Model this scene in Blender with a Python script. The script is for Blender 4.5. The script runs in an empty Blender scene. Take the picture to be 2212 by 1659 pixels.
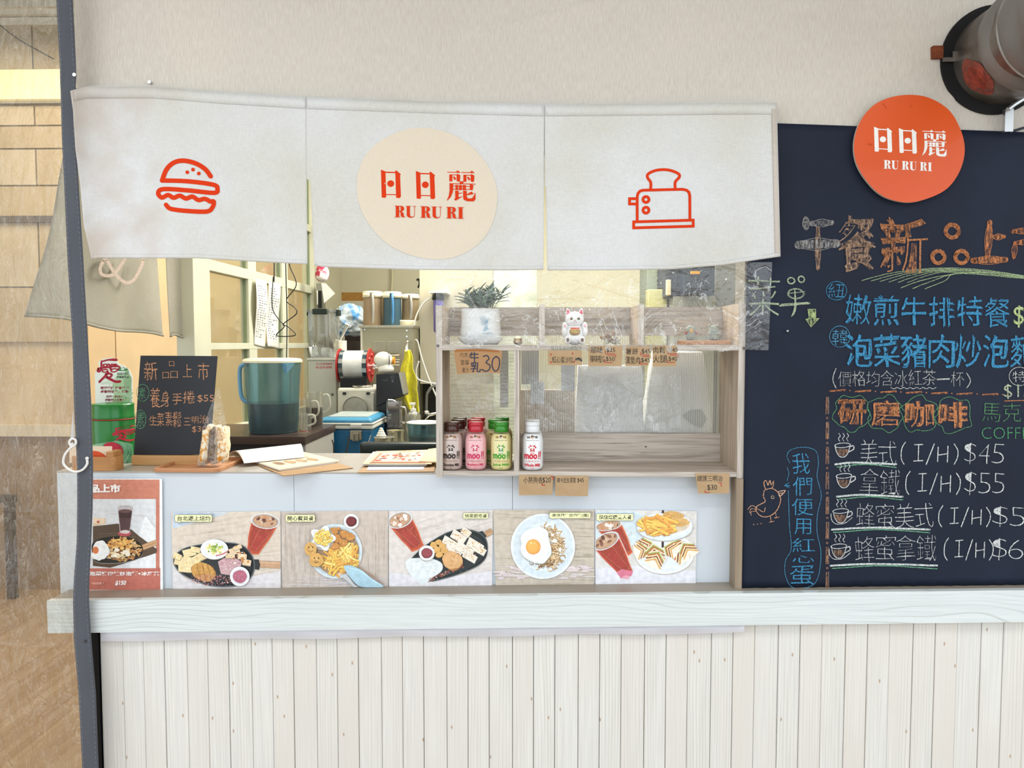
import bpy, bmesh, math, random
from mathutils import Vector, Matrix, noise, Euler
from mathutils.geometry import tessellate_polygon
R = math.radians; PI = math.pi
C = bpy.context.scene.collection
SC = bpy.context.scene
random.seed(7)

# ------------------------------------------------------------------ camera
F = 1650.0; CX, CY = 1106.0, 829.5
YAW = R(1.5); PITCH = R(3.02); EYE = Vector((0, -2.1, 1.55))
cd = bpy.data.cameras.new('camera'); cam = bpy.data.objects.new('camera', cd); C.objects.link(cam)
cd.sensor_width = 36; cd.lens = F / 2212 * 36; cd.clip_start = 0.05
cam.location = EYE; cam.rotation_euler = (PI/2 - PITCH, 0, YAW); SC.camera = cam
_RM = Euler((PI/2 - PITCH, 0, YAW)).to_matrix()

def W(px, py, Y):
    """point at depth Y (metres behind the facade plane) seen at photo pixel px, py"""
    d = _RM @ Vector(((px-CX)/F, -(py-CY)/F, -1.0))
    t = (Y - EYE.y) / d.y
    return EYE + d*t

# ------------------------------------------------------------------ light and exposure
SC.view_settings.view_transform = 'Standard'; SC.view_settings.look = 'None'
SC.view_settings.exposure = 0.0; SC.view_settings.gamma = 1.0; SC.view_settings.use_curve_mapping = False
wd = bpy.data.worlds.new('sky'); SC.world = wd; wd.use_nodes = True
wn = wd.node_tree.nodes; wl = wd.node_tree.links
bg = wn['Background']; bg.inputs['Color'].default_value = (0.86, 0.94, 1.0, 1); bg.inputs['Strength'].default_value = 1.88

def area(name, loc, rot, sx, sy, power, col):
    l = bpy.data.lights.new(name, 'AREA'); l.shape = 'RECTANGLE'; l.size = sx; l.size_y = sy
    l.energy = power; l.color = col
    o = bpy.data.objects.new(name, l); C.objects.link(o); o.location = loc; o.rotation_euler = rot
    return o
area('kitchen_ceiling_light', (0.1, 1.75, 2.9), (0, 0, 0), 1.6, 0.7, 96, (1.0, 0.98, 0.91))
area('kitchen_front_light', (0.0, 0.75, 2.6), (R(-14), 0, 0), 2.2, 0.3, 22, (1.0, 0.98, 0.93))
area('dining_room_light', (-2.6, 1.3, 3.4), (0, 0, 0), 1.6, 1.6, 62, (1.0, 0.88, 0.70))
for i_, x_ in enumerate((-1.7, 0.3, 2.0)):
    area('added_glint_light', (x_, -1.55-0.5*(i_ % 2), 2.98), (0, 0, R(12*i_)), 1.2, 0.06, 16, (0.95, 0.98, 1.0))  # added tube lights, there to strike glints on the plastic film

# ------------------------------------------------------------------ colour and materials
def lin(c):
    if isinstance(c, str): c = [int(c[i:i+2], 16) for i in (0, 2, 4)]
    out = []
    for v in c[:3]:
        v /= 255.0; out.append(v/12.92 if v <= 0.04045 else ((v+0.055)/1.055)**2.4)
    return (out[0], out[1], out[2], 1.0)

def nodes_of(m): return m.node_tree.nodes, m.node_tree.links
def add(n, t, **k):
    x = n.new(t)
    for a, b in k.items():
        if a.startswith('i_'): x.inputs[a[2:].replace('_', ' ')].default_value = b
        else: setattr(x, a, b)
    return x
_mats = {}
def mat(name, col="ff00ff", rough=0.5, metal=0.0, spec=0.5, noise_amt=0.06, nscale=(8, 8, 8), bump=0.0, bscale=60, alpha=None, trans=0.0, ior=1.45, sheen=0, emit=0, col2=None, ramp=(0.35, 0.7), detail=4, coat=0, sss=0):
    """plain procedural surface: base colour broken up by noise, optional bump"""
    if name in _mats: return _mats[name]
    m = bpy.data.materials.new(name); m.use_nodes = True; n, l = nodes_of(m)
    b = n['Principled BSDF']; c = lin(col)
    b.inputs['Roughness'].default_value = rough; b.inputs['Metallic'].default_value = metal
    b.inputs['Specular IOR Level'].default_value = spec; b.inputs['IOR'].default_value = ior
    b.inputs['Transmission Weight'].default_value = trans; b.inputs['Coat Weight'].default_value = coat
    if sheen: b.inputs['Sheen Weight'].default_value = sheen
    if sss: b.inputs['Subsurface Weight'].default_value = sss; b.inputs['Subsurface Scale'].default_value = 0.01
    tc = add(n, 'ShaderNodeTexCoord'); mp = add(n, 'ShaderNodeMapping'); mp.inputs['Scale'].default_value = nscale
    l.new(tc.outputs['Object'], mp.inputs['Vector'])
    ns = add(n, 'ShaderNodeTexNoise', i_Scale=1.0, i_Detail=float(detail)); l.new(mp.outputs[0], ns.inputs['Vector'])
    rp = add(n, 'ShaderNodeValToRGB'); rp.color_ramp.elements[0].position = ramp[0]; rp.color_ramp.elements[1].position = ramp[1]
    c2 = lin(col2) if col2 else tuple(v*(1-noise_amt*2) for v in c[:3]) + (1,)
    rp.color_ramp.elements[0].color = c2; rp.color_ramp.elements[1].color = c
    l.new(ns.outputs['Fac'], rp.inputs['Fac']); l.new(rp.outputs[0], b.inputs['Base Color'])
    if bump:
        n2 = add(n, 'ShaderNodeTexNoise', i_Scale=float(bscale), i_Detail=3.0); l.new(tc.outputs['Object'], n2.inputs['Vector'])
        bp = add(n, 'ShaderNodeBump', i_Strength=bump, i_Distance=0.002); l.new(n2.outputs['Fac'], bp.inputs['Height']); l.new(bp.outputs[0], b.inputs['Normal'])
    if emit:
        b.inputs['Emission Color'].default_value = c; b.inputs['Emission Strength'].default_value = emit
    if alpha is not None: b.inputs['Alpha'].default_value = alpha
    _mats[name] = m; return m

def wood(name, light, dark, axis='z', scale=1.0, rough=0.55, contrast=(0.3, 0.75), bump=0.15, fine=1.0, knots=False, rnd=0.0):
    """wood grain: stretched noise plus distorted wave along one axis"""
    if name in _mats: return _mats[name]
    m = bpy.data.materials.new(name); m.use_nodes = True; n, l = nodes_of(m); b = n['Principled BSDF']
    b.inputs['Roughness'].default_value = rough
    tc = add(n, 'ShaderNodeTexCoord'); oi = add(n, 'ShaderNodeObjectInfo')
    ad = add(n, 'ShaderNodeVectorMath', operation='ADD'); cb = add(n, 'ShaderNodeVectorMath', operation='SCALE')
    cx = add(n, 'ShaderNodeCombineXYZ'); 
    for i in range(3): l.new(oi.outputs['Random'], cx.inputs[i])
    l.new(cx.outputs[0], cb.inputs[0]); cb.inputs['Scale'].default_value = 7.0 if rnd else 0.0
    l.new(tc.outputs['Object'], ad.inputs[0]); l.new(cb.outputs[0], ad.inputs[1])
    a, s = 1.2*scale, 26*scale
    sc = {'x': (a, s, s), 'y': (s, a, s), 'z': (s, s, a)}[axis]
    mp = add(n, 'ShaderNodeMapping'); mp.inputs['Scale'].default_value = sc; l.new(ad.outputs[0], mp.inputs['Vector'])
    n1 = add(n, 'ShaderNodeTexNoise', i_Scale=1.0*fine, i_Detail=6.0, i_Distortion=1.2); l.new(mp.outputs[0], n1.inputs['Vector'])
    mp2 = add(n, 'ShaderNodeMapping'); mp2.inputs['Scale'].default_value = tuple(v*(5 if v == s else 1.5) for v in sc); l.new(ad.outputs[0], mp2.inputs['Vector'])
    n2 = add(n, 'ShaderNodeTexNoise', i_Scale=1.0*fine, i_Detail=3.0); l.new(mp2.outputs[0], n2.inputs['Vector'])
    mx = add(n, 'ShaderNodeMath', operation='MULTIPLY_ADD'); mx.inputs[1].default_value = 0.35
    l.new(n2.outputs['Fac'], mx.inputs[0]); 
    m3 = add(n, 'ShaderNodeMath', operation='MULTIPLY'); m3.inputs[1].default_value = 0.72; l.new(n1.outputs['Fac'], m3.inputs[0]); l.new(m3.outputs[0], mx.inputs[2])
    rp = add(n, 'ShaderNodeValToRGB'); rp.color_ramp.elements[0].position = contrast[0]; rp.color_ramp.elements[1].position = contrast[1]
    rp.color_ramp.elements[0].color = lin(dark); rp.color_ramp.elements[1].color = lin(light)
    l.new(mx.outputs[0], rp.inputs['Fac']); out = rp.outputs[0]
    if knots:
        vo = add(n, 'ShaderNodeTexVoronoi', i_Scale=1.0); mp3 = add(n, 'ShaderNodeMapping')
        mp3.inputs['Scale'].default_value = {'x': (3, 9, 9), 'y': (9, 3, 9), 'z': (9, 9, 3)}[axis]; l.new(ad.outputs[0], mp3.inputs['Vector']); l.new(mp3.outputs[0], vo.inputs['Vector'])
        r2 = add(n, 'ShaderNodeValToRGB'); r2.color_ramp.elements[0].position = 0.045; r2.color_ramp.elements[1].position = 0.11
        r2.color_ramp.elements[0].color = (1, 1, 1, 1); r2.color_ramp.elements[1].color = (0, 0, 0, 1); l.new(vo.outputs['Distance'], r2.inputs['Fac'])
        mm = add(n, 'ShaderNodeMix', data_type='RGBA'); l.new(r2.outputs[0], mm.inputs['Factor']); l.new(out, mm.inputs[6]); mm.inputs[7].default_value = lin('b08a62'); out = mm.outputs[2]
    if rnd:
        hs = add(n, 'ShaderNodeHueSaturation'); mr = add(n, 'ShaderNodeMapRange'); mr.inputs['To Min'].default_value = 1-rnd; mr.inputs['To Max'].default_value = 1+rnd*0.4
        l.new(oi.outputs['Random'], mr.inputs['Value']); l.new(mr.outputs[0], hs.inputs['Value']); l.new(out, hs.inputs['Color']); out = hs.outputs[0]
    l.new(out, b.inputs['Base Color'])
    bp = add(n, 'ShaderNodeBump', i_Strength=bump, i_Distance=0.001); l.new(mx.outputs[0], bp.inputs['Height']); l.new(bp.outputs[0], b.inputs['Normal'])
    _mats[name] = m; return m

def veneer(name, base, line, axis='x', freq=110, amp=2.2, thin=0.16, tint=None, rough=0.5, rnd=0.0, knots=0.0):
    """printed wood veneer: thin cathedral grain lines on a pale base, running along one axis"""
    if name in _mats: return _mats[name]
    m = bpy.data.materials.new(name); m.use_nodes = True; n, l = nodes_of(m); b = n['Principled BSDF']; b.inputs['Roughness'].default_value = rough
    tc = add(n, 'ShaderNodeTexCoord'); oi = add(n, 'ShaderNodeObjectInfo'); src = tc.outputs['Object']
    if rnd:
        rs = add(n, 'ShaderNodeMath', operation='MULTIPLY'); rs.inputs[1].default_value = 40.0; l.new(oi.outputs['Random'], rs.inputs[0])
        cx = add(n, 'ShaderNodeCombineXYZ'); l.new(rs.outputs[0], cx.inputs[0]); l.new(rs.outputs[0], cx.inputs[2]); av = add(n, 'ShaderNodeVectorMath', operation='ADD'); l.new(src, av.inputs[0]); l.new(cx.outputs[0], av.inputs[1]); src = av.outputs[0]
    def nz(sc, det=2.0, dist=0.0):
        mp = add(n, 'ShaderNodeMapping'); mp.inputs['Scale'].default_value = sc; l.new(src, mp.inputs['Vector']); x = add(n, 'ShaderNodeTexNoise', i_Scale=1.0, i_Detail=det, i_Distortion=dist); l.new(mp.outputs[0], x.inputs['Vector']); return x
    big = nz((1.3, 1, 7) if axis == 'x' else (9, 1, 0.8), 2.0); fine = nz((6, 9, 260) if axis == 'x' else (260, 9, 5), 3.0); patch = nz((2, 2, 9) if axis == 'x' else (16, 3, 1.2), 2.0)
    sx = add(n, 'ShaderNodeSeparateXYZ'); l.new(src, sx.inputs[0])
    m1 = add(n, 'ShaderNodeMath', operation='MULTIPLY'); m1.inputs[1].default_value = freq; l.new(sx.outputs[2 if axis == 'x' else 0], m1.inputs[0])
    m2 = add(n, 'ShaderNodeMath', operation='MULTIPLY_ADD'); m2.inputs[1].default_value = amp*10; l.new(big.outputs['Fac'], m2.inputs[0]); l.new(m1.outputs[0], m2.inputs[2])
    fr = add(n, 'ShaderNodeMath', operation='FRACT'); l.new(m2.outputs[0], fr.inputs[0])
    r1 = add(n, 'ShaderNodeValToRGB'); e = r1.color_ramp.elements; e[0].position = 0.0; e[0].color = (1, 1, 1, 1); e[1].position = thin; e[1].color = (0, 0, 0, 1); l.new(fr.outputs[0], r1.inputs['Fac'])
    pr = add(n, 'ShaderNodeMapRange'); pr.inputs['From Min'].default_value = 0.35; pr.inputs['From Max'].default_value = 0.62; l.new(patch.outputs['Fac'], pr.inputs['Value'])
    mu = add(n, 'ShaderNodeMath', operation='MULTIPLY'); l.new(r1.outputs[0], mu.inputs[0]); l.new(pr.outputs[0], mu.inputs[1])
    c1 = add(n, 'ShaderNodeMix', data_type='RGBA'); l.new(mu.outputs[0], c1.inputs['Factor']); c1.inputs[6].default_value = lin(base); c1.inputs[7].default_value = lin(line); out = c1.outputs[2]
    fm = add(n, 'ShaderNodeMapRange'); fm.inputs['From Min'].default_value = 0.3; fm.inputs['From Max'].default_value = 0.7; fm.inputs['To Min'].default_value = 0.90; fm.inputs['To Max'].default_value = 1.04; l.new(fine.outputs['Fac'], fm.inputs['Value'])
    sc = add(n, 'ShaderNodeVectorMath', operation='SCALE'); l.new(out, sc.inputs[0]); l.new(fm.outputs[0], sc.inputs['Scale']); out = sc.outputs[0]
    if tint:
        tn = nz((3, 1, 1.1), 3.0); tr = add(n, 'ShaderNodeMapRange'); tr.inputs['From Min'].default_value = 0.45; tr.inputs['From Max'].default_value = 0.7; l.new(tn.outputs['Fac'], tr.inputs['Value'])
        c2 = add(n, 'ShaderNodeMix', data_type='RGBA'); l.new(tr.outputs[0], c2.inputs['Factor']); l.new(out, c2.inputs[6]); c2.inputs[7].default_value = lin(tint); out = c2.outputs[2]
    if knots:
        vo = add(n, 'ShaderNodeTexVoronoi', i_Scale=1.0, voronoi_dimensions='2D'); cb = add(n, 'ShaderNodeCombineXYZ'); kx_ = add(n, 'ShaderNodeMath', operation='MULTIPLY'); kz_ = add(n, 'ShaderNodeMath', operation='MULTIPLY'); kx_.inputs[1].default_value = 9.0; kz_.inputs[1].default_value = 3.6; l.new(sx.outputs[0], kx_.inputs[0]); l.new(sx.outputs[2], kz_.inputs[0]); l.new(kx_.outputs[0], cb.inputs[0]); l.new(kz_.outputs[0], cb.inputs[1]); l.new(cb.outputs[0], vo.inputs['Vector'])
        r2 = add(n, 'ShaderNodeValToRGB'); r2.color_ramp.elements[0].position = knots*.35; r2.color_ramp.elements[1].position = knots; r2.color_ramp.elements[0].color = (.8, .8, .8, 1); r2.color_ramp.elements[1].color = (0, 0, 0, 1); l.new(vo.outputs['Distance'], r2.inputs['Fac'])
        c3 = add(n, 'ShaderNodeMix', data_type='RGBA'); l.new(r2.outputs[0], c3.inputs['Factor']); l.new(out, c3.inputs[6]); c3.inputs[7].default_value = lin('a57c50'); out = c3.outputs[2]
    if rnd:
        hs = add(n, 'ShaderNodeHueSaturation'); mr = add(n, 'ShaderNodeMapRange'); mr.inputs['To Min'].default_value = 1-rnd; mr.inputs['To Max'].default_value = 1+rnd*.3; l.new(oi.outputs['Random'], mr.inputs['Value']); l.new(mr.outputs[0], hs.inputs['Value']); l.new(out, hs.inputs['Color']); out = hs.outputs[0]
    l.new(out, b.inputs['Base Color']); _mats[name] = m; return m

def film(name, tint=(1, 1, 1), gloss=0.10, haze=0.06, rough=0.06, bump=0.35, bscale=14, stretch=(1, 1, 1), hazecol='f4f6f8', painted_glint=0.25, vw=0.014):
    """thin clear plastic: mostly transparent, a crinkled glossy coat, a little milky haze, highlights painted along creases"""
    if name in _mats: return _mats[name]
    m = bpy.data.materials.new(name); m.use_nodes = True; n, l = nodes_of(m); n.remove(n['Principled BSDF'])
    out = n['Material Output']
    tr = add(n, 'ShaderNodeBsdfTransparent'); tr.inputs[0].default_value = (*tint, 1)
    gl = add(n, 'ShaderNodeBsdfGlossy', i_Roughness=rough); df = add(n, 'ShaderNodeBsdfDiffuse'); df.inputs[0].default_value = lin(hazecol)
    tc = add(n, 'ShaderNodeTexCoord'); mp = add(n, 'ShaderNodeMapping'); mp.inputs['Scale'].default_value = stretch; l.new(tc.outputs['Object'], mp.inputs['Vector'])
    ns = add(n, 'ShaderNodeTexNoise', i_Scale=float(bscale), i_Detail=5.0, i_Distortion=0.8, i_Roughness=0.6); l.new(mp.outputs[0], ns.inputs['Vector'])
    rn = add(n, 'ShaderNodeMath', operation='SUBTRACT'); rn.inputs[1].default_value = 0.5; l.new(ns.outputs['Fac'], rn.inputs[0])
    ab = add(n, 'ShaderNodeMath', operation='ABSOLUTE'); l.new(rn.outputs[0], ab.inputs[0])
    bp = add(n, 'ShaderNodeBump', i_Strength=bump, i_Distance=0.03); l.new(ab.outputs[0], bp.inputs['Height']); l.new(bp.outputs[0], gl.inputs['Normal'])
    lw = add(n, 'ShaderNodeLayerWeight', i_Blend=0.25); l.new(bp.outputs[0], lw.inputs['Normal'])
    mr = add(n, 'ShaderNodeMapRange'); mr.inputs['To Min'].default_value = gloss; mr.inputs['To Max'].default_value = 0.55; l.new(lw.outputs['Fresnel'], mr.inputs['Value'])
    r1 = add(n, 'ShaderNodeValToRGB'); r1.color_ramp.elements[0].position = 0.0; r1.color_ramp.elements[1].position = vw
    r1.color_ramp.elements[0].color = (1, 1, 1, 1); r1.color_ramp.elements[1].color = (0, 0, 0, 1); l.new(ab.outputs[0], r1.inputs['Fac'])
    hz = add(n, 'ShaderNodeMath', operation='MULTIPLY_ADD'); hz.inputs[1].default_value = painted_glint; hz.inputs[2].default_value = haze; l.new(r1.outputs[0], hz.inputs[0])  # white highlights along the creases put in as diffuse colour
    m1 = add(n, 'ShaderNodeMixShader'); l.new(hz.outputs[0], m1.inputs[0]); l.new(tr.outputs[0], m1.inputs[1]); l.new(df.outputs[0], m1.inputs[2])
    m2 = add(n, 'ShaderNodeMixShader'); l.new(mr.outputs[0], m2.inputs[0]); l.new(m1.outputs[0], m2.inputs[1]); l.new(gl.outputs[0], m2.inputs[2])
    l.new(m2.outputs[0], out.inputs[0]); _mats[name] = m; return m

def clear(name, tint='ffffff', k=0.12, rough=0.05, haze=0.0, kmax=0.8):
    """clear moulded plastic or glass: transparent with a Fresnel gloss, cheap to render"""
    if name in _mats: return _mats[name]
    m = bpy.data.materials.new(name); m.use_nodes = True; n, l = nodes_of(m); n.remove(n['Principled BSDF'])
    tr = add(n, 'ShaderNodeBsdfTransparent'); tr.inputs[0].default_value = lin(tint)
    df = add(n, 'ShaderNodeBsdfDiffuse'); df.inputs[0].default_value = lin(tint)
    gl = add(n, 'ShaderNodeBsdfGlossy', i_Roughness=rough); lw = add(n, 'ShaderNodeLayerWeight', i_Blend=0.3)
    mr = add(n, 'ShaderNodeMapRange'); mr.inputs['To Min'].default_value = k; mr.inputs['To Max'].default_value = kmax; l.new(lw.outputs['Fresnel'], mr.inputs['Value'])
    m1 = add(n, 'ShaderNodeMixShader'); m1.inputs[0].default_value = haze; l.new(tr.outputs[0], m1.inputs[1]); l.new(df.outputs[0], m1.inputs[2])
    m2 = add(n, 'ShaderNodeMixShader'); l.new(mr.outputs[0], m2.inputs[0]); l.new(m1.outputs[0], m2.inputs[1]); l.new(gl.outputs[0], m2.inputs[2])
    l.new(m2.outputs[0], n['Material Output'].inputs[0]); _mats[name] = m; return m

def print_mat(name, rough=0.45, mottle=0.10, mscale=90, alpha_noise=None, coat=0.0, streak=(1, 1, 1), sat=1.0, val=1.0):
    """printed ink or chalk: per-face colours from the mesh, mottled; chalk breaks up through alpha"""
    if name in _mats: return _mats[name]
    m = bpy.data.materials.new(name); m.use_nodes = True; n, l = nodes_of(m); b = n['Principled BSDF']
    b.inputs['Roughness'].default_value = rough; b.inputs['Coat Weight'].default_value = coat; b.inputs['Specular IOR Level'].default_value = 0.3
    at = add(n, 'ShaderNodeAttribute', attribute_name='Col'); tc = add(n, 'ShaderNodeTexCoord')
    mp = add(n, 'ShaderNodeMapping'); mp.inputs['Scale'].default_value = streak; l.new(tc.outputs['Object'], mp.inputs['Vector'])
    ns = add(n, 'ShaderNodeTexNoise', i_Scale=float(mscale), i_Detail=4.0); l.new(mp.outputs[0], ns.inputs['Vector'])
    mr = add(n, 'ShaderNodeMapRange'); mr.inputs['From Min'].default_value = 0.3; mr.inputs['From Max'].default_value = 0.7
    mr.inputs['To Min'].default_value = 1-mottle; mr.inputs['To Max'].default_value = 1+mottle; l.new(ns.outputs['Fac'], mr.inputs['Value'])
    mx = add(n, 'ShaderNodeVectorMath', operation='SCALE'); l.new(at.outputs['Color'], mx.inputs[0]); l.new(mr.outputs[0], mx.inputs['Scale']); hs = add(n, 'ShaderNodeHueSaturation'); hs.inputs['Saturation'].default_value = sat; hs.inputs['Value'].default_value = val; l.new(mx.outputs[0], hs.inputs['Color']); l.new(hs.outputs[0], b.inputs['Base Color'])
    if alpha_noise:
        n2 = add(n, 'ShaderNodeTexNoise', i_Scale=float(alpha_noise[0]), i_Detail=5.0, i_Roughness=0.7); l.new(mp.outputs[0], n2.inputs['Vector'])
        m2 = add(n, 'ShaderNodeMapRange'); m2.inputs['From Min'].default_value = alpha_noise[1]; m2.inputs['From Max'].default_value = alpha_noise[2]
        m2.inputs['To Min'].default_value = alpha_noise[3]; m2.inputs['To Max'].default_value = 1.0; l.new(n2.outputs['Fac'], m2.inputs['Value']); l.new(m2.outputs[0], b.inputs['Alpha'])
    _mats[name] = m; return m

# ------------------------------------------------------------------ objects
def wloc(o):
    v = Vector((0, 0, 0))
    while o: v += o.location; o = o.parent
    return v
def tag(o, label=None, cat=None, group=None, kind=None):
    if label: o['label'] = label
    if cat: o['category'] = cat
    if group: o['group'] = group
    if kind: o['kind'] = kind
    return o
def thing(name, label, cat, loc, group=None):
    o = bpy.data.objects.new(name, None); C.objects.link(o); o.location = loc; o.empty_display_size = 0.05
    return tag(o, label, cat, group)
def obj(name, bm, m, parent=None, smooth=False, solid=0.0, bevel=0.0, auto=None, sub=0):
    """link a bmesh (in world coordinates) as one mesh object; origin at its parent's origin or its own base"""
    if parent: org = wloc(parent)
    else:
        vs = [v.co for v in bm.verts]
        org = Vector(((min(v.x for v in vs)+max(v.x for v in vs))/2, (min(v.y for v in vs)+max(v.y for v in vs))/2, min(v.z for v in vs)))
    bmesh.ops.translate(bm, verts=bm.verts, vec=-org)
    me = bpy.data.meshes.new(name); bm.to_mesh(me); bm.free()
    for mm in (m if isinstance(m, (list, tuple)) else [m]): me.materials.append(mm)
    if smooth:
        for p in me.polygons: p.use_smooth = True
        if auto: 
            try: me.set_sharp_from_angle(angle=R(auto))
            except Exception: pass
    o = bpy.data.objects.new(name, me); C.objects.link(o)
    if parent: o.parent = parent
    else: o.location = org
    if solid:
        s = o.modifiers.new('t', 'SOLIDIFY'); s.thickness = solid; s.offset = 0
    if bevel:
        s = o.modifiers.new('b', 'BEVEL'); s.width = bevel; s.segments = 2; s.limit_method = 'ANGLE'
    if sub:
        s = o.modifiers.new('s', 'SUBSURF'); s.levels = sub; s.render_levels = sub
    return o
def struct(name, bm, m, parent=None, **k):
    o = obj(name, bm, m, parent, **k)
    if not parent: o['kind'] = 'structure'
    return o
def copy_tree(o, loc=None, label=None, parent=None, rz=None, group=None, col=None):
    c = o.copy(); C.objects.link(c)
    if parent: c.parent = parent
    if loc is not None: c.location = loc
    if rz is not None: c.rotation_euler.z = rz
    if label: c['label'] = label
    if group: c['group'] = group
    for ch in list(o.children): copy_tree(ch, parent=c)
    return c

# ------------------------------------------------------------------ bmesh shapes
def new(): return bmesh.new()
def box(bm, x0, x1, y0, y1, z0, z1, rot=None, piv=None):
    vs = [bm.verts.new((x, y, z)) for x in (x0, x1) for y in (y0, y1) for z in (z0, z1)]
    for f in ((0,1,3,2), (4,6,7,5), (0,4,5,1), (2,3,7,6), (0,2,6,4), (1,5,7,3)): bm.faces.new([vs[i] for i in f])
    if rot is not None: bmesh.ops.rotate(bm, verts=vs, cent=piv or Vector(((x0+x1)/2, (y0+y1)/2, (z0+z1)/2)), matrix=rot)
    return vs
def B(x0, x1, y0, y1, z0, z1, **k):
    bm = new(); box(bm, x0, x1, y0, y1, z0, z1, **k); return bm
def lathe(bm, prof, cx, cy, seg=32, cap=True, sx=1.0, sy=1.0):
    """profile [(r, z), ...] revolved about the vertical through cx, cy"""
    rings = []
    for r, z in prof:
        rings.append([bm.verts.new((cx + sx*r*math.cos(2*PI*i/seg), cy + sy*r*math.sin(2*PI*i/seg), z)) for i in range(seg)])
    for a, b in zip(rings, rings[1:]):
        for i in range(seg): bm.faces.new((a[i], a[(i+1) % seg], b[(i+1) % seg], b[i]))
    if cap:
        if prof[0][0] > 1e-5: bm.faces.new(rings[0][::-1])
        if prof[-1][0] > 1e-5: bm.faces.new(rings[-1])
    return rings
def L(prof, cx, cy, seg=32, **k):
    bm = new(); lathe(bm, prof, cx, cy, seg, **k); bmesh.ops.remove_doubles(bm, verts=bm.verts, dist=1e-6); return bm
def tube(bm, pts, r, seg=8, closed=False, flat=None):
    """round tube through points; r may be a list"""
    pts = [Vector(p) for p in pts]; n = len(pts); rings = []
    up = Vector((0.13, 0.21, 0.97))
    for i, p in enumerate(pts):
        a = pts[i-1] if (i or closed) else p; b = pts[(i+1) % n] if (i < n-1 or closed) else p
        t = (b-a).normalized(); u = t.cross(up)
        if u.length < 1e-3: u = t.cross(Vector((1, 0, 0)))
        u.normalize(); v = t.cross(u).normalized(); rr = r[i] if isinstance(r, (list, tuple)) else r
        rings.append([bm.verts.new(p + u*rr*math.cos(2*PI*k/seg) + v*rr*math.sin(2*PI*k/seg)) for k in range(seg)])
    m = n if closed else n-1
    for i in range(m):
        a, b = rings[i], rings[(i+1) % n]
        for k in range(seg): bm.faces.new((a[k], a[(k+1) % seg], b[(k+1) % seg], b[k]))
    if not closed: bm.faces.new(rings[0][::-1]); bm.faces.new(rings[-1])
def T(pts, r, seg=8, **k):
    bm = new(); tube(bm, pts, r, seg, **k); return bm
def hcyl(bm, x0, x1, y, z, r, seg=28, r2=None):
    """cylinder along X"""
    r2 = r if r2 is None else r2
    a = [bm.verts.new((x0, y+r*math.cos(2*PI*i/seg), z+r*math.sin(2*PI*i/seg))) for i in range(seg)]
    b = [bm.verts.new((x1, y+r2*math.cos(2*PI*i/seg), z+r2*math.sin(2*PI*i/seg))) for i in range(seg)]
    for i in range(seg): bm.faces.new((a[i], a[(i+1) % seg], b[(i+1) % seg], b[i]))
    bm.faces.new(a[::-1]); bm.faces.new(b)
def ycyl(bm, y0, y1, x, z, r, seg=28, r2=None):
    r2 = r if r2 is None else r2
    a = [bm.verts.new((x+r*math.cos(2*PI*i/seg), y0, z+r*math.sin(2*PI*i/seg))) for i in range(seg)]
    b = [bm.verts.new((x+r2*math.cos(2*PI*i/seg), y1, z+r2*math.sin(2*PI*i/seg))) for i in range(seg)]
    for i in range(seg): bm.faces.new((a[i], a[(i+1) % seg], b[(i+1) % seg], b[i]))
    bm.faces.new(a[::-1]); bm.faces.new(b)
def sphere(bm, c, rx, ry=None, rz=None, u=20, v=12, rot=None):
    ry = rx if ry is None else ry; rz = rx if rz is None else rz
    g = bmesh.ops.create_uvsphere(bm, u_segments=u, v_segments=v, radius=1.0)
    bmesh.ops.scale(bm, verts=g['verts'], vec=(rx, ry, rz))
    if rot: bmesh.ops.rotate(bm, verts=g['verts'], cent=(0, 0, 0), matrix=rot)
    bmesh.ops.translate(bm, verts=g['verts'], vec=c); return g['verts']
def slab(bm, pts, thick):
    """pts: planar loop of world points; extruded by vector thick"""
    th = Vector(thick); a = [bm.verts.new(p) for p in pts]; b = [bm.verts.new(Vector(p)+th) for p in pts]; n = len(pts)
    try: bm.faces.new(a); bm.faces.new(b[::-1])
    except ValueError: pass
    for i in range(n): bm.faces.new((a[i], b[i], b[(i+1) % n], a[(i+1) % n]))
def grid(bm, f, nu, nv):
    """surface from f(u, v) -> point"""
    vs = [[bm.verts.new(f(i/nu, j/nv)) for i in range(nu+1)] for j in range(nv+1)]
    for j in range(nv):
        for i in range(nu): bm.faces.new((vs[j][i], vs[j+1][i], vs[j+1][i+1], vs[j][i+1]))
    return vs
def G(f, nu, nv):
    bm = new(); grid(bm, f, nu, nv); return bm
def rrect(x0, y0, x1, y1, r, n=5):
    """rounded rectangle loop"""
    p = []
    for cx, cy, a in ((x1-r, y1-r, 0), (x0+r, y1-r, 90), (x0+r, y0+r, 180), (x1-r, y0+r, 270)):
        for i in range(n+1): t = R(a + 90*i/n); p.append((cx+r*math.cos(t), cy+r*math.sin(t)))
    return p
def spline(pts, n=8, closed=False):
    """Catmull-Rom through 2D/3D points"""
    P = [Vector(p) for p in pts]; m = len(P); out = []
    for i in range(m if closed else m-1):
        if closed: a, b, c, d = P[i-1], P[i], P[(i+1) % m], P[(i+2) % m]
        else: a, b, c, d = P[max(i-1, 0)], P[i], P[i+1], P[min(i+2, m-1)]
        for k in range(n):
            t = k/n; out.append(0.5*((2*b)+(c-a)*t+(2*a-5*b+4*c-d)*t*t+(3*b-a-3*c+d)*t*t*t))
    if not closed: out.append(P[-1])
    return out
def lerp(a, b, t): return a+(b-a)*t
def pl(pts, x):
    """piecewise linear y(x)"""
    if x <= pts[0][0]: return pts[0][1]
    for (a, b), (c, d) in zip(pts, pts[1:]):
        if x <= c: return b+(d-b)*(x-a)/(c-a)
    return pts[-1][1]

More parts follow.
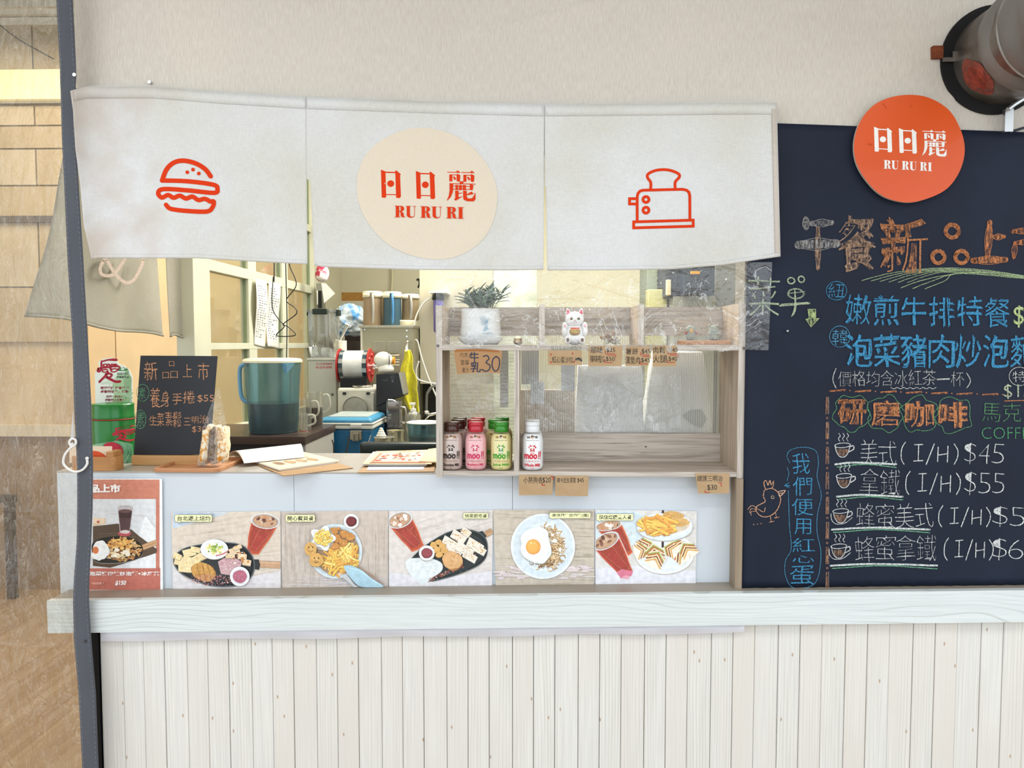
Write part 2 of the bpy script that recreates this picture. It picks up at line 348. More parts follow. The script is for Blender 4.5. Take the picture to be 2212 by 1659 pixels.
# ------------------------------------------------------------------ flat print: polygons, strokes and lettering laid on a surface
_tc = {}
def text_geo(s, off=0.0):
    k = (s, off)
    if k not in _tc:
        c = bpy.data.curves.new('t', 'FONT'); c.body = s; c.size = 1; c.offset = off; c.resolution_u = 3
        o = bpy.data.objects.new('t', c); C.objects.link(o); bpy.context.view_layer.update()
        me = o.evaluated_get(bpy.context.evaluated_depsgraph_get()).to_mesh()
        vs = [(v.co.x, v.co.y) for v in me.vertices]; fs = [tuple(p.vertices) for p in me.polygons]
        bpy.data.objects.remove(o); bpy.data.curves.remove(c)
        _tc[k] = (vs, fs)
    return _tc[k]
class Canvas:
    def __init__(s, mapper, step=0.000012, base=0.0):
        s.m = mapper; s.v = []; s.f = []; s.c = []; s.step = step; s.k = 1; s.base = base; s.maxl = 0
    def _next(s): s.k += 1; return s.base + s.k*s.step
    def _add(s, pts, faces, col, off):
        if s.maxl:
            pts = [tuple(p) for p in pts]; todo = []
            for f in faces: todo += [(f[0], f[i], f[i+1]) for i in range(1, len(f)-1)]
            done = []; mid = {}
            while todo:
                t = todo.pop(); e = [(math.dist(pts[t[i]][:2], pts[t[(i+1) % 3]][:2]), i) for i in range(3)]; m, i = max(e)
                if m <= s.maxl: done.append(t); continue
                a, b, c = t[i], t[(i+1) % 3], t[(i+2) % 3]; k = (min(a, b), max(a, b))
                if k not in mid: mid[k] = len(pts); pts.append(((pts[a][0]+pts[b][0])/2, (pts[a][1]+pts[b][1])/2))
                todo += [(a, mid[k], c), (mid[k], b, c)]
            faces = done
        b = len(s.v); s.v += [s.m(p[0], p[1], off) for p in pts]
        cc = lin(col)
        for f in faces: s.f.append([b+i for i in f]); s.c.append(cc)
    def poly(s, pts, col):
        pts = [(p[0], p[1]) for p in pts]
        tr = tessellate_polygon([[Vector((x, y, 0)) for x, y in pts]])
        s._add(pts, tr, col, s._next())
    def grad(s, x0, y0, x1, y1, n, cf):
        """rectangle as n x n cells coloured by cf(u, v)"""
        off = s._next()
        for j in range(n):
            for i in range(n):
                a, b = lerp(x0, x1, i/n), lerp(x0, x1, (i+1)/n); c, d = lerp(y0, y1, j/n), lerp(y0, y1, (j+1)/n)
                s._add([(a, c), (b, c), (b, d), (a, d)], [(0, 1, 2, 3)], cf((i+.5)/n, (j+.5)/n), off)
    def rect(s, x0, y0, x1, y1, col): s._add([(x0, y0), (x1, y0), (x1, y1), (x0, y1)], [(0, 1, 2, 3)], col, s._next())
    def ell(s, cx, cy, rx, ry, col, rot=0, n=28, wob=0, a0=0, a1=360):
        c, sn = math.cos(R(rot)), math.sin(R(rot)); ph = random.random()*9; pts = []
        for i in range(n + (0 if a1-a0 >= 360 else 1)):
            t = R(a0+(a1-a0)*i/n); w = 1+wob*(math.sin(3*t+ph)+0.7*math.sin(5*t+2*ph)+0.5*math.sin(8*t-ph))
            x, y = rx*w*math.cos(t), ry*w*math.sin(t); pts.append((cx+x*c-y*sn, cy+x*sn+y*c))
        s.poly(pts, col)
    def ring(s, cx, cy, rx, ry, w, col, rot=0, n=32):
        c, sn = math.cos(R(rot)), math.sin(R(rot))
        s.line([(cx+rx*math.cos(2*PI*i/n)*c-ry*math.sin(2*PI*i/n)*sn, cy+rx*math.cos(2*PI*i/n)*sn+ry*math.sin(2*PI*i/n)*c) for i in range(n)], w, col, closed=True)
    def line(s, pts, w, col, closed=False, round=True, taper=False, curve=0, jit=0):
        if curve: pts = spline([(p[0], p[1], 0) for p in pts], curve, closed)
        P = [Vector((p[0]+(random.uniform(-jit, jit) if jit else 0), p[1]+(random.uniform(-jit, jit) if jit else 0))) for p in pts]; n = len(P); off = s._next(); Lf, Rt = [], []
        for i, p in enumerate(P):
            a = P[i-1] if (i or closed) else None; b = P[(i+1) % n] if (i < n-1 or closed) else None
            d1 = (p-a).normalized() if a is not None and (p-a).length > 1e-6 else None; d2 = (b-p).normalized() if b is not None and (b-p).length > 1e-6 else None
            if d1 is None and d2 is None: d1 = Vector((1, 0))
            if d1 is None: d1 = d2
            if d2 is None: d2 = d1
            t = d1+d2
            if t.length < 1e-3: t = d1
            t.normalize(); nn = Vector((-t.y, t.x)); k = 1/max(0.45, nn.dot(Vector((-d1.y, d1.x))))
            ww = (w[i] if isinstance(w, (list, tuple)) else w)/2
            if taper: ww *= 0.35+0.65*math.sin(PI*min(max(i/(n-1), 0.08), 0.92))
            Lf.append(p+nn*ww*k); Rt.append(p-nn*ww*k)
        m = n if closed else n-1
        s._add([tuple(x) for x in Lf+Rt], [(i, (i+1) % n, n+(i+1) % n, n+i) for i in range(m)], col, off)
        if round and not closed:
            for p, q in ((P[0], P[1]), (P[-1], P[-2])):
                ww = (w[0] if isinstance(w, (list, tuple)) else w)/2*(0.4 if taper else 1)
                s._add([(p.x+ww*math.cos(2*PI*i/10), p.y+ww*math.sin(2*PI*i/10)) for i in range(10)], [tuple(range(10))], col, off)
    def text(s, st, x0, y0, x1, y1, col, off=0.0, jit=0.0, rot=0.0, shear=0.0, arc=0.0, frac=None):
        """lettering fitted to the box x0..x1, y0 (top)..y1 (bottom); jit bends it like handwriting"""
        vs, fs = text_geo(st, off)
        if not vs: return
        ax, bx = min(v[0] for v in vs), max(v[0] for v in vs); ay, by = min(v[1] for v in vs), max(v[1] for v in vs)
        o = s._next(); pts = []; cx, cy = (x0+x1)/2, (y0+y1)/2; c, sn = math.cos(R(rot)), math.sin(R(rot)); sd = random.random()*50; h = abs(y1-y0)
        for vx, vy in vs:
            u, v = (vx-ax)/(bx-ax or 1), (vy-ay)/(by-ay or 1)
            x = lerp(x0, x1, u)+shear*(v-.5)*h; y = lerp(y1, y0, v)+arc*4*(u-.5)**2
            if jit:
                q = Vector((vx*1.7+sd, vy*1.7, 0)); x += (noise.noise(q))*jit*h; y += (noise.noise(q+Vector((9, 3, 0))))*jit*h
                q *= 3; x += (noise.noise(q))*jit*h*0.35; y += (noise.noise(q+Vector((9, 3, 0))))*jit*h*0.35
            x, y = cx+(x-cx)*c-(y-cy)*sn, cy+(x-cx)*sn+(y-cy)*c; pts.append((x, y))
        s._add(pts, fs, col, o)
    def build(s, name, m, parent=None, label=None):
        org = wloc(parent) if parent else Vector((0, 0, 0))
        me = bpy.data.meshes.new(name); me.from_pydata([tuple(Vector(v)-org) for v in s.v], [], s.f); me.materials.append(m)
        at = me.color_attributes.new('Col', 'FLOAT_COLOR', 'CORNER'); buf = []
        for p, c in zip(me.polygons, s.c): buf += list(c)*p.loop_total
        at.data.foreach_set('color', buf)
        o = bpy.data.objects.new(name, me); C.objects.link(o)
        if parent: o.parent = parent
        if label: o['label'] = label
        return o
def flat(Y, ox=0, oy=0, sc=1.0):
    """mapper: crop pixels (origin ox, oy, magnification sc) on the upright plane Y"""
    return lambda x, y, off: W(ox+x/sc, oy+y/sc, Y-off)
def planar(o, ux, uy, nrm):
    """mapper on any plane: origin, unit vectors for x and y, normal"""
    o, ux, uy, nrm = map(Vector, (o, ux, uy, nrm)); return lambda x, y, off: o+ux*x+uy*y+nrm*off
def quadmap(p00, p10, p11, p01, w=1.0, h=1.0):
    """mapper for a w x h sheet between four corner points (top-left, top-right, bottom-right, bottom-left)"""
    a, b, c, d = map(Vector, (p00, p10, p11, p01)); n = (b-a).cross(a-d).normalized()
    if n.y > 0 and abs(n.y) > 0.3: n = -n
    if abs(n.y) <= 0.3 and n.z < 0: n = -n
    def f(x, y, off):
        u, v = x/w, y/h; return (a*(1-u)+b*u)*(1-v)+(d*(1-u)+c*u)*v+n*off
    return f
INK = print_mat('printed_ink', 0.5, 0.05, 60)
GLOSSINK = print_mat('glossy_print', 0.35, 0.10, 70, coat=0.1, sat=0.90, val=1.10)
CHALK = print_mat('chalk', 0.95, 0.12, 300, alpha_noise=(300, 0.36, 0.58, 0.34))
CHALK2 = print_mat('hatched_chalk', 0.95, 0.15, 220, alpha_noise=(120, 0.42, 0.62, 0.06), streak=(1.6, 1, 0.5))

# ================================================================== the setting
X_SIDE = -1.33
tarp = bpy.data.materials.new('textured_vinyl'); tarp.use_nodes = True
def make_tarp():
    n, l = nodes_of(tarp); b = n['Principled BSDF']; b.inputs['Roughness'].default_value = 0.6; b.inputs['Specular IOR Level'].default_value = 0.3
    tc = add(n, 'ShaderNodeTexCoord')
    mp = add(n, 'ShaderNodeMapping'); mp.inputs['Scale'].default_value = (320, 320, 40); l.new(tc.outputs['Object'], mp.inputs['Vector'])
    a = add(n, 'ShaderNodeTexNoise', i_Scale=1.0, i_Detail=3.0); l.new(mp.outputs[0], a.inputs['Vector'])
    c = add(n, 'ShaderNodeTexNoise', i_Scale=2.3, i_Detail=4.0); l.new(tc.outputs['Object'], c.inputs['Vector'])
    rp = add(n, 'ShaderNodeValToRGB'); rp.color_ramp.elements[0].position = 0.35; rp.color_ramp.elements[1].position = 0.65
    rp.color_ramp.elements[0].color = lin('cdc5bb'); rp.color_ramp.elements[1].color = lin('d8d2c8'); l.new(a.outputs['Fac'], rp.inputs['Fac'])
    r2 = add(n, 'ShaderNodeValToRGB'); r2.color_ramp.elements[0].position = 0.3; r2.color_ramp.elements[1].position = 0.7
    r2.color_ramp.elements[0].color = (0.93, 0.92, 0.93, 1); r2.color_ramp.elements[1].color = (1, 1, 0.98, 1); l.new(c.outputs['Fac'], r2.inputs['Fac'])
    mx = add(n, 'ShaderNodeMix', data_type='RGBA', blend_type='MULTIPLY'); mx.inputs['Factor'].default_value = 1; l.new(rp.outputs[0], mx.inputs[6]); l.new(r2.outputs[0], mx.inputs[7]); l.new(mx.outputs[2], b.inputs['Base Color'])
    bp = add(n, 'ShaderNodeBump', i_Strength=0.25, i_Distance=0.001); l.new(a.outputs['Fac'], bp.inputs['Height']); l.new(bp.outputs[0], b.inputs['Normal'])
make_tarp()
# upper wall covered in vinyl sheet, slightly wrinkled
xl = W(163, 100, 0).x; xr = 1.75
def wrinkle(x, z):
    v = 0.0010*noise.noise(Vector((x*1.2, z*2.5, 3)))
    for cx, cz, w, h, a in ((0.02, 2.42, .22, .012, .005), (0.35, 2.50, .25, .01, .004), (0.55, 2.30, .2, .012, .003), (1.02, 2.18, .18, .010, .007), (0.86, 2.11, .25, .012, .004), (0.3, 2.22, .3, .01, .0025), (1.15, 2.33, .2, .02, .004), (-.5, 2.47, .3, .012, .002)):
        dx = (x-cx)/w; dz = (z-cz-0.05*dx)/h; v -= a*math.exp(-dx*dx-dz*dz)
    return v
def wallf(u, v):
    x = lerp(xl, xr, u); z = lerp(3.0, 2.08, v); return Vector((x, -0.002+wrinkle(x, z), z))
bm = G(wallf, 150, 90)
struct('wall_front', bm, tarp, smooth=True)
struct('wall_upper', B(xl, xr, 0.006, 0.10, 2.06, 3.0), mat('wall_core', 'c9c2b6'))
struct('wall_right', B(W(1600, 900, 0).x+0.006, 1.75, 0.004, 0.10, 0.0, 2.06), mat('board_core', '8f8a80'))
# kitchen shell
kitchen_paint = mat('kitchen_paint', 'c8c3aa', 0.7, noise_amt=0.05, nscale=(3, 3, 3))
struct('wall_back', B(X_SIDE, 1.75, 3.2, 3.3, 0, 3.05), kitchen_paint)
struct('wall_kitchen_right', B(1.75, 1.85, 0.0, 3.3, 0, 3.05), kitchen_paint)
struct('ceiling', B(X_SIDE, 1.75, 0.1, 3.3, 3.0, 3.05), mat('ceiling_white', 'e0ddd0'))
floor_tile = wood('floor_tile', 'ab9478', '8f7355', 'y', 0.5, 0.4, (.3, .7), .05)
struct('floor', B(-4.5, 4.5, -6.0, 3.3, -0.06, 0.0), floor_tile)
struct('ceiling_added_shade', B(-4.5, 4.5, -3.0, 0.0, 3.02, 3.10), mat('added_shade', 'cfcac0', 0.8))  # unseen slab overhead, added to shade the top of the wall
# dining room seen at the left through the plastic
dining_warm = mat('dining_wall_warm', 'e9cfa4', 0.75, noise_amt=0.04)
dining_tan = mat('dining_wall_tan', 'cbb795', 0.6, noise_amt=0.10, nscale=(3, 3, 1.3), col2='b29a78')
xs = W(252, 700, 2.6).x
struct('wall_dining', B(-4.5, X_SIDE, 2.6, 2.7, 0, 3.65), dining_tan)
struct('wall_dining_left', B(-4.6, -4.5, 0.0, 2.7, 0, 3.7), dining_tan)
struct('ceiling_dining', B(-4.5, X_SIDE, 0.1, 2.7, 3.62, 3.70), mat('dining_ceiling', '4c453e'))
# large wall panels with open joints
zs = [W(60, y, 2.56).z for y in (52, 150, 226, 270, 320, 400, 478, 620, 740)]
panel_col = [mat('panel_beige', 'beae90', 0.45, noise_amt=0.08, nscale=(2, 2, 2)), mat('panel_tan', 'b3a07e', 0.45, noise_amt=0.08, nscale=(2, 2, 2))]
wd_ = bpy.data.objects['wall_dining']
for i in range(len(zs)-1):
    if i == 1: continue
    for k in range(3):
        x0 = -3.9+k*0.86+(0.3 if i % 2 else 0)
        if i >= 5: x1 = min(x0+0.85, W(186, 600, 2.58).x)
        else: x1 = min(x0+0.85, X_SIDE-.05)
        if x1-x0 < 0.05: continue
        obj('wall_panel', B(x0, x1, 2.575, 2.6, zs[i+1]+0.005, zs[i]-0.005), panel_col[(i+k) % 2], wd_)
wz = W(60, 925, 2.56).z
obj('warm_panel', B(W(186, 700, 2.58).x, xs-0.003, 2.582, 2.6, wz, 2.9), mat('warm_panel_a', 'e3c79c', 0.7, noise_amt=0.03), wd_)
obj('warm_panel', B(xs+0.003, X_SIDE-0.02, 2.582, 2.6, wz, 2.9), dining_warm, wd_)
# cornice, picture rail, dark rail and wainscot of the dining room
bm = new(); 
for k, (ya, yb, d) in enumerate(((8, 22, .10), (22, 34, .07), (36, 52, .04))): box(bm, -4.5, X_SIDE, 2.6-d, 2.6, W(50, yb, 2.55).z, W(50, ya, 2.55).z)
struct('trim_1', bm, mat('cornice_paint', 'd9d3c2', 0.6))
struct('trim_2', B(W(15, 470, 2.5).x-0.6, W(165, 470, 2.5).x, 2.55, 2.60, W(60, 480, 2.55).z, W(60, 466, 2.55).z), mat('dark_rail', '5d5348', 0.5))
struct('trim_3', B(-4.5, W(190, 930, 2.54).x+1.2, 2.53, 2.60, W(60, 942, 2.55).z, W(60, 918, 2.55).z), mat('dado_paint', 'cdbfa4', 0.5))
brown_wood = wood('wainscot_wood', '9a8163', '77604a', 'z', 0.5, 0.5, (0.2, 0.8))
bm = new(); box(bm, -4.5, X_SIDE, 2.57, 2.60, 0.0, W(60, 942, 2.55).z); struct('wall_wainscot', bm, brown_wood)
# ceiling lamp strip of the dining room
lt = thing('strip_light', 'long glowing pale yellow light strip high on the wall behind the plastic curtain', 'light', W(60, 190, 2.5))
obj('diffuser', B(-4.2, X_SIDE-.03, 2.52, 2.56, W(60, 214, 2.52).z, W(60, 150, 2.52).z), mat('lamp_diffuser', 'e8dca8', 0.5, emit=0.35, noise_amt=0), lt)
obj('housing', B(-4.22, X_SIDE-.02, 2.56, 2.574, W(60, 218, 2.52).z, W(60, 147, 2.52).z), mat('lamp_housing', 'd8d2c0'), lt)
bm = new()
tube(bm, spline([W(-5, 50, 2.5), W(40, 85, 2.5), W(115, 127, 2.5)], 8), 0.004, 6)
tag(obj('cable', bm, mat('black_cable', '2a2724', 0.5)), 'thin dark cable slanting across the wall under the cornice', 'cable')
# worn black mark panel at lower left: a folding stand leaning on the wainscot
bm = new(); box(bm, W(12, 1070, 2.4).x, W(28, 1070, 2.4).x, 2.38, 2.42, 0.0, W(20, 1085, 2.4).z); box(bm, W(-30, 1070, 2.4).x, W(30, 1070, 2.4).x, 2.38, 2.43, W(20, 1085, 2.4).z, W(20, 1070, 2.4).z)
tag(obj('folding_stand', bm, mat('stand_dark', '4a4036', 0.6)), 'dark folding stand at the far left edge behind the plastic curtain', 'stand')

# ================================================================== counter, ledge, planked front
white_lam = mat('white_laminate', 'd3dbe3', 0.28, noise_amt=0.02, nscale=(2, 2, 2))
top_lam = mat('counter_top_laminate', 'b3ada5', 0.25, noise_amt=0.05, nscale=(6, 6, 6))
YA = 0.05; ZC = W(1100, 1022, YA).z; ZL = W(150, 1297, -0.035).z-0.035
xa0 = W(125, 1100, YA).x; xa1 = W(1581, 1100, YA).x
ct = thing('serving_counter', 'white serving counter with pale laminate top below the service window', 'counter', ((xa0+xa1)/2, 0.25, ZL))
seams = [xa0, W(635, 1060, YA).x, W(1107, 1060, YA).x, xa1]
for a, b in zip(seams, seams[1:]): obj('front_panel', B(a+0.0006, b-0.0006, YA, YA+0.018, ZL, ZC-0.005), white_lam, ct)
obj('worktop', B(xa0, xa1, YA, 0.43, ZC-0.005, ZC), top_lam, ct)
obj('carcass', B(xa0+.01, xa1-.01, 0.125, 0.42, ZL, ZC-0.006), mat('carcass_grey', '8a8880'), ct)
side_wood = wood('side_board_wood', 'a89780', '7f6e5b', 'z', 1.0, 0.6)
xb = W(1602, 1150, 0.0).x
tag(obj('side_board', B(xb-.019, xb, -0.010, YA-.0005, W(1590, 1281, -.035).z+.001, ZC-.003), side_wood), 'narrow wooden upright board between white counter front and blackboard', 'board')
# ledge
ledge_face = veneer('ledge_wood', 'dde4e5', 'b9c1bb', 'x', 75, 1.1, 0.2)
ledge_top = mat('ledge_top', 'a49a8c', 0.4, noise_amt=0.06, nscale=(3, 9, 9))
xl0 = W(102, 1330, -0.05).x; zlt = W(1900, 1278, -0.05).z
_a, _b, _c, _d = W(102, 1298, -.05), W(2212, 1275, -.05), W(102, 1368, -.05), W(2212, 1344, -.05)
def ledge_z(x): return lerp(_a.z, _b.z, (x-_a.x)/(_b.x-_a.x))
def ledge_b(x): return lerp(_c.z, _d.z, (x-_c.x)/(_d.x-_c.x))
zlb = ledge_b(xl0)-.002; zlt = ledge_z(1.3)
lg = thing('counter_ledge', 'whitewashed wooden ledge running across under the menu pictures and blackboard', 'ledge', (0.2, 0.0, zlb))
def tilted(x0, x1, y0, y1, dz0, dz1, lo=False):
    """board following the slight slope of the ledge"""
    bm = new(); vs = box(bm, x0, x1, y0, y1, 0, 1)
    for v in vs:
        top = v.co.z > .5; v.co.z = (ledge_z(v.co.x)+dz1) if top else ((ledge_z(v.co.x)+dz0) if not lo else ledge_b(v.co.x))
    return bm
obj('front_board', tilted(xl0, 1.75, -0.050, -0.030, 0, 0, True), ledge_face, lg)
obj('shelf_top', tilted(xl0+.002, 1.75, -0.0299, YA, -0.02, -0.0005), ledge_top, lg)
# planks
plank_m = veneer('whitewashed_plank', 'e6e5e1', 'cfc6b2', 'z', 120, 0.5, 0.3, tint='e0dad2', rough=.6, rnd=0.015, knots=0.026)
core = mat('dark_core', '15171c', 0.7)
wl_ = struct('wall_lower', B(W(196, 1500, -0.015).x, 1.75, -0.008, 0.02, 0.0, ledge_b(1.75)-.004), core)
x = W(216, 1400, -0.02).x; i = 0
while x < 1.7:
    w = 0.0610 + (0.004 if i % 3 == 0 else -0.002)
    y0 = -0.020 - 0.0012*((i*7) % 3)
    bm = B(x+0.0007, x+w-0.0007, y0, -0.008, 0.0, ledge_b(x)-0.0005)
    bmesh.ops.bevel(bm, geom=[e for e in bm.edges if abs(e.verts[0].co.z-e.verts[1].co.z) > .5 and e.verts[0].co.y < -.015], offset=0.0012, segments=1, affect='EDGES')
    cx = x+w/2; o = obj('plank', bm, plank_m, wl_)
    x += w; i += 1
# strip of clear tape hanging under the ledge
bm = new()
def tp(u, v):
    px = lerp(218, 1608, u); y = lerp(lerp(1366, 1351, u), lerp(1385, 1367, u)+1.5*math.sin(u*23), v)
    return W(px, y, -0.036-0.003*math.sin(v*PI)-0.002*math.sin(u*40)*v)
grid(bm, tp, 90, 3)
tag(obj('tape_strip', bm, clear('milky_tape', 'eef0fa', 0.08, 0.3, 0.6), smooth=True), 'long strip of milky tape hanging along the underside of the ledge', 'tape')
# black post left of the planks
tag(obj('black_post', B(W(190, 1500, -0.03).x, W(215, 1500, -0.03).x-0.003, -0.028, -0.0085, 0.0, zlb-0.001), mat('black_post', '07080a', 0.5)), 'black upright strip beside the left end of the planks', 'post')

# ================================================================== blackboard with chalk menu
bb = thing('menu_blackboard', 'big blackboard with colourful chalk menu right of the service window', 'blackboard', W(1900, 1270, -0.005))
vinyl = mat('blackboard_vinyl', '212839', 0.65, noise_amt=0.12, nscale=(5, 5, 5), bump=0.12, bscale=220, spec=0.22)
def bbf(u, v):
    x = lerp(xb+0.001, 1.75, u); zt = lerp(W(1680, 268, 0).z, W(2212, 287, 0).z, (x-W(1680, 268, 0).x)/(W(2212, 287, 0).x-W(1680, 268, 0).x)); z = lerp(zt, ledge_z(x)+0.001, v)
    d = 0.002*noise.noise(Vector((x*3, z*1.5, 7)))
    if v > 0.97: d -= 0.002*math.sin(u*160)*(v-.97)/.03
    d -= 0.0035*math.exp(-((x-W(1790, 470, 0).x)/.006)**2-((z-W(1790, 470, 0).z)/.04)**2)
    return Vector((x, -0.006+d, z))
obj('board_sheet', G(bbf, 60, 60), vinyl, bb, smooth=True, solid=0.0015)
cv = Canvas(flat(-0.0092), step=0.000006)
cw = Canvas(flat(-0.0092), step=0.000006)
J = 0.055
def ch(st, x0, y0, x1, y1, col, off=-0.012, c=None, jit=J, rot=0): (c or cv).text(st, x0, y0, x1, y1, col, off=off, jit=jit, rot=rot)
def row(st, x0, y0, x1, y1, col, off=-0.012, gap=0.1, c=None, drop=0, jit=J):
    n = len(st); w = (x1-x0)/(n+(n-1)*gap)
    for i, s in enumerate(st):
        a = x0+i*w*(1+gap); dy = drop*i/max(n-1, 1)+random.uniform(-2, 2)
        (c or cv).text(s, a, y0+dy+(0 if s != '一' else (y1-y0)*.45), a+w, y1+dy-(0 if s != '一' else (y1-y0)*.45), col, off=off, jit=jit, rot=random.uniform(-3, 3))
OR = ['9c9a98', 'ab8c74', 'bd8158', 'c98355', 'c98355', 'c07a50']
def scribble(cx, cy, r, col, c=None, turns=3, w=1.1, ry=None):
    pts = []; ry = ry or r
    for i in range(turns*18): t = 2*PI*i/18; k = 1-0.12*(i/18)+random.uniform(-.03, .03); pts.append((cx+r*k*math.cos(t), cy+ry*k*math.sin(t)))
    (c or cv).line(pts, w, col)
def fat(pts, w, col, hatch=True):
    """hatched block stroke outlined in chalk"""
    P = [Vector(p) for p in pts]; cw.line(pts, w*0.85, col)
    d = (P[-1]-P[0]).normalized(); nn = Vector((-d.y, d.x)); m = 12; a = []; b = []
    for i in range(m+1):
        t = i/m; p = P[0].lerp(P[-1], t); k = w/2*(0.45+0.75*math.sin(PI*min(max(t, .05), .95))); a.append(p+nn*k); b.append(p-nn*k)
    cv.line([tuple(q) for q in a+b[::-1]+[a[0]]], 1.1, col, jit=0.3)
# title 午餐新品上市
q = OR[0]; fat([(1733, 482), (1746, 478)][::1], 1, q); scribble(1741, 482, 8, q, ry=15); cw.ell(1741, 482, 8, 15, q)
fat([(1754, 483), (1796, 481)], 14, q); fat([(1767, 492), (1767, 580)], 10, OR[1]); fat([(1725, 529), (1806, 526)], 22, OR[0])
for st, b, col, o in (('餐', (1813, 466, 1891, 585), OR[1], 0.0), ('新', (1902, 470, 2002, 590), OR[2], 0.0)):
    cw.text(st, *b, col, off=0.018, jit=0.05); cv.text(st, *b, col, off=-0.02, jit=0.05)
for cx, cy, r in ((2057, 499, 18), (2027, 555, 17), (2077, 555, 17)): scribble(cx, cy, r, OR[3], turns=4, w=1.6); cw.ring(cx, cy, r-3, r-3, 7, OR[3])
fat([(2138, 480), (2133, 556)], 13, OR[3]); fat([(2146, 512), (2168, 511)], 11, OR[3]); fat([(2102, 563), (2172, 561)], 15, OR[3])
fat([(2188, 500), (2250, 497)], 12, OR[5]); fat([(2193, 525), (2190, 556)], 10, OR[5]); fat([(2193, 525), (2240, 520)], 10, OR[5]); fat([(2222, 480), (2222, 580)], 10, OR[5])
def flush(nm, lab=None):
    global cv, cw
    for c_, n2, m_ in ((cv, nm, CHALK), (cw, nm+'_shading', CHALK2)):
        if c_.v: c_.build(n2, m_, bb, lab)['kind'] = 'stuff'
    cv = Canvas(flat(-0.0092), step=0.000006); cw = Canvas(flat(-0.0092), step=0.000006)
flush('chalk_title', 'hatched orange and grey title characters')
# green swoosh
for k in range(6):
    a = k*15; cv.line([(1862+a*1.3, 606-k*1+k*2), (1925+a, 590+k*1.2), (2010+a*.4, 580+k*1.6), (2100, 581+k*2.2), (2212, 596+k*1.2), (2290, 615)], 1.5-0.06*k, '9db088', curve=6, jit=.4)
for k in range(3): cv.line([(1946+k*26, 622+k), (1990+k*26, 606), (2060, 592), (2130, 588)], 1.5, 'a3b88c', curve=6, jit=.4)
flush('chalk_swoosh', 'pale green underline strokes')
# 菜單 with arrow
GR = 'b0bda0'
ch('菜', 1617, 598, 1683, 684, GR, -0.015)
scribble(1709, 606, 9, GR, ry=8); scribble(1731, 603, 8, GR, ry=8); scribble(1719, 634, 19, GR, turns=2, ry=12); cv.line([(1701, 634), (1738, 630)], 1.5, GR)
cv.line([(1717, 625), (1718, 660), (1715, 675), (1710, 683)], 5, GR, curve=4, taper=True); cv.line([(1684, 661), (1748, 655)], 3.5, GR, jit=.5); cv.line([(1687, 657), (1745, 653)], 1.5, GR)
cw.poly([(1745, 668), (1762, 668), (1762, 688), (1769, 688), (1752, 706), (1741, 690), (1748, 688)], 'b4c48c'); cv.line([(1745, 668), (1762, 668), (1762, 688), (1769, 688), (1752, 706), (1741, 690), (1748, 688), (1745, 668)], 1.3, 'b4c48c')
flush('chalk_heading', 'pale green characters and arrow')
BL = '4593be'
cv.ring(1807, 628, 22, 20, 1.3, BL); ch('紐', 1790, 613, 1825, 643, BL); cv.ring(1814, 727, 22, 23, 1.3, '4c93b8'); ch('韓', 1798, 711, 1831, 745, '58a2c8')
row('嫩煎牛排特餐', 1826, 637, 2182, 700, BL, -0.006, 0.10, drop=6)
row('嫩煎牛排特餐', 1828, 638, 2182, 700, '3f90c0', -0.02, 0.10, drop=6)
row('泡菜豬肉炒泡麵', 1828, 724, 2238, 793, BL, -0.0, 0.07, drop=0)
row('泡菜豬肉炒泡麵', 1830, 723, 2238, 793, '3f90c0', -0.02, 0.07)
flush('chalk_dish_names', 'blue dish names')
YG = 'b9c98e'
ch('$', 2189, 660, 2212, 708, YG, 0.0); ch('180', 2216, 662, 2260, 704, YG)
WH = 'c4c7c4'
cv.line([(1806, 796), (1800, 812), (1800, 825), (1806, 838)], 1.8, WH, curve=5); row('價格均含冰紅茶一杯', 1811, 801, 2082, 834, WH, -0.02, 0.10); cv.line([(2088, 806), (2096, 820), (2094, 830), (2088, 838)], 1.8, WH, curve=5)
cv.line([(1924+i*7, 838+(2 if i % 2 else -1)) for i in range(15)], 1.4, WH, curve=3)
cv.ring(2202, 813, 22, 20, 1.3, WH); ch('特', 2188, 801, 2217, 825, WH); ch('$150', 2168, 830, 2250, 862, 'b6bfa4', -0.01)
cv.line([(2170, 866), (2240, 864)], 2, OR[3], jit=.4)
flush('chalk_prices', 'pale chalk note and prices')
for i in range(7): x = 1792+i*55; cw.line([(x, 845+i*1.3), (x+34, 843+i*1.5)], 6, OR[3], taper=True); cv.line([(x, 844+i*1.3), (x+34, 841+i*1.5)], 1.3, OR[3]); cv.ell(x+44, 844+i*1.4, 1.6, 1.2, OR[3])
y = 858
while y < 1262:
    cw.line([(1787, y), (1787, y+36)], 6, 'b08468', taper=True); cv.line([(1785, y), (1784, y+36)], 1.2, 'b08468'); cv.line([(1790, y), (1790, y+36)], 1.2, 'a58a78'); cv.ring(1787, y+45, 2, 2, 1, 'b08468', n=8); y += 54
flush('chalk_divider', 'orange dashed divider lines')
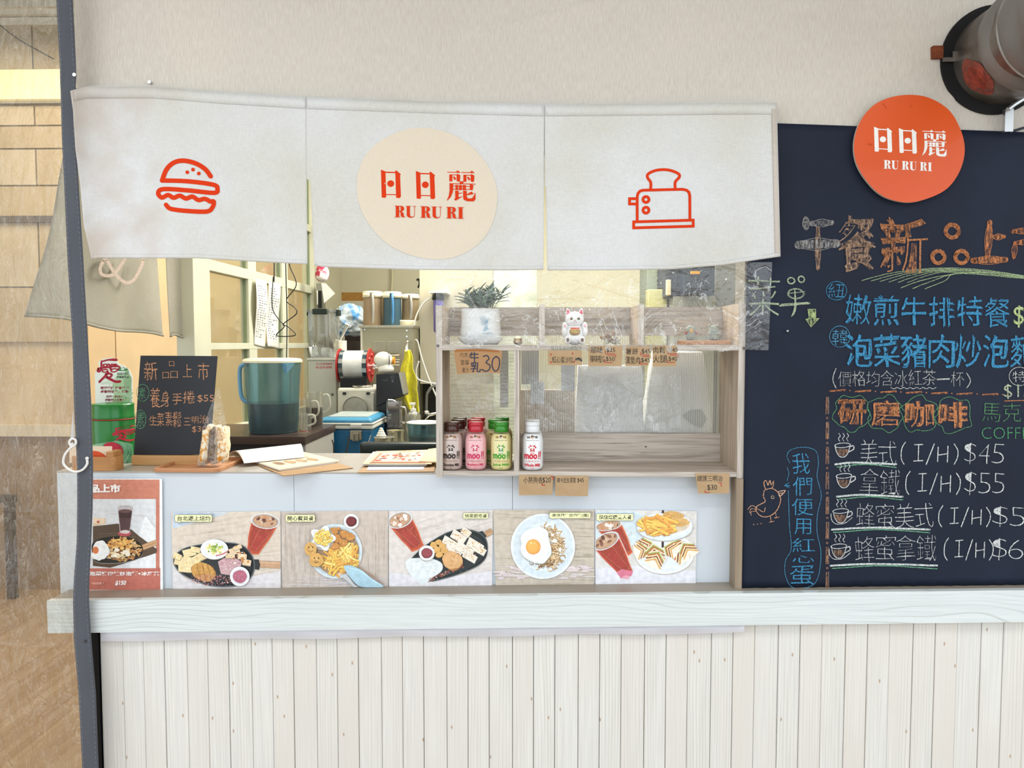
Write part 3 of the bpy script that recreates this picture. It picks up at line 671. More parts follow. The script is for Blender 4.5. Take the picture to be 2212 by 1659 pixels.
# 研磨咖啡
for i, st in enumerate('研磨咖啡'):
    a = 1809+i*73; b = (a, 864+i*1.5, a+62, 918+i*2)
    cw.text(st, *b, 'bf7f55', off=0.035, jit=0.05); cv.text(st, *b, 'c58457', off=-0.012, jit=0.05)
    pts = []
    for k in range(22):
        t = 2*PI*k/22; rr = 1+0.10*math.sin(5*t+i*1.7)+0.05*math.sin(9*t+i); pts.append((a+31+41*rr*math.cos(t)*(1 if abs(math.cos(t)) < .9 else .95), 892+i*1.5+38*rr*math.sin(t)))
    cv.line(pts, 1.5, '5e9468', closed=True, curve=3)
row('馬克老師', 2121, 873, 2296, 912, '5a9064', -0.018, 0.12); ch('COFFEE', 2121, 923, 2240, 948, '559c6c', -0.02, jit=.03)
flush('chalk_coffee_title', 'orange coffee title outlined in green')
def cup(x, y, saucer=False):
    c = 'd0d3d4'; cv.ring(x+17, y+14, 17, 5, 1.6, c, rot=-4); cv.line([(x+1, y+15), (x+4, y+28), (x+11, y+38), (x+21, y+39), (x+29, y+30), (x+33, y+14)], 1.8, c, curve=5)
    cv.line([(x+33, y+17), (x+40, y+15), (x+41, y+22), (x+31, y+28)], 2.4, c, curve=5); cw.poly([(x+3, y+22), (x+31, y+22), (x+26, y+34), (x+18, y+38), (x+9, y+35)], '8d6f5a')
    for k in range(3): cv.line([(x+9+k*9, y-12), (x+12+k*9, y-6), (x+8+k*9, y-1), (x+11+k*9, y+5)], 1.4, c, curve=4)
    if saucer: cv.line([(x-4, y+20), (x-2, y+34), (x+8, y+42), (x+26, y+40), (x+42, y+28)], 1.4, c, curve=4)
def coffee(cupx, cupy, name, nb, pr, y0, y1, price, px0, px1, ul, sc):
    c = 'd6d9da'; cup(cupx, cupy, sc); row(name, nb[0], y0-4, nb[1], y1+2, c, -0.022, 0.06)
    a, b = pr; s = b-a
    cv.line([(a+10, y0), (a+2, y0+14), (a+1, y1-12), (a+7, y1)], 2.0, c, curve=5)
    for xx in ((a+s*.24, a+s*.38),): cv.line([(xx[0], y0+6), (xx[1], y0+5)], 2, c, jit=.4); cv.line([(sum(xx)/2, y0+6), (sum(xx)/2-1, y1-8)], 2, c); cv.line([(xx[0]-2, y1-7), (xx[1], y1-8)], 2, c)
    cv.line([(a+s*.58, y0+4), (a+s*.44, y1)], 2.2, c, jit=.4)
    cv.line([(a+s*.65, y0+11), (a+s*.64, y1-6)], 2.2, c); cv.line([(a+s*.82, y0+9), (a+s*.81, y1-5)], 2.2, c); cv.line([(a+s*.65, y0+28), (a+s*.82, y0+25)], 2, c)
    cv.line([(b-9, y0+4), (b-1, y0+18), (b-2, y1-14), (b-9, y1)], 2.0, c, curve=5)
    w = (px1-px0)/len(price)
    for i, k in enumerate(price): cv.text(k, px0+i*w+1, y0+4-(3 if k == '$' else 0), px0+(i+1)*w-4, y1+(2 if k == '$' else 0)-2, c, off=-0.032, jit=.05, rot=3)
    cv.line([(ul[0], ul[2]+3), ((ul[0]+ul[1])/2-20, ul[2]-1), (ul[1], ul[2]+3)], 4, 'd3dcda', curve=6, jit=.3); cv.line([(ul[0]+4, ul[2]+9), ((ul[0]+ul[1])/2, ul[2]+3), (ul[1], ul[2]+10)], 2.2, '6fa887', curve=6, jit=.3)
coffee(1803, 948, '美式', (1858, 1936), (1946, 2070), 955, 1003, '$45', 2082, 2174, (1804, 1936, 1000), False)
coffee(1806, 1014, '拿鐵', (1857, 1944), (1956, 2075), 1018, 1068, '$55', 2083, 2174, (1808, 1950, 1070), False)
coffee(1799, 1090, '蜂蜜美式', (1850, 2016), (2027, 2140), 1092, 1138, '$55', 2144, 2254, (1797, 2008, 1141), True)
coffee(1795, 1166, '蜂蜜拿鐵', (1847, 2022), (2039, 2146), 1162, 1210, '$65', 2142, 2250, (1794, 2024, 1219), True)
flush('chalk_coffee_list', 'white coffee list with cups and underlines')
for st, b in (('我', (1711, 980, 1749, 1024)), ('們', (1713, 1030, 1754, 1070)), ('便', (1711, 1076, 1756, 1113)), ('用', (1716, 1121, 1752, 1154)), ('紅', (1712, 1162, 1760, 1192)), ('心', (1712, 1200, 1759, 1216)), ('蛋', (1706, 1222, 1758, 1263))):
    ch(st, *b, BL, -0.008)
cv.line([(1706, 1000), (1700, 985), (1708, 972), (1735, 966), (1762, 974), (1768, 1000), (1765, 1030), (1774, 1070), (1766, 1110), (1765, 1150), (1773, 1190), (1770, 1235), (1758, 1262), (1730, 1271), (1708, 1266), (1696, 1240), (1697, 1210), (1709, 1185), (1705, 1130), (1703, 1060)], 1.3, '4c93b8', curve=5)
cv.line([(1705, 1053), (1695, 1049), (1704, 1043)], 1.6, BL); cv.line([(1695, 1049), (1706, 1049)], 1.6, BL); cv.line([(1700, 1010), (1704, 1022), (1700, 1038)], 1.2, '4c93b8', curve=4)
flush('chalk_egg_note', 'blue vertical characters in an outline')
CK = 'cf9f80'
cv.line([(1651, 1059), (1666, 1055), (1679, 1062), (1686, 1076), (1684, 1090), (1676, 1105), (1662, 1115), (1647, 1116), (1636, 1108), (1633, 1096), (1645, 1088), (1653, 1083), (1649, 1072), (1651, 1059)], 1.8, CK, curve=5)
cv.line([(1654, 1058), (1650, 1043), (1655, 1038), (1659, 1048), (1663, 1038), (1666, 1047), (1671, 1040), (1670, 1050), (1666, 1055)], 1.8, CK, curve=4)
cv.line([(1681, 1062), (1696, 1060), (1685, 1072), (1683, 1066), (1691, 1065)], 2, 'dcb69e', curve=3); scribble(1669, 1074, 3.5, 'c8b89c', turns=2, w=1)
for k in range(3): cv.line([(1636-k, 1098+k*3), (1624-k, 1092+k*7), (1615+k*4, 1101+k*6)], 1.4, CK, curve=4)
cv.line([(1638, 1100), (1650, 1106), (1653, 1096)], 1.4, CK, curve=4)
for a in ((1664, 1115), (1675, 1106)): cv.line([a, (a[0]+2, a[1]+12)], 1.5, CK); cv.line([(a[0]-2, a[1]+13), (a[0]+8, a[1]+11)], 1.5, CK)
for k in range(3): cv.ell(1628+k*8, 1133-k, 1.2, 1.2, CK)
flush('chalk_chick', 'orange line drawing of a chick')
bm = new(); sphere(bm, W(1701, 715, -0.012), 0.004); tag(obj('nail', bm, mat('steel_bright', 'cfd0d0', 0.25, 1.0)), 'round-headed nail in the blackboard beneath the chalk arrow', 'nail')

# ================================================================== noren curtain
TOP = [(152, 196), (185, 187), (330, 187), (480, 199), (660, 210), (980, 221), (1170, 226), (1400, 224), (1560, 222), (1680, 222)]
BOT = [(196, 561), (215, 558), (430, 558), (560, 566), (664, 571), (700, 577), (900, 583), (1100, 584), (1174, 583), (1182, 584), (1300, 584), (1450, 582), (1560, 573), (1686, 554)]
def nY(x, y, fold=True):
    """depth of the noren cloth: soft folds, more towards the hem"""
    t = min(max((y-190)/380, 0), 1.1)
    v = -0.026 - 0.012*t + t*0.010*math.sin(x*0.0125+0.6) + t*0.004*math.sin(x*0.031+y*0.006+2) + 0.0025*noise.noise(Vector((x*.012, y*.012, 0)))
    v += 0.0018*noise.noise(Vector((x*.035+y*.02, y*.03, 5)))
    if x < 260: v -= 0.090*((260-x)/100)**2*0.75
    if x > 1560: v += -0.012*((x-1560)/120)**2
    return v
linen = bpy.data.materials.new('linen'); linen.use_nodes = True
def make_linen(m, base, stain, dirt=False):
    n, l = nodes_of(m); b = n['Principled BSDF']; b.inputs['Roughness'].default_value = 0.9; b.inputs['Specular IOR Level'].default_value = 0.1
    tc = add(n, 'ShaderNodeTexCoord')
    def nz(sc, det=2.0):
        mp = add(n, 'ShaderNodeMapping'); mp.inputs['Scale'].default_value = sc; l.new(tc.outputs['Object'], mp.inputs['Vector'])
        x = add(n, 'ShaderNodeTexNoise', i_Scale=1.0, i_Detail=det); l.new(mp.outputs[0], x.inputs['Vector']); return x
    h, v, g = nz((900, 900, 60)), nz((60, 60, 900)), nz((3.2, 3.2, 3.2), 4.0)
    ad = add(n, 'ShaderNodeMath', operation='ADD'); l.new(h.outputs['Fac'], ad.inputs[0]); l.new(v.outputs['Fac'], ad.inputs[1])
    rp = add(n, 'ShaderNodeMapRange'); rp.inputs['From Min'].default_value = 0.7; rp.inputs['From Max'].default_value = 1.3; rp.inputs['To Min'].default_value = 0.90; rp.inputs['To Max'].default_value = 1.06; l.new(ad.outputs[0], rp.inputs['Value'])
    cr = add(n, 'ShaderNodeValToRGB'); cr.color_ramp.elements[0].position = 0.36; cr.color_ramp.elements[1].position = 0.62; cr.color_ramp.elements[0].color = lin(stain); cr.color_ramp.elements[1].color = lin(base); l.new(g.outputs['Fac'], cr.inputs['Fac'])
    sx = add(n, 'ShaderNodeSeparateXYZ'); l.new(tc.outputs['Object'], sx.inputs[0])
    sc = add(n, 'ShaderNodeVectorMath', operation='SCALE'); l.new(cr.outputs[0], sc.inputs[0]); l.new(rp.outputs[0], sc.inputs['Scale']); out = sc.outputs[0]
    if dirt:   # grubby left end of the curtain
        dn = nz((5, 5, 5), 5.0); m1 = add(n, 'ShaderNodeMath', operation='MULTIPLY_ADD'); l.new(sx.outputs[0], m1.inputs[0]); m1.inputs[1].default_value = -1.0; l.new(dn.outputs['Fac'], m1.inputs[2])
        dr_ = add(n, 'ShaderNodeValToRGB'); dr_.color_ramp.elements[0].position = 0.0; dr_.color_ramp.elements[1].position = 1.0
        m2 = add(n, 'ShaderNodeMapRange'); m2.inputs['From Min'].default_value = 1.22; m2.inputs['From Max'].default_value = 1.42; l.new(m1.outputs[0], m2.inputs['Value'])
        mm = add(n, 'ShaderNodeMix', data_type='RGBA'); l.new(m2.outputs[0], mm.inputs['Factor']); l.new(out, mm.inputs[6]); mm.inputs[7].default_value = lin('cbc2ba'); out = mm.outputs[2]
    l.new(out, b.inputs['Base Color'])
    bp = add(n, 'ShaderNodeBump', i_Strength=0.3, i_Distance=0.0005); l.new(ad.outputs[0], bp.inputs['Height']); l.new(bp.outputs[0], b.inputs['Normal'])
make_linen(linen, 'dbdcdd', 'd2d1c9', dirt=True)
edge_linen = bpy.data.materials.new('soiled_linen'); edge_linen.use_nodes = True; make_linen(edge_linen, 'cfc6bc', 'c0b6ac')
nr = thing('noren_curtain', 'white three-panel fabric curtain with red burger, lettering and toaster prints', 'curtain', W(920, 560, -0.03))
def npanel(xt0, xt1, xb0, xb1, left=None):
    def f(u, v):
        a = lerp(xt0, xb0, v); b = lerp(xt1, xb1, v)
        if left: a = pl(left, v)
        if v < 0.5 and not left: a = xt0
        x = lerp(a, b, u); y = lerp(pl(TOP, x), pl(BOT, x), v)
        return W(x, y, nY(x, y))
    return G(f, 130, 80)
left_edge = [(0, 152), (0.12, 158), (0.35, 163), (0.55, 173), (0.8, 181), (1, 198)]
obj('fabric_panel', npanel(152, 661, 198, 664, left_edge), linen, nr, smooth=True, solid=0.0012)
obj('fabric_panel', npanel(661.5, 1176, 679, 1174), linen, nr, smooth=True, solid=0.0012)
obj('fabric_panel', npanel(1176.5, 1678, 1182, 1686), linen, nr, smooth=True, solid=0.0012)
# hems: stitched doubled strips along the edges
def strip(name, fa, fb, n=70, off=0.0018, m=linen):
    def f(u, v):
        a, b = fa(u), fb(u); x, y = lerp(a[0], b[0], v), lerp(a[1], b[1], v); return W(x, y, nY(x, y)-off)
    return obj(name, G(f, n, 2), m, nr, smooth=True, solid=0.0008)
for x0, x1 in ((160, 660), (663, 1174), (1178, 1676)):
    strip('top_hem', lambda u: (lerp(x0, x1, u), pl(TOP, lerp(x0, x1, u))+1), lambda u: (lerp(x0, x1, u), pl(TOP, lerp(x0, x1, u))+25))
for x0, x1 in ((201, 663), (682, 1172), (1184, 1684)):
    strip('bottom_hem', lambda u: (lerp(x0, x1, u), pl(BOT, lerp(x0, x1, u))-9), lambda u: (lerp(x0, x1, u), pl(BOT, lerp(x0, x1, u))-0.5))
strip('side_hem', lambda u: (lerp(1666, 1674, u), lerp(224, 553, u)), lambda u: (lerp(1677, 1685, u), lerp(223, 552, u)), m=edge_linen)
bm = new(); tube(bm, [W(x, pl(TOP, x)+2, -0.012) for x in range(165, 1680, 30)], 0.006, 8); obj('hanging_rod', bm, mat('white_rod', 'd8d6d0', 0.5), nr)
RED = 'd8380a'
nc_map = lambda x, y, off: W(x, y, nY(x, y)-0.0016-off)
nc = Canvas(nc_map, step=0.00002); nc.maxl = 7
s = 2.9625
bur = [(1348,1128),(1310,1080),(1245,1043),(1170,1028),(1110,1042),(1065,1085),(1037,1155),(1200,1160),(1365,1182),(1391,1210),(1368,1234),(1200,1218),(1045,1210),(1012,1236),(1035,1264),(1075,1248),(1110,1265),(1150,1252),(1190,1270),(1230,1258),(1270,1280),(1310,1272),(1345,1290),(1367,1290),(1362,1322),(1325,1353),(1200,1350),(1110,1340),(1080,1330),(1062,1310)]
def seg(i, j): return bur[i:j]
nc.line([(p[0]/s, p[1]/s) for p in spline([(a, b, 0) for a, b in bur[0:7]], 8)], 10, RED)
nc.line([(p[0]/s, p[1]/s) for p in spline([(a, b, 0) for a, b in bur[6:23]], 8)], 9.6, RED)
nc.line([(p[0]/s, p[1]/s) for p in spline([(a, b, 0) for a, b in bur[22:]], 8)], 9.6, RED)
for a, b in ((1198, 1102), (1235, 1085), (1272, 1110)): nc.ell(a/s, b/s, 4, 4, RED)
fprint = print_mat('fabric_print', 0.9, 0.06, 500)
nc.build('burger_print', fprint, nr, 'red line drawing of a burger'); nc = Canvas(nc_map, step=0.00002); nc.maxl = 7
tx = lambda a, b: (1160+a/3.95, 200+b/3.95)
nc.line([tx(*p[:2]) for p in spline([(a, b, 0) for a, b in [(970,822),(970,765),(943,725),(950,693),(1010,665),(1085,657),(1150,667),(1208,693),(1214,722),(1180,763),(1180,820)]], 6)], 6, RED)
nc.line([tx(*p) for p in [(855,1092),(855,890),(862,860),(880,840),(905,833),(1240,825),(1275,832),(1297,850),(1304,880),(1305,1085)]], 6, RED)
nc.line([tx(*p) for p in [(825,1103),(1333,1088),(1333,1140),(825,1154)]], 6, RED, closed=True)
nc.line([tx(*p) for p in [(855,905),(790,905),(790,950),(855,950)]], 6, RED)
for yy in (912, 1003): nc.ring(*tx(930, yy), 6.3, 6.3, 6.2, RED)
nc.build('toaster_print', fprint, nr, 'red line drawing of a toaster'); nc = Canvas(nc_map, step=0.00004); nc.maxl = 7
nc.ell(923, 418, 156, 138, 'dfd3c0', rot=28, n=60, wob=0.006)
def ri(c, x0, y0, x1, y1, col, dot):
    w, h = x1-x0, y1-y0
    P = lambda L_: [(x0+a*w, y0+b*h) for a, b in L_]
    c.poly(P([(0, 0), (.23, .06), (.27, .97), (.2, 1), (.04, .99)]), col); c.poly(P([(.71, .04), (.76, .01), (1, .15), (.96, .19), (1, .94), (.93, 1), (.76, .99)]), col)
    c.poly(P([(.22, .07), (.74, .07), (.74, .115), (.22, .115)]), col); c.poly(P([(.25, .86), (.76, .86), (.76, .895), (.25, .895)]), col)
    c.ell(x0+.49*w, y0+.49*h, .175*w, .118*h, dot)
def letters(c, st, x0, y0, x1, y1, col):
    """fat-face serif R, U and I"""
    wid = {'R': 1.0, 'U': 0.95, 'I': 0.62, ' ': 0.38}; tot = sum(wid[k] for k in st); u = (x1-x0)/tot; x = x0; h = y1-y0
    for k in st:
        w = wid[k]*u; P = lambda L_: [(x+a*w, y0+b*h) for a, b in L_]
        if k in 'RI':
            sw = .30 if k == 'R' else .52; a0 = .13 if k == 'R' else .24
            c.poly(P([(a0, 0), (a0+sw, 0), (a0+sw, 1), (a0, 1)]), col)
            e = a0+sw+(.1 if k == 'R' else .22)
            c.poly(P([(a0-.12, 0), (e, 0), (e, .045), (a0-.12, .045)]), col); c.poly(P([(a0-.12, .955), (e, .955), (e, 1), (a0-.12, 1)]), col)
        if k == 'R':
            c.poly(P([(.40, 0), (.62, 0), (.80, .06), (.87, .17), (.87, .30), (.80, .42), (.62, .50), (.40, .51), (.40, .465), (.50, .455), (.57, .38), (.57, .12), (.50, .05), (.40, .045)]), col)
            c.poly(P([(.46, .475), (.66, .51), (.80, .60), (.84, .72), (.85, .90), (.90, .95), (.97, .88), (.99, .90), (.93, .98), (.80, 1), (.64, .96), (.57, .84), (.56, .62), (.50, .52), (.44, .52)]), col)
        if k == 'U':
            c.poly(P([(.12, 0), (.42, 0), (.42, .72), (.46, .86), (.56, .93), (.68, .93), (.80, .85), (.84, .70), (.84, 0), (.885, 0), (.885, .72), (.83, .90), (.70, .99), (.48, 1.02), (.26, .97), (.14, .86), (.12, .72)]), col)
            c.poly(P([(.0, 0), (.54, 0), (.54, .045), (0, .045)]), col); c.poly(P([(.70, 0), (1.0, 0), (1.0, .045), (.70, .045)]), col)
        x += w
def li(c, x0, y0, x1, y1, col):
    """the dense third character of the sign as heavy uprights and thin cross bars"""
    w, h = x1-x0, y1-y0; P = lambda L_: [(x0+a*w, y0+b*h) for a, b in L_]
    for o in (0.0, .50):
        c.poly(P([(o+.0, .045), (o+.30, .045), (o+.37, -.01), (o+.45, .045), (o+.47, .07), (o+.0, .07)]), col)
        c.poly(P([(o+.07, .13), (o+.18, .13), (o+.18, .36), (o+.07, .36)]), col); c.poly(P([(o+.33, .13), (o+.36, .10), (o+.46, .15), (o+.45, .34), (o+.40, .37), (o+.33, .34)]), col)
        c.poly(P([(o+.10, .13), (o+.40, .13), (o+.40, .155), (o+.10, .155)]), col); c.poly(P([(o+.20, .19), (o+.26, .20), (o+.31, .26), (o+.29, .31), (o+.24, .30)]), col)
    c.poly(P([(.44, .35), (.56, .35), (.60, .375), (.56, .39), (.55, .44), (.44, .44)]), col)
    c.poly(P([(.07, .42), (1.0, .42), (1.0, .445), (.07, .445)]), col)
    c.poly(P([(.08, .42), (.21, .42), (.20, .70), (.12, .88), (-.01, 1.0), (-.02, .99), (.05, .84), (.08, .66)]), col)
    for a, b in ((.30, .36), (.42, .50), (.56, .64)): c.poly(P([(a-.01, .47), (b+.02, .47), (b+.02, .64), (a-.01, .64)]), col)
    c.poly(P([(.80, .42), (.93, .47), (.90, .63), (.80, .63)]), col)
    for yy in (.50, .60): c.poly(P([(.18, yy), (.90, yy), (.90, yy+.022), (.18, yy+.022)]), col)
    c.poly(P([(.28, .66), (.40, .66), (.40, .88), (.52, .84), (.52, .86), (.30, .99), (.24, .96), (.28, .90)]), col); c.poly(P([(.38, .74), (.52, .72), (.52, .745), (.38, .765)]), col)
    c.poly(P([(.56, .66), (.69, .66), (.69, .86), (.74, .91), (.88, .90), (.95, .80), (.98, .72), (1.0, .72), (1.0, .93), (.94, 1.0), (.70, 1.0), (.58, .95), (.56, .86)]), col)
    c.poly(P([(.68, .78), (.85, .68), (.93, .73), (.90, .77), (.68, .80)]), col)
def logo(c, f, boxes, let, col, dot):
    """f maps logo pixels to photo pixels"""
    class P_:
        def poly(s_, pts, cc): c.poly([f(*p) for p in pts], cc)
        def ell(s_, cx, cy, rx, ry, cc): a, b = f(cx, cy); a2, _ = f(cx+rx, cy); _, b2 = f(cx, cy+ry); c.ell(a, b, abs(a2-a), abs(b2-b), cc)
    p = P_(); ri(p, *boxes[0], col, dot); ri(p, *boxes[1], col, dot); li(p, *boxes[2], col); letters(p, 'RU RU RI', *let, col)
logo(nc, lambda x, y: (700+x/4.424, 260+(y+0.022*(x-990))/4.424), [(543, 480, 735, 750), (877, 485, 1062, 752), (1178, 474, 1447, 764)], (672, 822, 1338, 932), RED, RED)
nc.build('logo_print', fprint, nr, 'red lettering on a cream disc')
# soiled left edge of the noren: a darker woven patch
for i, (cx, cy) in enumerate(((1120, 300),)): pass
# screws pinning the curtain
for x, y in ((327, 180),):
    bm = new(); ycyl(bm, -0.012, -0.001, W(x, y, 0).x, W(x, y, 0).z, 0.0045, 14); tag(obj('screw', bm, mat('steel_bright', 'cfd0d0', 0.25, 1.0)), 'small steel screw in the pale wall just above the curtain', 'screw')

# ================================================================== round orange sign
rs = thing('round_sign', 'orange round sign with white lettering overlapping the blackboard top', 'sign', W(1963, 437, -0.02))
rp_ = spline([(p[0], p[1], 0) for p in [(1846, 300), (1862, 256), (1895, 222), (1945, 206), (2000, 209), (2048, 236), (2075, 280), (2084, 325), (2073, 370), (2045, 408), (2000, 430), (1955, 437), (1905, 422), (1868, 385), (1848, 345)]], 6, True)
bm = new(); slab(bm, [W(p[0], p[1], -0.028) for p in rp_], (0, 0.008, 0)); obj('sign_core', bm, mat('sign_foam_edge', 'd8cfc4', 0.6), rs)
bm = new(); slab(bm, [W(p[0], p[1], -0.0288) for p in rp_], (0, 0.0006, 0)); obj('sign_face', bm, mat('orange_face', 'e2591c', 0.33, noise_amt=0.05, nscale=(4, 4, 4), col2='d9531a', coat=0.15), rs)
sc_ = Canvas(flat(-0.0292, 1780, 0, 3.6875)); w_ = 'f4f1ec'
logo(sc_, lambda x, y: (x, y+0.055*(x-670)), [(398, 1024, 543, 1222), (596, 1024, 740, 1222), (785, 1026, 976, 1232)], (474, 1285, 862, 1354), w_, w_)
for px in ((470, 830), (485, 850), (685, 845), (350, 1145), (365, 1150)):
    for k in range(3): sc_.line([(px[0]+k*6, px[1]-k*4), (px[0]+4+k*6, px[1]+10)], 1.5, 'a83c10')
sc_.build('lettering', INK, rs)

# ================================================================== exhaust duct at the upper right
dx, dz = W(2146, 132, 0).x, W(2146, 132, 0).z
du = thing('exhaust_duct', 'grey flexible exhaust duct coming out of a black-rimmed hole in the wall', 'duct', (dx, -0.3, dz-0.15))
bm = new(); ycyl(bm, -0.012, -0.004, dx, dz, 0.142, 56); obj('rim', bm, mat('rim_black', '0b0b0d', 0.8), du)  # plain black disc behind the metal collar
mt = mat('sooty_metal', '9a928a', 0.38, 0.75, noise_amt=0.2, nscale=(9, 9, 9), col2='57504a', bump=0.2, bscale=18)
bm = new(); ycyl(bm, -0.20, -0.010, dx+.010, dz+0.004, 0.122, 56); obj('metal_collar', bm, mt, du, smooth=True, auto=40)
bm = new(); g_ = []
def flex(u, v):
    y = lerp(-0.13, -0.85, v); r = 0.128+0.012*v+0.0035*math.sin(v*60)+0.004*noise.noise(Vector((math.cos(u*2*PI)*2, math.sin(u*2*PI)*2, v*7)))
    return Vector((dx+.012+v*0.05+r*math.cos(2*PI*u), y, dz+0.006+v*.02+r*math.sin(2*PI*u)))
grid(bm, flex, 64, 110); bmesh.ops.remove_doubles(bm, verts=bm.verts, dist=1e-5)
obj('flexible_hose', bm, mat('grey_hose', '87847f', 0.45, 0.2, noise_amt=0.12, nscale=(5, 5, 5), bump=0.3, bscale=30), du, smooth=True)
bm = new()
for yy in (-0.20, -0.30, -0.44):
    pts = [(dx+.012-yy*0.06+0.134*math.cos(2*PI*i/48), yy, dz+.008+0.134*math.sin(2*PI*i/48)) for i in range(48)]; tube(bm, pts, 0.0035, 6, closed=True)
obj('hose_ring', bm, mat('grey_hose_ring', 'a3a09a', 0.4, 0.2), du, smooth=True)
bm = new(); a = W(2070, 122, -0.1); box(bm, W(2036, 118, -.02).x, W(2071, 118, -.02).x, -0.024, -0.02, W(2050, 134, -.02).z, W(2050, 125, -.02).z); box(bm, W(2058, 118, -.024).x, W(2071, 118, -.024).x, -0.0245, -0.0225, W(2050, 134, -.02).z, W(2050, 112, -.02).z)
obj('bracket', bm, mat('bracket_steel', '8b8580', 0.35, 0.8), du)
bm = new(); box(bm, W(2017, 110, -.02).x, W(2040, 110, -.02).x, -0.016, -0.002, W(2030, 124, -.02).z, W(2030, 97, -.02).z); obj('rusty_lug', bm, mat('rust', '8a4524', 0.8, noise_amt=.25, nscale=(60, 60, 60)), du)
bm = new(); tube(bm, [W(2212, 212, -.03), W(2190, 226, -.04), W(2178, 236, -.04)], 0.006, 8); box(bm, W(2170, 238, -.03).x, W(2188, 238, -.03).x, -0.034, -0.022, W(2180, 285, -.03).z, W(2180, 236, -.03).z)
obj('strut', bm, mat('bright_bracket', 'd0d2d4', 0.2, 0.9), du)
bm = new(); tube(bm, spline([W(2180, 286, -.03), W(2196, 281, -.03), W(2225, 274, -.03), W(2300, 268, -.03)], 6), 0.0035, 8); obj('support_cable', bm, mat('navy_cable', '1c2030', .5), du)
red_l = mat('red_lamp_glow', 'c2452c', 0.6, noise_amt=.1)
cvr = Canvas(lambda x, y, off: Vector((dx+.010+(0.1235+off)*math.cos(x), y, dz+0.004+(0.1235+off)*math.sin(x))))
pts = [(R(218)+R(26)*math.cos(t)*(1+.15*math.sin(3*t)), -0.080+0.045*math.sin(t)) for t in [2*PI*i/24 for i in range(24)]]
cvr.maxl = .05; cvr.poly(pts, '9c4c3e'); cvr.poly([(R(218)+(p[0]-R(218))*.6, -0.085+(p[1]+.085)*.6) for p in pts], 'a24434'); cvr.build('painted_red_reflection', print_mat('red_reflection_mat', 0.5, 0.2, 60, alpha_noise=(45, 0.35, 0.6, 0.35)), du, 'red reflection painted on the metal collar')  # red reflection painted as a patch of colour on the collar

# ================================================================== left plastic curtain with grey strap and hook
ST = [(-60, 118, 154), (0, 122, 157), (160, 130, 165), (190, 131, 164), (300, 134, 163), (400, 139, 170), (560, 146, 180), (740, 157, 190), (870, 160, 197), (1010, 167, 201), (1100, 167, 200), (1170, 166, 197), (1250, 160, 193), (1300, 158, 192), (1380, 160, 197), (1500, 170, 207), (1659, 178, 213), (1760, 182, 217)]
SL = [(a, b) for a, b, c in ST]; SR = [(a, c) for a, b, c in ST]
YS = -0.075
def strapY(y): return YS + 0.004*math.sin(y*.011) + 0.006*math.exp(-((y-158)/40)**2) - 0.008*math.exp(-((y-1250)/60)**2)
fabric_grey = mat('grey_webbing', '51555e', 0.8, noise_amt=0.08, nscale=(14, 14, 5), bump=0.3, bscale=500, sheen=.2)
pc = thing('plastic_curtain', 'clear crinkled plastic curtain with grey fabric edging at the left', 'curtain', W(150, 1700, YS))
def strapf(u, v):
    y = lerp(-60, 1760, v); p = W(lerp(pl(SL, y), pl(SR, y), u), y, strapY(y)-0.0008*math.sin(u*PI))
    p.y += 0.0015*math.exp(-((y-158)/30)**2)*math.cos(u*14+y*.05); return p
obj('edge_strap', G(strapf, 6, 240), fabric_grey, pc, smooth=True, solid=0.0015)
bm = new()
for u in (0.1, 0.86):
    y = -50
    while y < 1750:
        a, b = strapf(u, (y+60)/1820), strapf(u, (y+66)/1820); a.y -= 0.0012; b.y -= 0.0012; tube(bm, [a, b], 0.00035, 3); y += 11
tag(obj('stitching', bm, mat('thread', '9aa0a8', .7), pc), kind='stuff')
# clear sheet: hangs with vertical crinkles, two welded horizontal seams
rng = random.Random(3)
creases = [(rng.uniform(-120, 165), rng.uniform(250, 1350), rng.uniform(60, 300), rng.uniform(3, 7), rng.uniform(-.12, .12), rng.choice([-1, 1])*rng.uniform(.0015, .004)) for _ in range(46)]
def sheetf(u, v):
    y = lerp(-60, 1760, v); xr_ = pl(SL, y)+3; x = lerp(-260, xr_, u)
    d = 0.012*noise.noise(Vector((x*.006, y*.0022, 1))) + 0.0045*noise.noise(Vector((x*.03, y*.007, 4))) + 0.002*noise.noise(Vector((x*.07, y*.03, 8)))
    for cx, cy, L_, w, sl, a in creases:
        dy = (y-cy)/L_
        if abs(dy) < 1.6: d += a*math.exp(-((x-cx-sl*(y-cy))/w)**2-dy*dy)
    for sy in (790, 1100, 1392): d -= 0.003*math.exp(-((y-sy-6*math.sin(x*.02))/3.0)**2)
    d *= min(1, (1-u)*6+.15)
    return W(x, y, strapY(y)+0.001+d)
obj('clear_sheet', G(sheetf, 150, 420), film('curtain_film', (0.985, 0.975, 0.95), 0.06, 0.04, 0.14, 0.9, 10, (3.2, 3.2, .9), 'efe6d2', painted_glint=.22, vw=.014), pc, smooth=True)
bm = new(); ycyl(bm, strapY(160)-0.006, strapY(160), W(158, 160, YS).x, W(158, 160, YS).z, 0.005, 14); obj('rivet', bm, mat('steel_bright', 'cfd0d0', .25, 1.0), pc)
bm = new(); ycyl(bm, strapY(1385)-0.004, strapY(1385), W(184, 1385, YS).x, W(184, 1385, YS).z, 0.004, 12); obj('rivet', bm, mat('dark_rivet', '55585c', .4, .8), pc)
bm = new()
hk = [(158, 957), (153, 962), (150, 955), (155, 948), (163, 950), (163, 960), (152, 968), (140, 983), (137, 1000), (146, 1012), (162, 1019), (178, 1015), (188, 1003), (188, 992)]
tube(bm, spline([W(a, b, YS-0.012) for a, b in hk], 7), 0.0032, 10); sphere(bm, W(188, 990, YS-0.012), 0.0045)
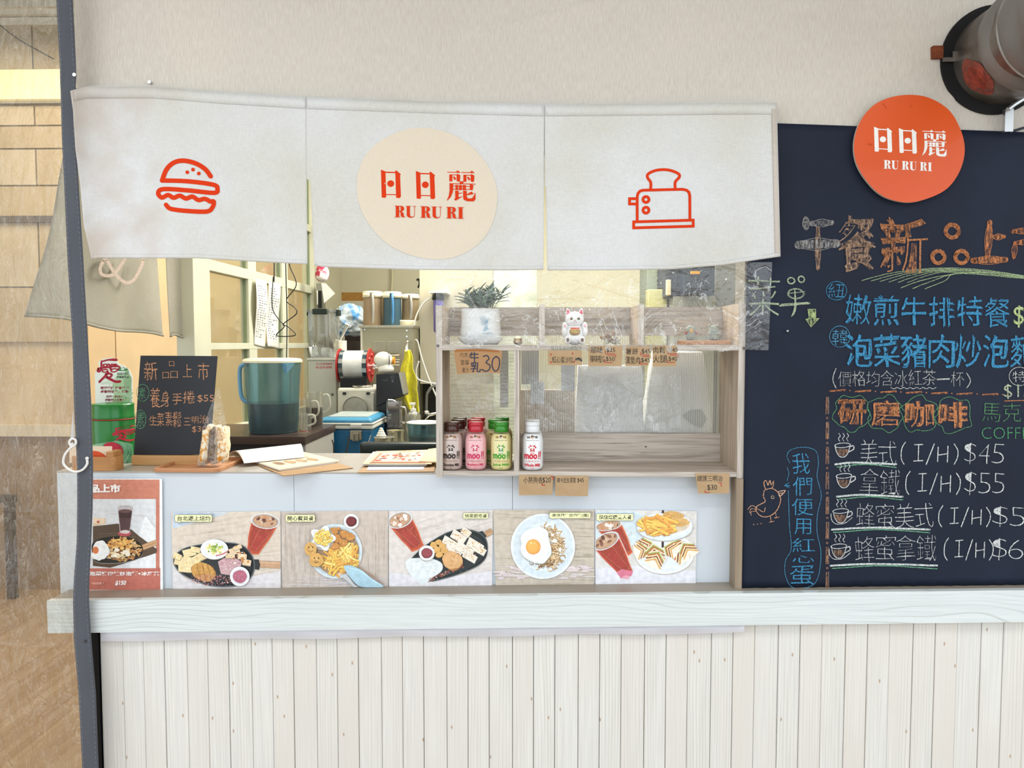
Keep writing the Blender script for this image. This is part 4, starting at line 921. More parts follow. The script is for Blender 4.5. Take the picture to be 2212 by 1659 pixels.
tag(obj('s_hook', bm, mat('white_plastic', 'ecebe8', 0.3), smooth=True), 'white curved hook hanging in front of the grey strap', 'hook')
bm = new(); slab(bm, [W(158, 885, YS-.006), W(152, 950, YS-.006), W(160, 950, YS-.006)], (0, .0008, 0)); tag(obj('fabric_tab', bm, mat('pale_tab', 'c7c6c4', .7)), 'pale pointed fabric tab the white hook hangs from', 'tab')

# second noren along the side of the counter (its plain back shows)
sn = thing('side_noren', 'greyish fabric curtain seen from behind hanging along the side opening', 'curtain', (X_SIDE, 0.4, W(200, 720, .4).z))
def XW(px, py, X):
    """point on the plane x = X seen at px, py"""
    d = _RM @ Vector(((px-CX)/F, -(py-CY)/F, -1.0)); t = (X-EYE.x)/d.x; return EYE + d*t
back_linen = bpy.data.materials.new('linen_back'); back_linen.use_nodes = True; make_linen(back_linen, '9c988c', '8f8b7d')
def sx_(y, z): return X_SIDE-0.03+0.012*math.sin(y*9)+0.006*math.sin(y*23+z*4)
def side_panel(xa, xb, ya, yb):
    """panel between photo columns xa, xb whose hem runs from row ya to yb"""
    pa, pb = XW(xa, ya, X_SIDE), XW(xb, yb, X_SIDE)
    e_ = XW(138, 430, X_SIDE); sl_ = (e_.y-pa.y)/(e_.z-pa.z)
    def f(u, v):
        y = lerp(pa.y, pb.y, u); zb = lerp(pa.z, pb.z, u)+.006*math.sin(u*9); z = lerp(2.25, zb, v); 
        if xa < 100:
            y0_ = pa.y+(z-pa.z)*sl_; y = lerp(y0_, pb.y, u)
        return Vector((sx_(y, z)+.02*(v-.5), y, z))
    return G(f, 40, 40), pa, pb
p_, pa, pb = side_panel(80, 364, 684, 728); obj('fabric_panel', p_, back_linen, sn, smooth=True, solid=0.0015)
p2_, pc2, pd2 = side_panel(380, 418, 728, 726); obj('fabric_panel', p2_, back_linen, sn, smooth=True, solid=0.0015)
for a, b in ((pa, pb), (pc2, pd2)):
    bm = new(); tube(bm, [Vector((sx_(lerp(a.y, b.y, t/12), 1.6)+.012, lerp(a.y, b.y, t/12), lerp(a.z, b.z, t/12)+.006*math.sin(t/12*9)+.003)) for t in range(13)], 0.0045, 6); obj('hem', bm, back_linen, sn, smooth=True)
scv = Canvas(lambda x, y, off: XW(x, y, X_SIDE-0.006)+Vector((off+.012, 0, 0)))
for pts in ([(262, 560), (238, 592), (214, 594), (208, 580), (216, 562)], [(222, 560), (240, 590), (262, 610), (282, 604), (298, 575), (302, 560)]): scv.line(pts, 7, 'b3a297', curve=6)
scv.build('show_through_print', print_mat('faded_print', .9, .1, 200, alpha_noise=(200, .2, .5, .5)), sn, 'faint pinkish print showing through')

# ================================================================== display shelf
oak = wood('sonoma_oak', 'bdb1a5', '7a6d61', 'x', 2.2, 0.6, (0.34, 0.60), 0.15, 1.3)
oak_v = wood('sonoma_oak_upright', 'c0ae9a', '8a7866', 'z', 1.6, 0.6, (0.32, 0.62), 0.15, 1.2)
oak_e = wood('oak_cut_edge', 'cdc4ba', '8d8278', 'z', 2.6, 0.6, (0.30, 0.62), 0.2, 1.6)
oak_ex = wood('oak_cut_edge_flat', 'cdc4ba', '8d8278', 'x', 2.6, 0.6, (0.30, 0.62), 0.2, 1.6)
SX0, SX1 = W(941, 745, 0).x, W(1610, 745, 0).x; T_ = 0.018; SD = 0.20
ZB = ZC+0.0005; ZT = W(1200, 745, 0).z; ZU = W(941, 660, 0).z
sh = thing('display_shelf', 'open grey-oak display shelf with two levels standing on the counter', 'shelf', ((SX0+SX1)/2, SD/2, ZB))
def board(name, x0, x1, y0, y1, z0, z1, m, e=None, slope=0):
    bm = new(); vs = box(bm, x0, x1, y0, y1, z0, z1)
    if slope:
        for v in bm.verts:
            if v.co.z > z1-1e-6 and v.co.y < (y0+y1)/2: v.co.z -= slope
    ms = [m, e or m]; bm.faces.ensure_lookup_table()
    for f in bm.faces:
        if abs(f.normal.y) > .9 or f.calc_center_median().y < y0+1e-4: f.material_index = 1
    bm.normal_update()
    return obj(name, bm, ms, sh)
board('side_panel', SX0, SX0+T_, 0, SD, ZB-.004, ZU, oak_v, oak_e)
board('side_panel', SX1-T_, SX1, 0, SD, ZB-.004, W(1611, 655, 0).z, oak_v, oak_e)
board('bottom_board', SX0+T_, SX1-T_, 0.001, SD, ZB, ZB+0.013, oak, oak_ex)
board('upper_board', SX0+T_, SX1-T_, 0.001, SD, ZT-0.015, ZT, oak, oak_ex)
xd = W(1116, 900, 0).x; board('divider', xd-.0075, xd+.0075, 0.003, SD, ZB+0.013, ZT-0.015, oak_v, oak_e)
for px in (1171, 1385):
    x_ = W(px, 700, 0.005).x; board('divider', x_-.0075, x_+.0075, 0.005, SD, ZT, W(px, 658, 0.005).z, oak_v, oak_e)
zb0, zb1 = W(1300, 725, SD).z, W(1300, 664, SD).z
board('back_rail', SX0+T_, SX1-T_, SD-.012, SD+.004, zb0, zb1, oak)
board('back_rail', xd+.0075, SX1-T_, SD-.012, SD+.004, W(1300, 997, SD).z, W(1300, 935, SD).z, oak)
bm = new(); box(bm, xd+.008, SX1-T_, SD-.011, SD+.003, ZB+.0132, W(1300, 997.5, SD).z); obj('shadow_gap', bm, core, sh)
flut = clear('twinwall_sheet', 'f0f0ee', 0.04, 0.35, 0.20, .5)
bm = new(); y_ = SD+0.006
z0_, z1_ = W(1300, 937, SD).z, zb0+.03
n_ = 118
def rib(u, v):
    x = lerp(xd+.008, SX1-T_, u); return Vector((x, y_+0.0022*abs(math.sin(u*PI*88)), lerp(z0_, z1_, v)))
grid(bm, rib, 88*4, 1); obj('fluted_panel', bm, flut, sh, smooth=True)
bm = new()
for i in range(88): x = lerp(xd+.008, SX1-T_, i/88); box(bm, x, x+.0009, y_-.001, y_, z0_, z1_)
o = obj('fluting_rib', bm, clear('rib_plastic', 'f6f5f0', 0.10, 0.3, 0.5), sh); o['kind'] = 'stuff'
bm = new()
def rib2(u, v):
    z = lerp(ZB+.013, zb0+.02, v); return Vector((lerp(SX0+T_, xd-.0075, u), SD-.004+0.0020*abs(math.sin(v*PI*36)), z))
grid(bm, rib2, 1, 36*4); obj('fluted_panel', bm, flut, sh, smooth=True)
bm = new()
for i in range(36): z = lerp(ZB+.013, zb0+.02, i/36); box(bm, SX0+T_, xd-.0075, SD-.006, SD-.005, z, z+.0011)
o = obj('fluting_rib', bm, clear('rib_plastic', 'f0efe8', 0.15, 0.3, 0.35), sh); o['kind'] = 'stuff'
for px, py in ((946, 747), (1607, 752)):
    bm = new(); p = W(px, py, -0.001); ycyl(bm, p.y-.001, p.y+.001, p.x, p.z, 0.004, 14); obj('screw_head', bm, mat('dark_screw', '4c423a', .4, .8), sh)
bm = new(); p = W(1395, 965, SD-.013); ycyl(bm, p.y-.0005, p.y+.001, p.x, p.z, 0.0022, 12); obj('drill_hole', bm, core, sh)

# crinkled plastic wrap in front of and inside the shelf
def crinkle(seed, n, x0, x1, y0, y1, amp=(.003, .009), wid=(2, 7), ln=(15, 90)):
    r = random.Random(seed); return [(r.uniform(x0, x1), r.uniform(y0, y1), r.uniform(0, PI), r.uniform(*wid), r.uniform(*ln), r.choice([-1, 1])*r.uniform(*amp)) for _ in range(n)]
def cr_depth(cs, x, y):
    d = 0
    for cx, cy, a, w, L_, amp in cs:
        dx_, dy_ = x-cx, y-cy
        if abs(dx_) > 2*L_ or abs(dy_) > 2*L_: continue
        c, s_ = math.cos(a), math.sin(a); p, q = dx_*c+dy_*s_, -dx_*s_+dy_*c
        e = (p/L_)**2+(q/w)**2
        if e < 6: d += amp*math.exp(-e)
    return d
wrap = film('wrap_film', (0.985, 0.985, 0.98), 0.07, 0.05, 0.13, 1.0, 7, (1, 1, 1), 'f4f8fa', painted_glint=.4, vw=.010)
cs1 = crinkle(11, 85, 930, 1680, 560, 770)
fb = [(941, 752), (1040, 750), (1100, 752), (1180, 748), (1260, 757), (1330, 768), (1400, 764), (1500, 760), (1600, 758), (1668, 754)]
def wrapf(u, v):
    x = lerp(942, lerp(1668, 1660, v), u); y = lerp(566, pl(fb, x)+2*math.sin(x*.05), v)
    d = 0.006*noise.noise(Vector((x*.02, y*.02, 2)))+0.002*noise.noise(Vector((x*.08, y*.08, 5)))+cr_depth(cs1, x, y)
    return W(x, y, -0.014-abs(d)*.8-.001)
tag(obj('wrap_sheet', G(wrapf, 300, 90), wrap, smooth=True), 'clear crinkled plastic wrap draped over the upper shelf level', 'plastic sheet')
cs2 = crinkle(5, 50, 1120, 1600, 790, 940, (.002, .005), (2, 6), (20, 90))
def wrapg(u, v):
    x = lerp(1131, 1470, u); y = lerp(806, 932, v)+3*math.sin(x*.04)
    return W(x, y, SD-.022-abs(cr_depth(cs2, x, y)+0.006*noise.noise(Vector((x*.02, y*.02, 9)))))
tag(obj('wrap_sheet', G(wrapg, 160, 60), film('wrap_film_inner', (0.985, 0.985, 0.98), 0.06, 0.03, 0.12, 0.9, 8, painted_glint=.4, vw=.012), smooth=True), 'clear crinkled plastic sheet against the fluted back of the lower right bay', 'plastic sheet')
cs3 = crinkle(8, 30, 985, 1105, 760, 960, (.002, .005), (2, 6), (15, 60))
def wraph(u, v):
    x = lerp(975, 1098, u); y = lerp(800, 925, v); return W(x, y, SD-.03-abs(cr_depth(cs3, x, y)+0.005*noise.noise(Vector((x*.02, y*.02, 9)))))
tag(obj('wrap_sheet', G(wraph, 70, 70), film('wrap_film_inner'), smooth=True), 'clear crinkled plastic bag hanging above the milk bottles', 'plastic sheet')

# ------------------------------------------------------------------ milk bottles
glass = clear('bottle_glass', 'ffffff', 0.06, 0.03, 0, .45)
BR, BH = 0.0305, 0.135
def milk(x, y, z, mc, cap, ink, name, lab, grp, brown='7a5a3c', rotz=0.0, empty_label=True):
    t = thing('milk_bottle', lab, 'bottle', (x, y, z), grp)
    body = [(0.0, 0.001), (.024, .001), (.028, .004), (.0300, .012), (.0300, .081), (.0280, .092), (.0245, .099), (.022, .1015), (0, .1015)]
    obj('milk', L([(r, z+h) for r, h in body], x, y, 36), mat('milk_'+name, mc, 0.35, noise_amt=.01, coat=.6), t, smooth=True, auto=60)
    sh_ = [(.0, 0), (.0262, 0), (.0295, .004), (.0305, .012), (.0305, .082), (.0285, .093), (.0230, .1025), (.0195, .107), (.0185, .112)]
    obj('glass_shell', L([(r, z+h) for r, h in sh_], x, y, 36, cap=False), glass, t, smooth=True)
    cp = [(.0190, .106), (.0206, .108), (.0206, .119), (.0192, .122), (.0205, .1245), (.0213, .128), (.0206, .1325), (.0175, .1345), (0, .134)]
    obj('cap', L([(r, z+h) for r, h in cp], x, y, 36), mat('cap_'+name, cap, 0.25, noise_amt=.02, coat=.4), t, smooth=True, auto=50)
    # printing wraps round the glass; facing the street
    c = Canvas(lambda px, py, off: (lambda rr__: Vector((x+rr__*math.sin(px/30.5), y-rr__*math.cos(px/30.5), z+py*.001)))(0.0002+off+(pl([(82, .0305), (93, .0285), (102.5, .0230)], py))), step=0.00001)
    tt = lambda st, a, b, h0, h1, col, off=0.0: c.text(st, a, h1, b, h0, col, off=off)
    # cow head
    pts = [(-6, 46), (6, 46), (7, 52), (12, 53), (11, 55.5), (6, 55), (8.5, 58), (8, 59), (4.5, 56.5), (-4.5, 56.5), (-8, 59), (-8.5, 58), (-6, 55), (-11, 55.5), (-12, 53), (-7, 52)]
    pts = [(0.62*a, 0.95*b) for a, b in [(-9, 44), (-7, 38.5), (0, 37.5), (7, 38.5), (9, 44), (8, 52), (16, 53), (15, 57), (9, 57), (11.5, 60), (10.5, 62), (6, 59), (-6, 59), (-10.5, 62), (-11.5, 60), (-9, 57), (-15, 57), (-16, 53), (-8, 52)]]
    pts = [(a, 49+(b-37.5)*1.16) for a, b in pts]; fy = lambda b: 49+(b-37.5)*1.16; c.poly([(a*1.12, b) for a, b in pts], ink); c.rect(-1.8, fy(45.5), 1.8, fy(55), 'f2ece6' if name != 'chocolate' else 'c9b4a8'); c.ell(0, fy(40), 5.6, 3.4, 'f4efe8'); c.ell(-2.1, fy(40), 1, 1.3, ink); c.ell(2.1, fy(40), 1, 1.3, ink)
    tt('moo', -25, 14, 33, 47, ink, 0.04)
    for a in (17, 22.5): c.poly([(a, 38), (a+3, 38), (a+4.2, 54), (a+1, 54)], ink); c.rect(a, 33, a+3, 36.2, ink)
    tt(name.capitalize()+' Milk', -25, 25, 12, 20.5, ink, 0.03); c.text({'chocolate': '巧克力保久乳飲品', 'strawberry': '草莓保久乳飲品', 'juice': '果汁保久乳飲品', 'whole': '全脂保久乳'}[name], -20, 29.4, 20, 24.5, 'a0705a' if name != 'whole' else 'd04050', off=-0.01)
    for a, s_ in ((-17, '台灣'), (6, '牧場')): c.text(s_, a, 97, a+10, 90.5, '96642a' if name != 'whole' else '3c3430', off=0.03)
    c.ell(0, 94, 5.4, 5.4, 'f0ebe4'); c.ell(0, 94, 5, 5, '5a4436', a0=0, a1=200); c.ell(.5, 92.5, 2.4, 3, 'caa98a')
    c.text('PREMIUM DAIRY FARM', -19, 86, 19, 83.5, '8a7060'); c.text('200ml', -4.6, 8.6, 4.6, 5.5, ink)
    c.build('printed_label', INK, t, 'printed cow head over large lettering'); return t
zb_ = ZB+0.0132
kinds = [('chocolate', 'd2bdb4', '40201a', '33221e', 'dark brown-capped chocolate milk bottle'), ('strawberry', 'f6bcc0', 'b81f34', 'd03a66', 'red-capped pink strawberry milk bottle'), ('juice', 'efe6a4', '2c8a22', '4aa02c', 'green-capped yellow juice milk bottle'), ('whole', 'f8f9fa', 'e6eaee', 'd21f36', 'white-capped whole milk bottle')]
spots = {'chocolate': [(976, .036), (980, .106), (990, .166)], 'strawberry': [(1028, .036), (1025, .106), (1033, .166)], 'juice': [(1083, .036), (1070, .106), (1085, .166)], 'whole': [(1144, .036), (1143, .106)]}
for nm, mc, cap, ink, lab in kinds:
    g = nm + ' milk bottles on the lower shelf'; pos = spots[nm]
    xs_ = [(W(px, 950, y_).x, y_) for px, y_ in pos]
    lo = {'whole': W(1122, 950, .003).x+.036}.get(nm, -9)
    p0 = milk(max(xs_[0][0], lo), xs_[0][1], zb_, mc, cap, ink, nm, lab+', front of its row', g)
    for k, (x_, y_) in enumerate(xs_[1:]):
        copy_tree(p0, (max(x_, lo, SX0+T_+.033) if nm != 'strawberry' else x_, y_, zb_), lab + (', directly behind the front one' if k == 0 else ', third back against the fluted panel'))

# ------------------------------------------------------------------ price cards
kraft = mat('kraft_card', 'bb9f7c', 0.8, noise_amt=0.05, nscale=(25, 25, 25), col2='b0936e')
def card(corners, Y, label, draw, name='price_card', Y2=None, curl=0.0):
    """thin card between four photo points (tl, tr, br, bl)"""
    P = [W(*p, Y) for p in corners]
    if Y2 is not None: P[2] = W(*corners[2], Y2); P[3] = W(*corners[3], Y2)
    bm = new(); slab(bm, P, (0, 0.0005, 0)); t = thing(name, label, 'card', (P[3]+P[2])/2, 'handwritten kraft price cards on the shelf')
    obj('card', bm, kraft, t)
    x0 = min(p[0] for p in corners); x1 = max(p[0] for p in corners); y0 = min(p[1] for p in corners); y1 = max(p[1] for p in corners)
    def mp_(x, y, off):
        yy = Y if Y2 is None else lerp(Y, Y2, (y-y0)/(y1-y0)); return W(x, y, yy-0.0004-off)
    c = Canvas(mp_); draw(c); c.build('writing', INK, t); return t
NV, BK, RD = '23304a', '2a2420', 'b03024'
def corner(c, x, y, a, b, col=RD, w=1.3): c.line([(x+a, y), (x, y), (x, y+b)], w, col)
def d1(c):
    for st, b in (('巧克力', (993, 762, 1020, 772)), ('草莓', (995, 777, 1013, 790)), ('果汁', (998, 794, 1013, 805))): c.text(st, *b, BK, off=-.01, jit=.06)
    c.text('牛', 1015, 760, 1034, 782, NV, off=.01, jit=.05); c.text('乳', 1016, 782, 1039, 804, NV, off=.01, jit=.05)
    c.line([(1044, 770), (1052, 768), (1056, 775), (1050, 783), (1058, 789), (1057, 798), (1049, 802), (1041, 798)], 2.4, NV, curve=5); c.line([(1072, 770), (1065, 776), (1063, 790), (1068, 801), (1075, 799), (1079, 787), (1078, 775), (1072, 770)], 2.4, NV, curve=5)
    c.poly([(982, 760), (984, 755), (1030, 754), (1078, 757), (1078, 761), (1030, 758)], 'a5672f')
P = [(980, 758), (1000, 755), (1030, 754), (1060, 755), (1085, 758), (1083, 782), (1079, 807), (1055, 805), (1030, 805), (1005, 807), (988, 809), (984, 785)]
bm = new(); slab(bm, [W(*p, -0.004) for p in P], (0, .0005, 0)); t = thing('price_card', 'curved kraft card reading milk 30 over the bottle bay', 'card', W(1030, 808, -0.004), 'handwritten kraft price cards on the shelf'); obj('card', bm, mat('kraft_card_dark', 'b28a62', .8, noise_amt=.05), t)
c = Canvas(flat(-0.0046)); d1(c); c.build('writing', INK, t)
def d2(c):
    c.text('每日早晨新鮮製作', 1190, 747, 1257, 757, '4a6048', off=-.01, jit=.05); c.text('紅心蛋沙拉', 1193, 770, 1238, 784, BK, off=0, jit=.08); c.line([(1243, 777), (1250, 774), (1257, 779)], 2.5, NV, jit=1); c.text('三明治', 1241, 772, 1258, 780, BK)
    for a, b in ((1190, 766), (1237, 764), (1190, 783), (1240, 782)): c.poly([(a-2, b-2), (a+2, b-2), (a, b+3)], RD)
card([(1184, 757), (1257, 757), (1257, 789), (1184, 789)], -0.0190, 'kraft price card for egg salad beneath the white cat figurine', d2)
def dm(a, b, p, q, x0, y0, x1):
    def f(c):
        c.text(a, x0+2, y0+2, x0+28, y0+16, BK, off=0, jit=.06); c.text(p, x0+36, y0+4, x0+55, y0+15, BK, jit=.05); corner(c, x0+34, y0+17, 20, -6)
        c.text(b, x0+1, y0+20, x0+32, y0+36, BK, off=0, jit=.06); c.text(q, x0+35, y0+23, x0+54, y0+34, BK, jit=.05); corner(c, x0+33, y0+36, 16, -6); corner(c, x0+56, y0+20, -18, 5)
    return f
card([(1271, 748), (1344, 747), (1343, 791), (1271, 791)], -0.0190, 'kraft price card reading 35 and 50, second from the left under the wrap', dm('原味', '辣味啦G', '$35', '$50', 1274, 747, 1343))
card([(1352, 748), (1403, 748), (1400, 790), (1351, 791)], -0.0192, 'narrow kraft price card with both prices 45', dm('薯餅', '漢堡肉', '$45', '$45', 1350, 750, 1403))
card([(1410, 747), (1461, 747), (1461, 791), (1410, 792)], -0.0190, 'rightmost kraft price card under the wrap reading 45 and 40', dm('肉鬆', '火腿', '$45', '$40', 1409, 747, 1461))
def d5(c): c.text('小熱狗卷', 1131, 1030, 1172, 1044, BK, off=0, jit=.07); c.text('$20', 1172, 1031, 1190, 1044, BK, jit=.05); corner(c, 1195, 1030, -5, 6, w=2); corner(c, 1171, 1048, 6, -4, w=2)
card([(1121, 1026), (1195, 1026), (1193, 1069), (1121, 1070)], -0.001, 'kraft card reading 20 hanging under the shelf below the whole milk', d5, Y2=-0.006)
def d6(c): c.text('辣卡拉生菜蛋', 1203, 1032, 1244, 1043, BK, off=0, jit=.08); c.text('$45', 1247, 1033, 1261, 1043, BK, jit=.05)
card([(1200, 1027), (1272, 1028), (1270, 1072), (1199, 1071)], -0.001, 'kraft card reading 45 hanging under the shelf beside the 20 card', d6, Y2=-0.007)
def d7(c): c.text('總匯三明治', 1506, 1027, 1561, 1040, BK, off=0, jit=.06); c.text('$30', 1528, 1047, 1549, 1060, BK, jit=.05); corner(c, 1558, 1043, -6, 7, w=1.6); corner(c, 1523, 1064, 10, -5, w=1.4)
card([(1502, 1022), (1576, 1022), (1575, 1066), (1508, 1066)], -0.001, 'kraft card reading 30 hanging at the right end under the shelf', d7, Y2=-0.006)

# ------------------------------------------------------------------ things on the upper shelf level
# potted plant
px_, py_ = W(1038, 700, .09).x, 0.095
pp = thing('potted_plant', 'small leafy green plant in a white and blue square ceramic pot', 'plant', (px_, py_, ZT+.0005))
m_por = mat('porcelain', 'dfe3e6', 0.15, noise_amt=0.02, coat=.5)
def sq(prof, cx, cy, k=0.55):
    bm = new(); rings = []
    for r, z in prof:
        ring = []
        for i in range(40):
            t = 2*PI*i/40; c_, s_ = math.cos(t), math.sin(t); q = (abs(c_)**4+abs(s_)**4)**(-.25)*k+(1-k)
            ring.append(bm.verts.new((cx+r*q*c_, cy+r*q*s_*.9, z)))
        rings.append(ring)
    for a, b in zip(rings, rings[1:]):
        for i in range(40): bm.faces.new((a[i], a[(i+1) % 40], b[(i+1) % 40], b[i]))
    bm.faces.new(rings[0][::-1]); bm.faces.new(rings[-1]); return bm
z = ZT+.0005
obj('saucer', sq([(.048, z), (.053, z+.004), (.066, z+.019), (.0665, z+.021), (.058, z+.018), (.050, z+.008)], px_, py_), m_por, pp, smooth=True, auto=50)
obj('pot', sq([(.046, z+.009), (.055, z+.018), (.0595, z+.036), (.056, z+.062), (.055, z+.098), (.0565, z+.102), (.053, z+.101), (.052, z+.092)], px_, py_), m_por, pp, smooth=True, auto=50)
obj('soil', sq([(.0505, z+.088), (.051, z+.094)], px_, py_), mat('soil', '463828', .9), pp)
cp_ = Canvas(lambda a, b, off: Vector((px_+a*.001, py_-(.0505*.9+.003)-off*3-.0015*0, z+b*.001)))
cp_ = Canvas(lambda a, b, off: Vector((px_+a*.001, py_-0.0530-off, z+(b*1.2+6)*.001)))
for a in range(7): 
    t = a*.5; cp_.line([(14+a*2-6, 40), (12+a*3-6+4*math.sin(t), 52), (6+a*5-6, 60+3*math.sin(t*2))], 1.6, '7fa8c4', curve=4, taper=True)
for a in range(6): cp_.ell(18+4*math.cos(a), 32+4*math.sin(a*1.3), 4, 2.2, '8fb4cc', rot=a*50)
for a in range(5): cp_.line([(8+a*6, 24), (14+a*5, 20), (26+a*3, 23)], 1.2, '9cbad0', curve=4)
cp_.build('painted_flower', print_mat('blue_glaze', .2, .1, 90, alpha_noise=(90, .3, .55, .3)), pp, 'pale blue brushed flower')
leaf_m = [mat('leaf_dark', '2f5238', .45, noise_amt=.15, nscale=(30, 30, 30)), mat('leaf_mid', '477050', .45, noise_amt=.15, nscale=(30, 30, 30)), mat('leaf_light', '6a8f6a', .45, noise_amt=.12, nscale=(30, 30, 30))]
rl = random.Random(21)
lm = []
for q in range(3):
    bm = new(); Lf = 0.036
    def lf(u, v): w = 0.0046*math.sin(PI*min(max(u, .03), .97))**.8*(1-.3*u); return Vector(((v-.5)*2*w, 0.0018*abs(v-.5)*2, u*Lf-0.0)) + Vector((0, -.010*u*u, 0))
    grid(bm, lf, 6, 2); me = bpy.data.meshes.new('leaf'); bm.to_mesh(me); bm.free(); me.materials.append(leaf_m[q]); lm.append(me)
stems = new()
for s_ in range(36):
    az = rl.uniform(0, 2*PI); tilt = rl.uniform(.05, 1.05); hh = rl.uniform(.035, .060)*(1.2-.25*tilt)
    base = Vector((px_+rl.uniform(-.035, .035), py_+rl.uniform(-.03, .03), z+.092)); d = Vector((math.sin(tilt)*math.cos(az), .8*math.sin(tilt)*math.sin(az), math.cos(tilt)*.8)); tip = base+d*hh
    tube(stems, [base, base.lerp(tip, .5)+Vector((0, 0, .004)), tip], .0009, 5)
    for k in range(8):
        o = bpy.data.objects.new('leaf', lm[rl.choice([0, 0, 1, 1, 2])]); C.objects.link(o); o.parent = pp
        f_ = 1-.55*k/8; p = base.lerp(tip, f_)+Vector((0, 0, .003)); o.location = p-wloc(pp)
        dd = (d*.7+Vector((rl.uniform(-1, 1), rl.uniform(-.9, .9), rl.uniform(-.15, .7)))).normalized(); o.rotation_euler = dd.to_track_quat('Z', 'Y').to_euler(); k_ = rl.uniform(.7, 1.25); o.scale = (k_, k_, k_)
o = obj('stems', stems, leaf_m[0], pp); 
# lucky cat
cxx = W(1241, 700, .05).x; cy_ = 0.05
cat = thing('cat_figurine', 'white ceramic beckoning cat figurine with pink ears and both paws raised', 'figurine', (cxx, cy_, ZT+.0005))
m_cat = mat('cat_ceramic', 'e9ebee', .15, noise_amt=.01, coat=.6)
bm = new(); sphere(bm, (cxx, cy_, z+.030), .030, .022, .031); sphere(bm, (cxx, cy_-.002, z+.018), .031, .024, .018); obj('body', bm, m_cat, cat, smooth=True)
bm = new(); sphere(bm, (cxx, cy_-.004, z+.070), .0265, .021, .023)
obj('head', bm, m_cat, cat, smooth=True)
for sgn in (-1, 1):
    bm = new(); a = Vector((cxx+sgn*.018, cy_-.006, z+.086)); 
    pts = [a+Vector((-sgn*.010, 0, 0)), a+Vector((sgn*.008, 0, -.006)), a+Vector((sgn*.004, .001, .016)), a+Vector((-sgn*.002, .001, .013))]; slab(bm, [pts[0], pts[1], pts[2], pts[3]], (0, .006, 0)); e = obj('ear', bm, m_cat, cat, bevel=.0015)
    bm = new(); cc = sum(pts, Vector((0, 0, 0)))/4; slab(bm, [cc+(p-cc)*.62-Vector((0, .0012, 0)) for p in pts], (0, .001, 0)); obj('inner_ear', bm, mat('ear_pink', 'e0405e', .3), e, bevel=.001).location = (0, 0, 0)
    bm = new(); sphere(bm, (cxx+sgn*.0275, cy_-.012, z+.050), .0085, .009, .013); sphere(bm, (cxx+sgn*.029, cy_-.012, z+.038), .008, .010, .014); obj('paw', bm, m_cat, cat, smooth=True)
    bm = new(); sphere(bm, (cxx+sgn*.020, cy_-.020, z+.013), .009, .009, .0125); obj('foot', bm, m_cat, cat, smooth=True)
    bm = new(); sphere(bm, (cxx+sgn*.020, cy_-.0275, z+.013), .0045, .002, .006); obj('foot_pad', bm, mat('pad_brown', '6a4e3a', .5), cat, smooth=True)
bm = new(); sphere(bm, (cxx, cy_-.021, z+.036), .0155, .007, .012); obj('gold_plaque', bm, mat('plaque_gold', 'b08f3e', .25, .6), cat, smooth=True)
cf = Canvas(lambda a, b, off: Vector((cxx+a*.001, cy_-.004-.021*math.sqrt(max(0.02, 1-(a/26.5)**2-((b-70)/23)**2))-.0004-off*3, z+b*.001)))
for sgn in (-1, 1):
    cf.ell(sgn*10, 72, 4.2, 3.4, 'c8b050'); cf.ell(sgn*10, 72, 3.3, 3.2, '1d1a1a'); cf.ell(sgn*10-1, 73.2, .8, .8, 'ffffff')
    cf.line([(sgn*1, 63.5), (sgn*3.5, 62), (sgn*5, 63.5)], .7, '6a6066', curve=4)
    cf.line([(sgn*7, 77.5), (sgn*13, 77)], .5, '9a9098')
cf.ell(0, 67, 1.8, 1.4, 'e87a8a'); cf.line([(0, 66), (0, 63.5)], .6, '6a6066'); cf.build('painted_face', INK, cat)
cf = Canvas(lambda a, b, off: Vector((cxx+a*.001, cy_-.0285-off*3, z+b*.001)))
cf.poly([(-13, 47.5), (13, 47.5), (12, 42.5), (-12, 42.5)], 'd2503c'); cf.rect(-13, 41, 13, 42.6, 'd8c070'); cf.ell(0, 40.5, 2.5, 2.5, 'caa23a')
cf.build('collar', INK, cat, 'red collar with gold bell')
cf = Canvas(lambda a, b, off: Vector((cxx+a*.001, cy_-.0218-off*3, z+b*.001)))
for sgn in (-1, 1):
    cf.ell(sgn*27.5, 51, 2.2, 2, 'e88a9c')
    for k in (-1, 0, 1): cf.ell(sgn*27.5+k*2.6, 55-abs(k), 1, 1.1, 'e88a9c')
cf.build('paw_print', INK, cat)
# brass bell-like ornament, sandwich-bag ornament (dried flowers), two stone figures on a wooden stand
bx_ = W(1119, 735, .07).x
bm = L([(0.0, z), (.007, z), (.012, z+.004), (.0135, z+.009), (.011, z+.014), (.012, z+.017), (.006, z+.019), (0, z+.0195)], bx_, .06, 24)
tag(obj('brass_pot', bm, mat('brass', 'a88a5c', .2, .9), smooth=True), 'tiny round brass pot on the upper shelf right of the plant', 'ornament')
fx = W(1320, 715, .1).x
fl = thing('dried_flower_bundle', 'small bundle of reddish dried flowers lying wrapped on the upper shelf', 'flowers', (fx, .10, ZT+.0005))
bm = new(); rf = random.Random(4)
for k in range(60): a = rf.uniform(0, PI); r_ = rf.uniform(0, .028); sphere(bm, (fx+r_*math.cos(a)*1.1, .10+rf.uniform(-.014, .014), z+.012+r_*math.sin(a)*1.0), rf.uniform(.002, .0045), u=6, v=4)
obj('flower_heads', bm, mat('dried_flower', '7a4a40', .8, noise_amt=.3, nscale=(120, 120, 120), col2='a08a62'), fl, smooth=True)
bm = new(); 
for k in range(14): tube(bm, [(fx+rf.uniform(-.03, .03), .10+rf.uniform(-.012, .012), z+.002), (fx+rf.uniform(-.02, .02), .10, z+.016)], .0012, 5)
obj('stalks', bm, mat('dry_stalk', '8a8266', .8), fl)
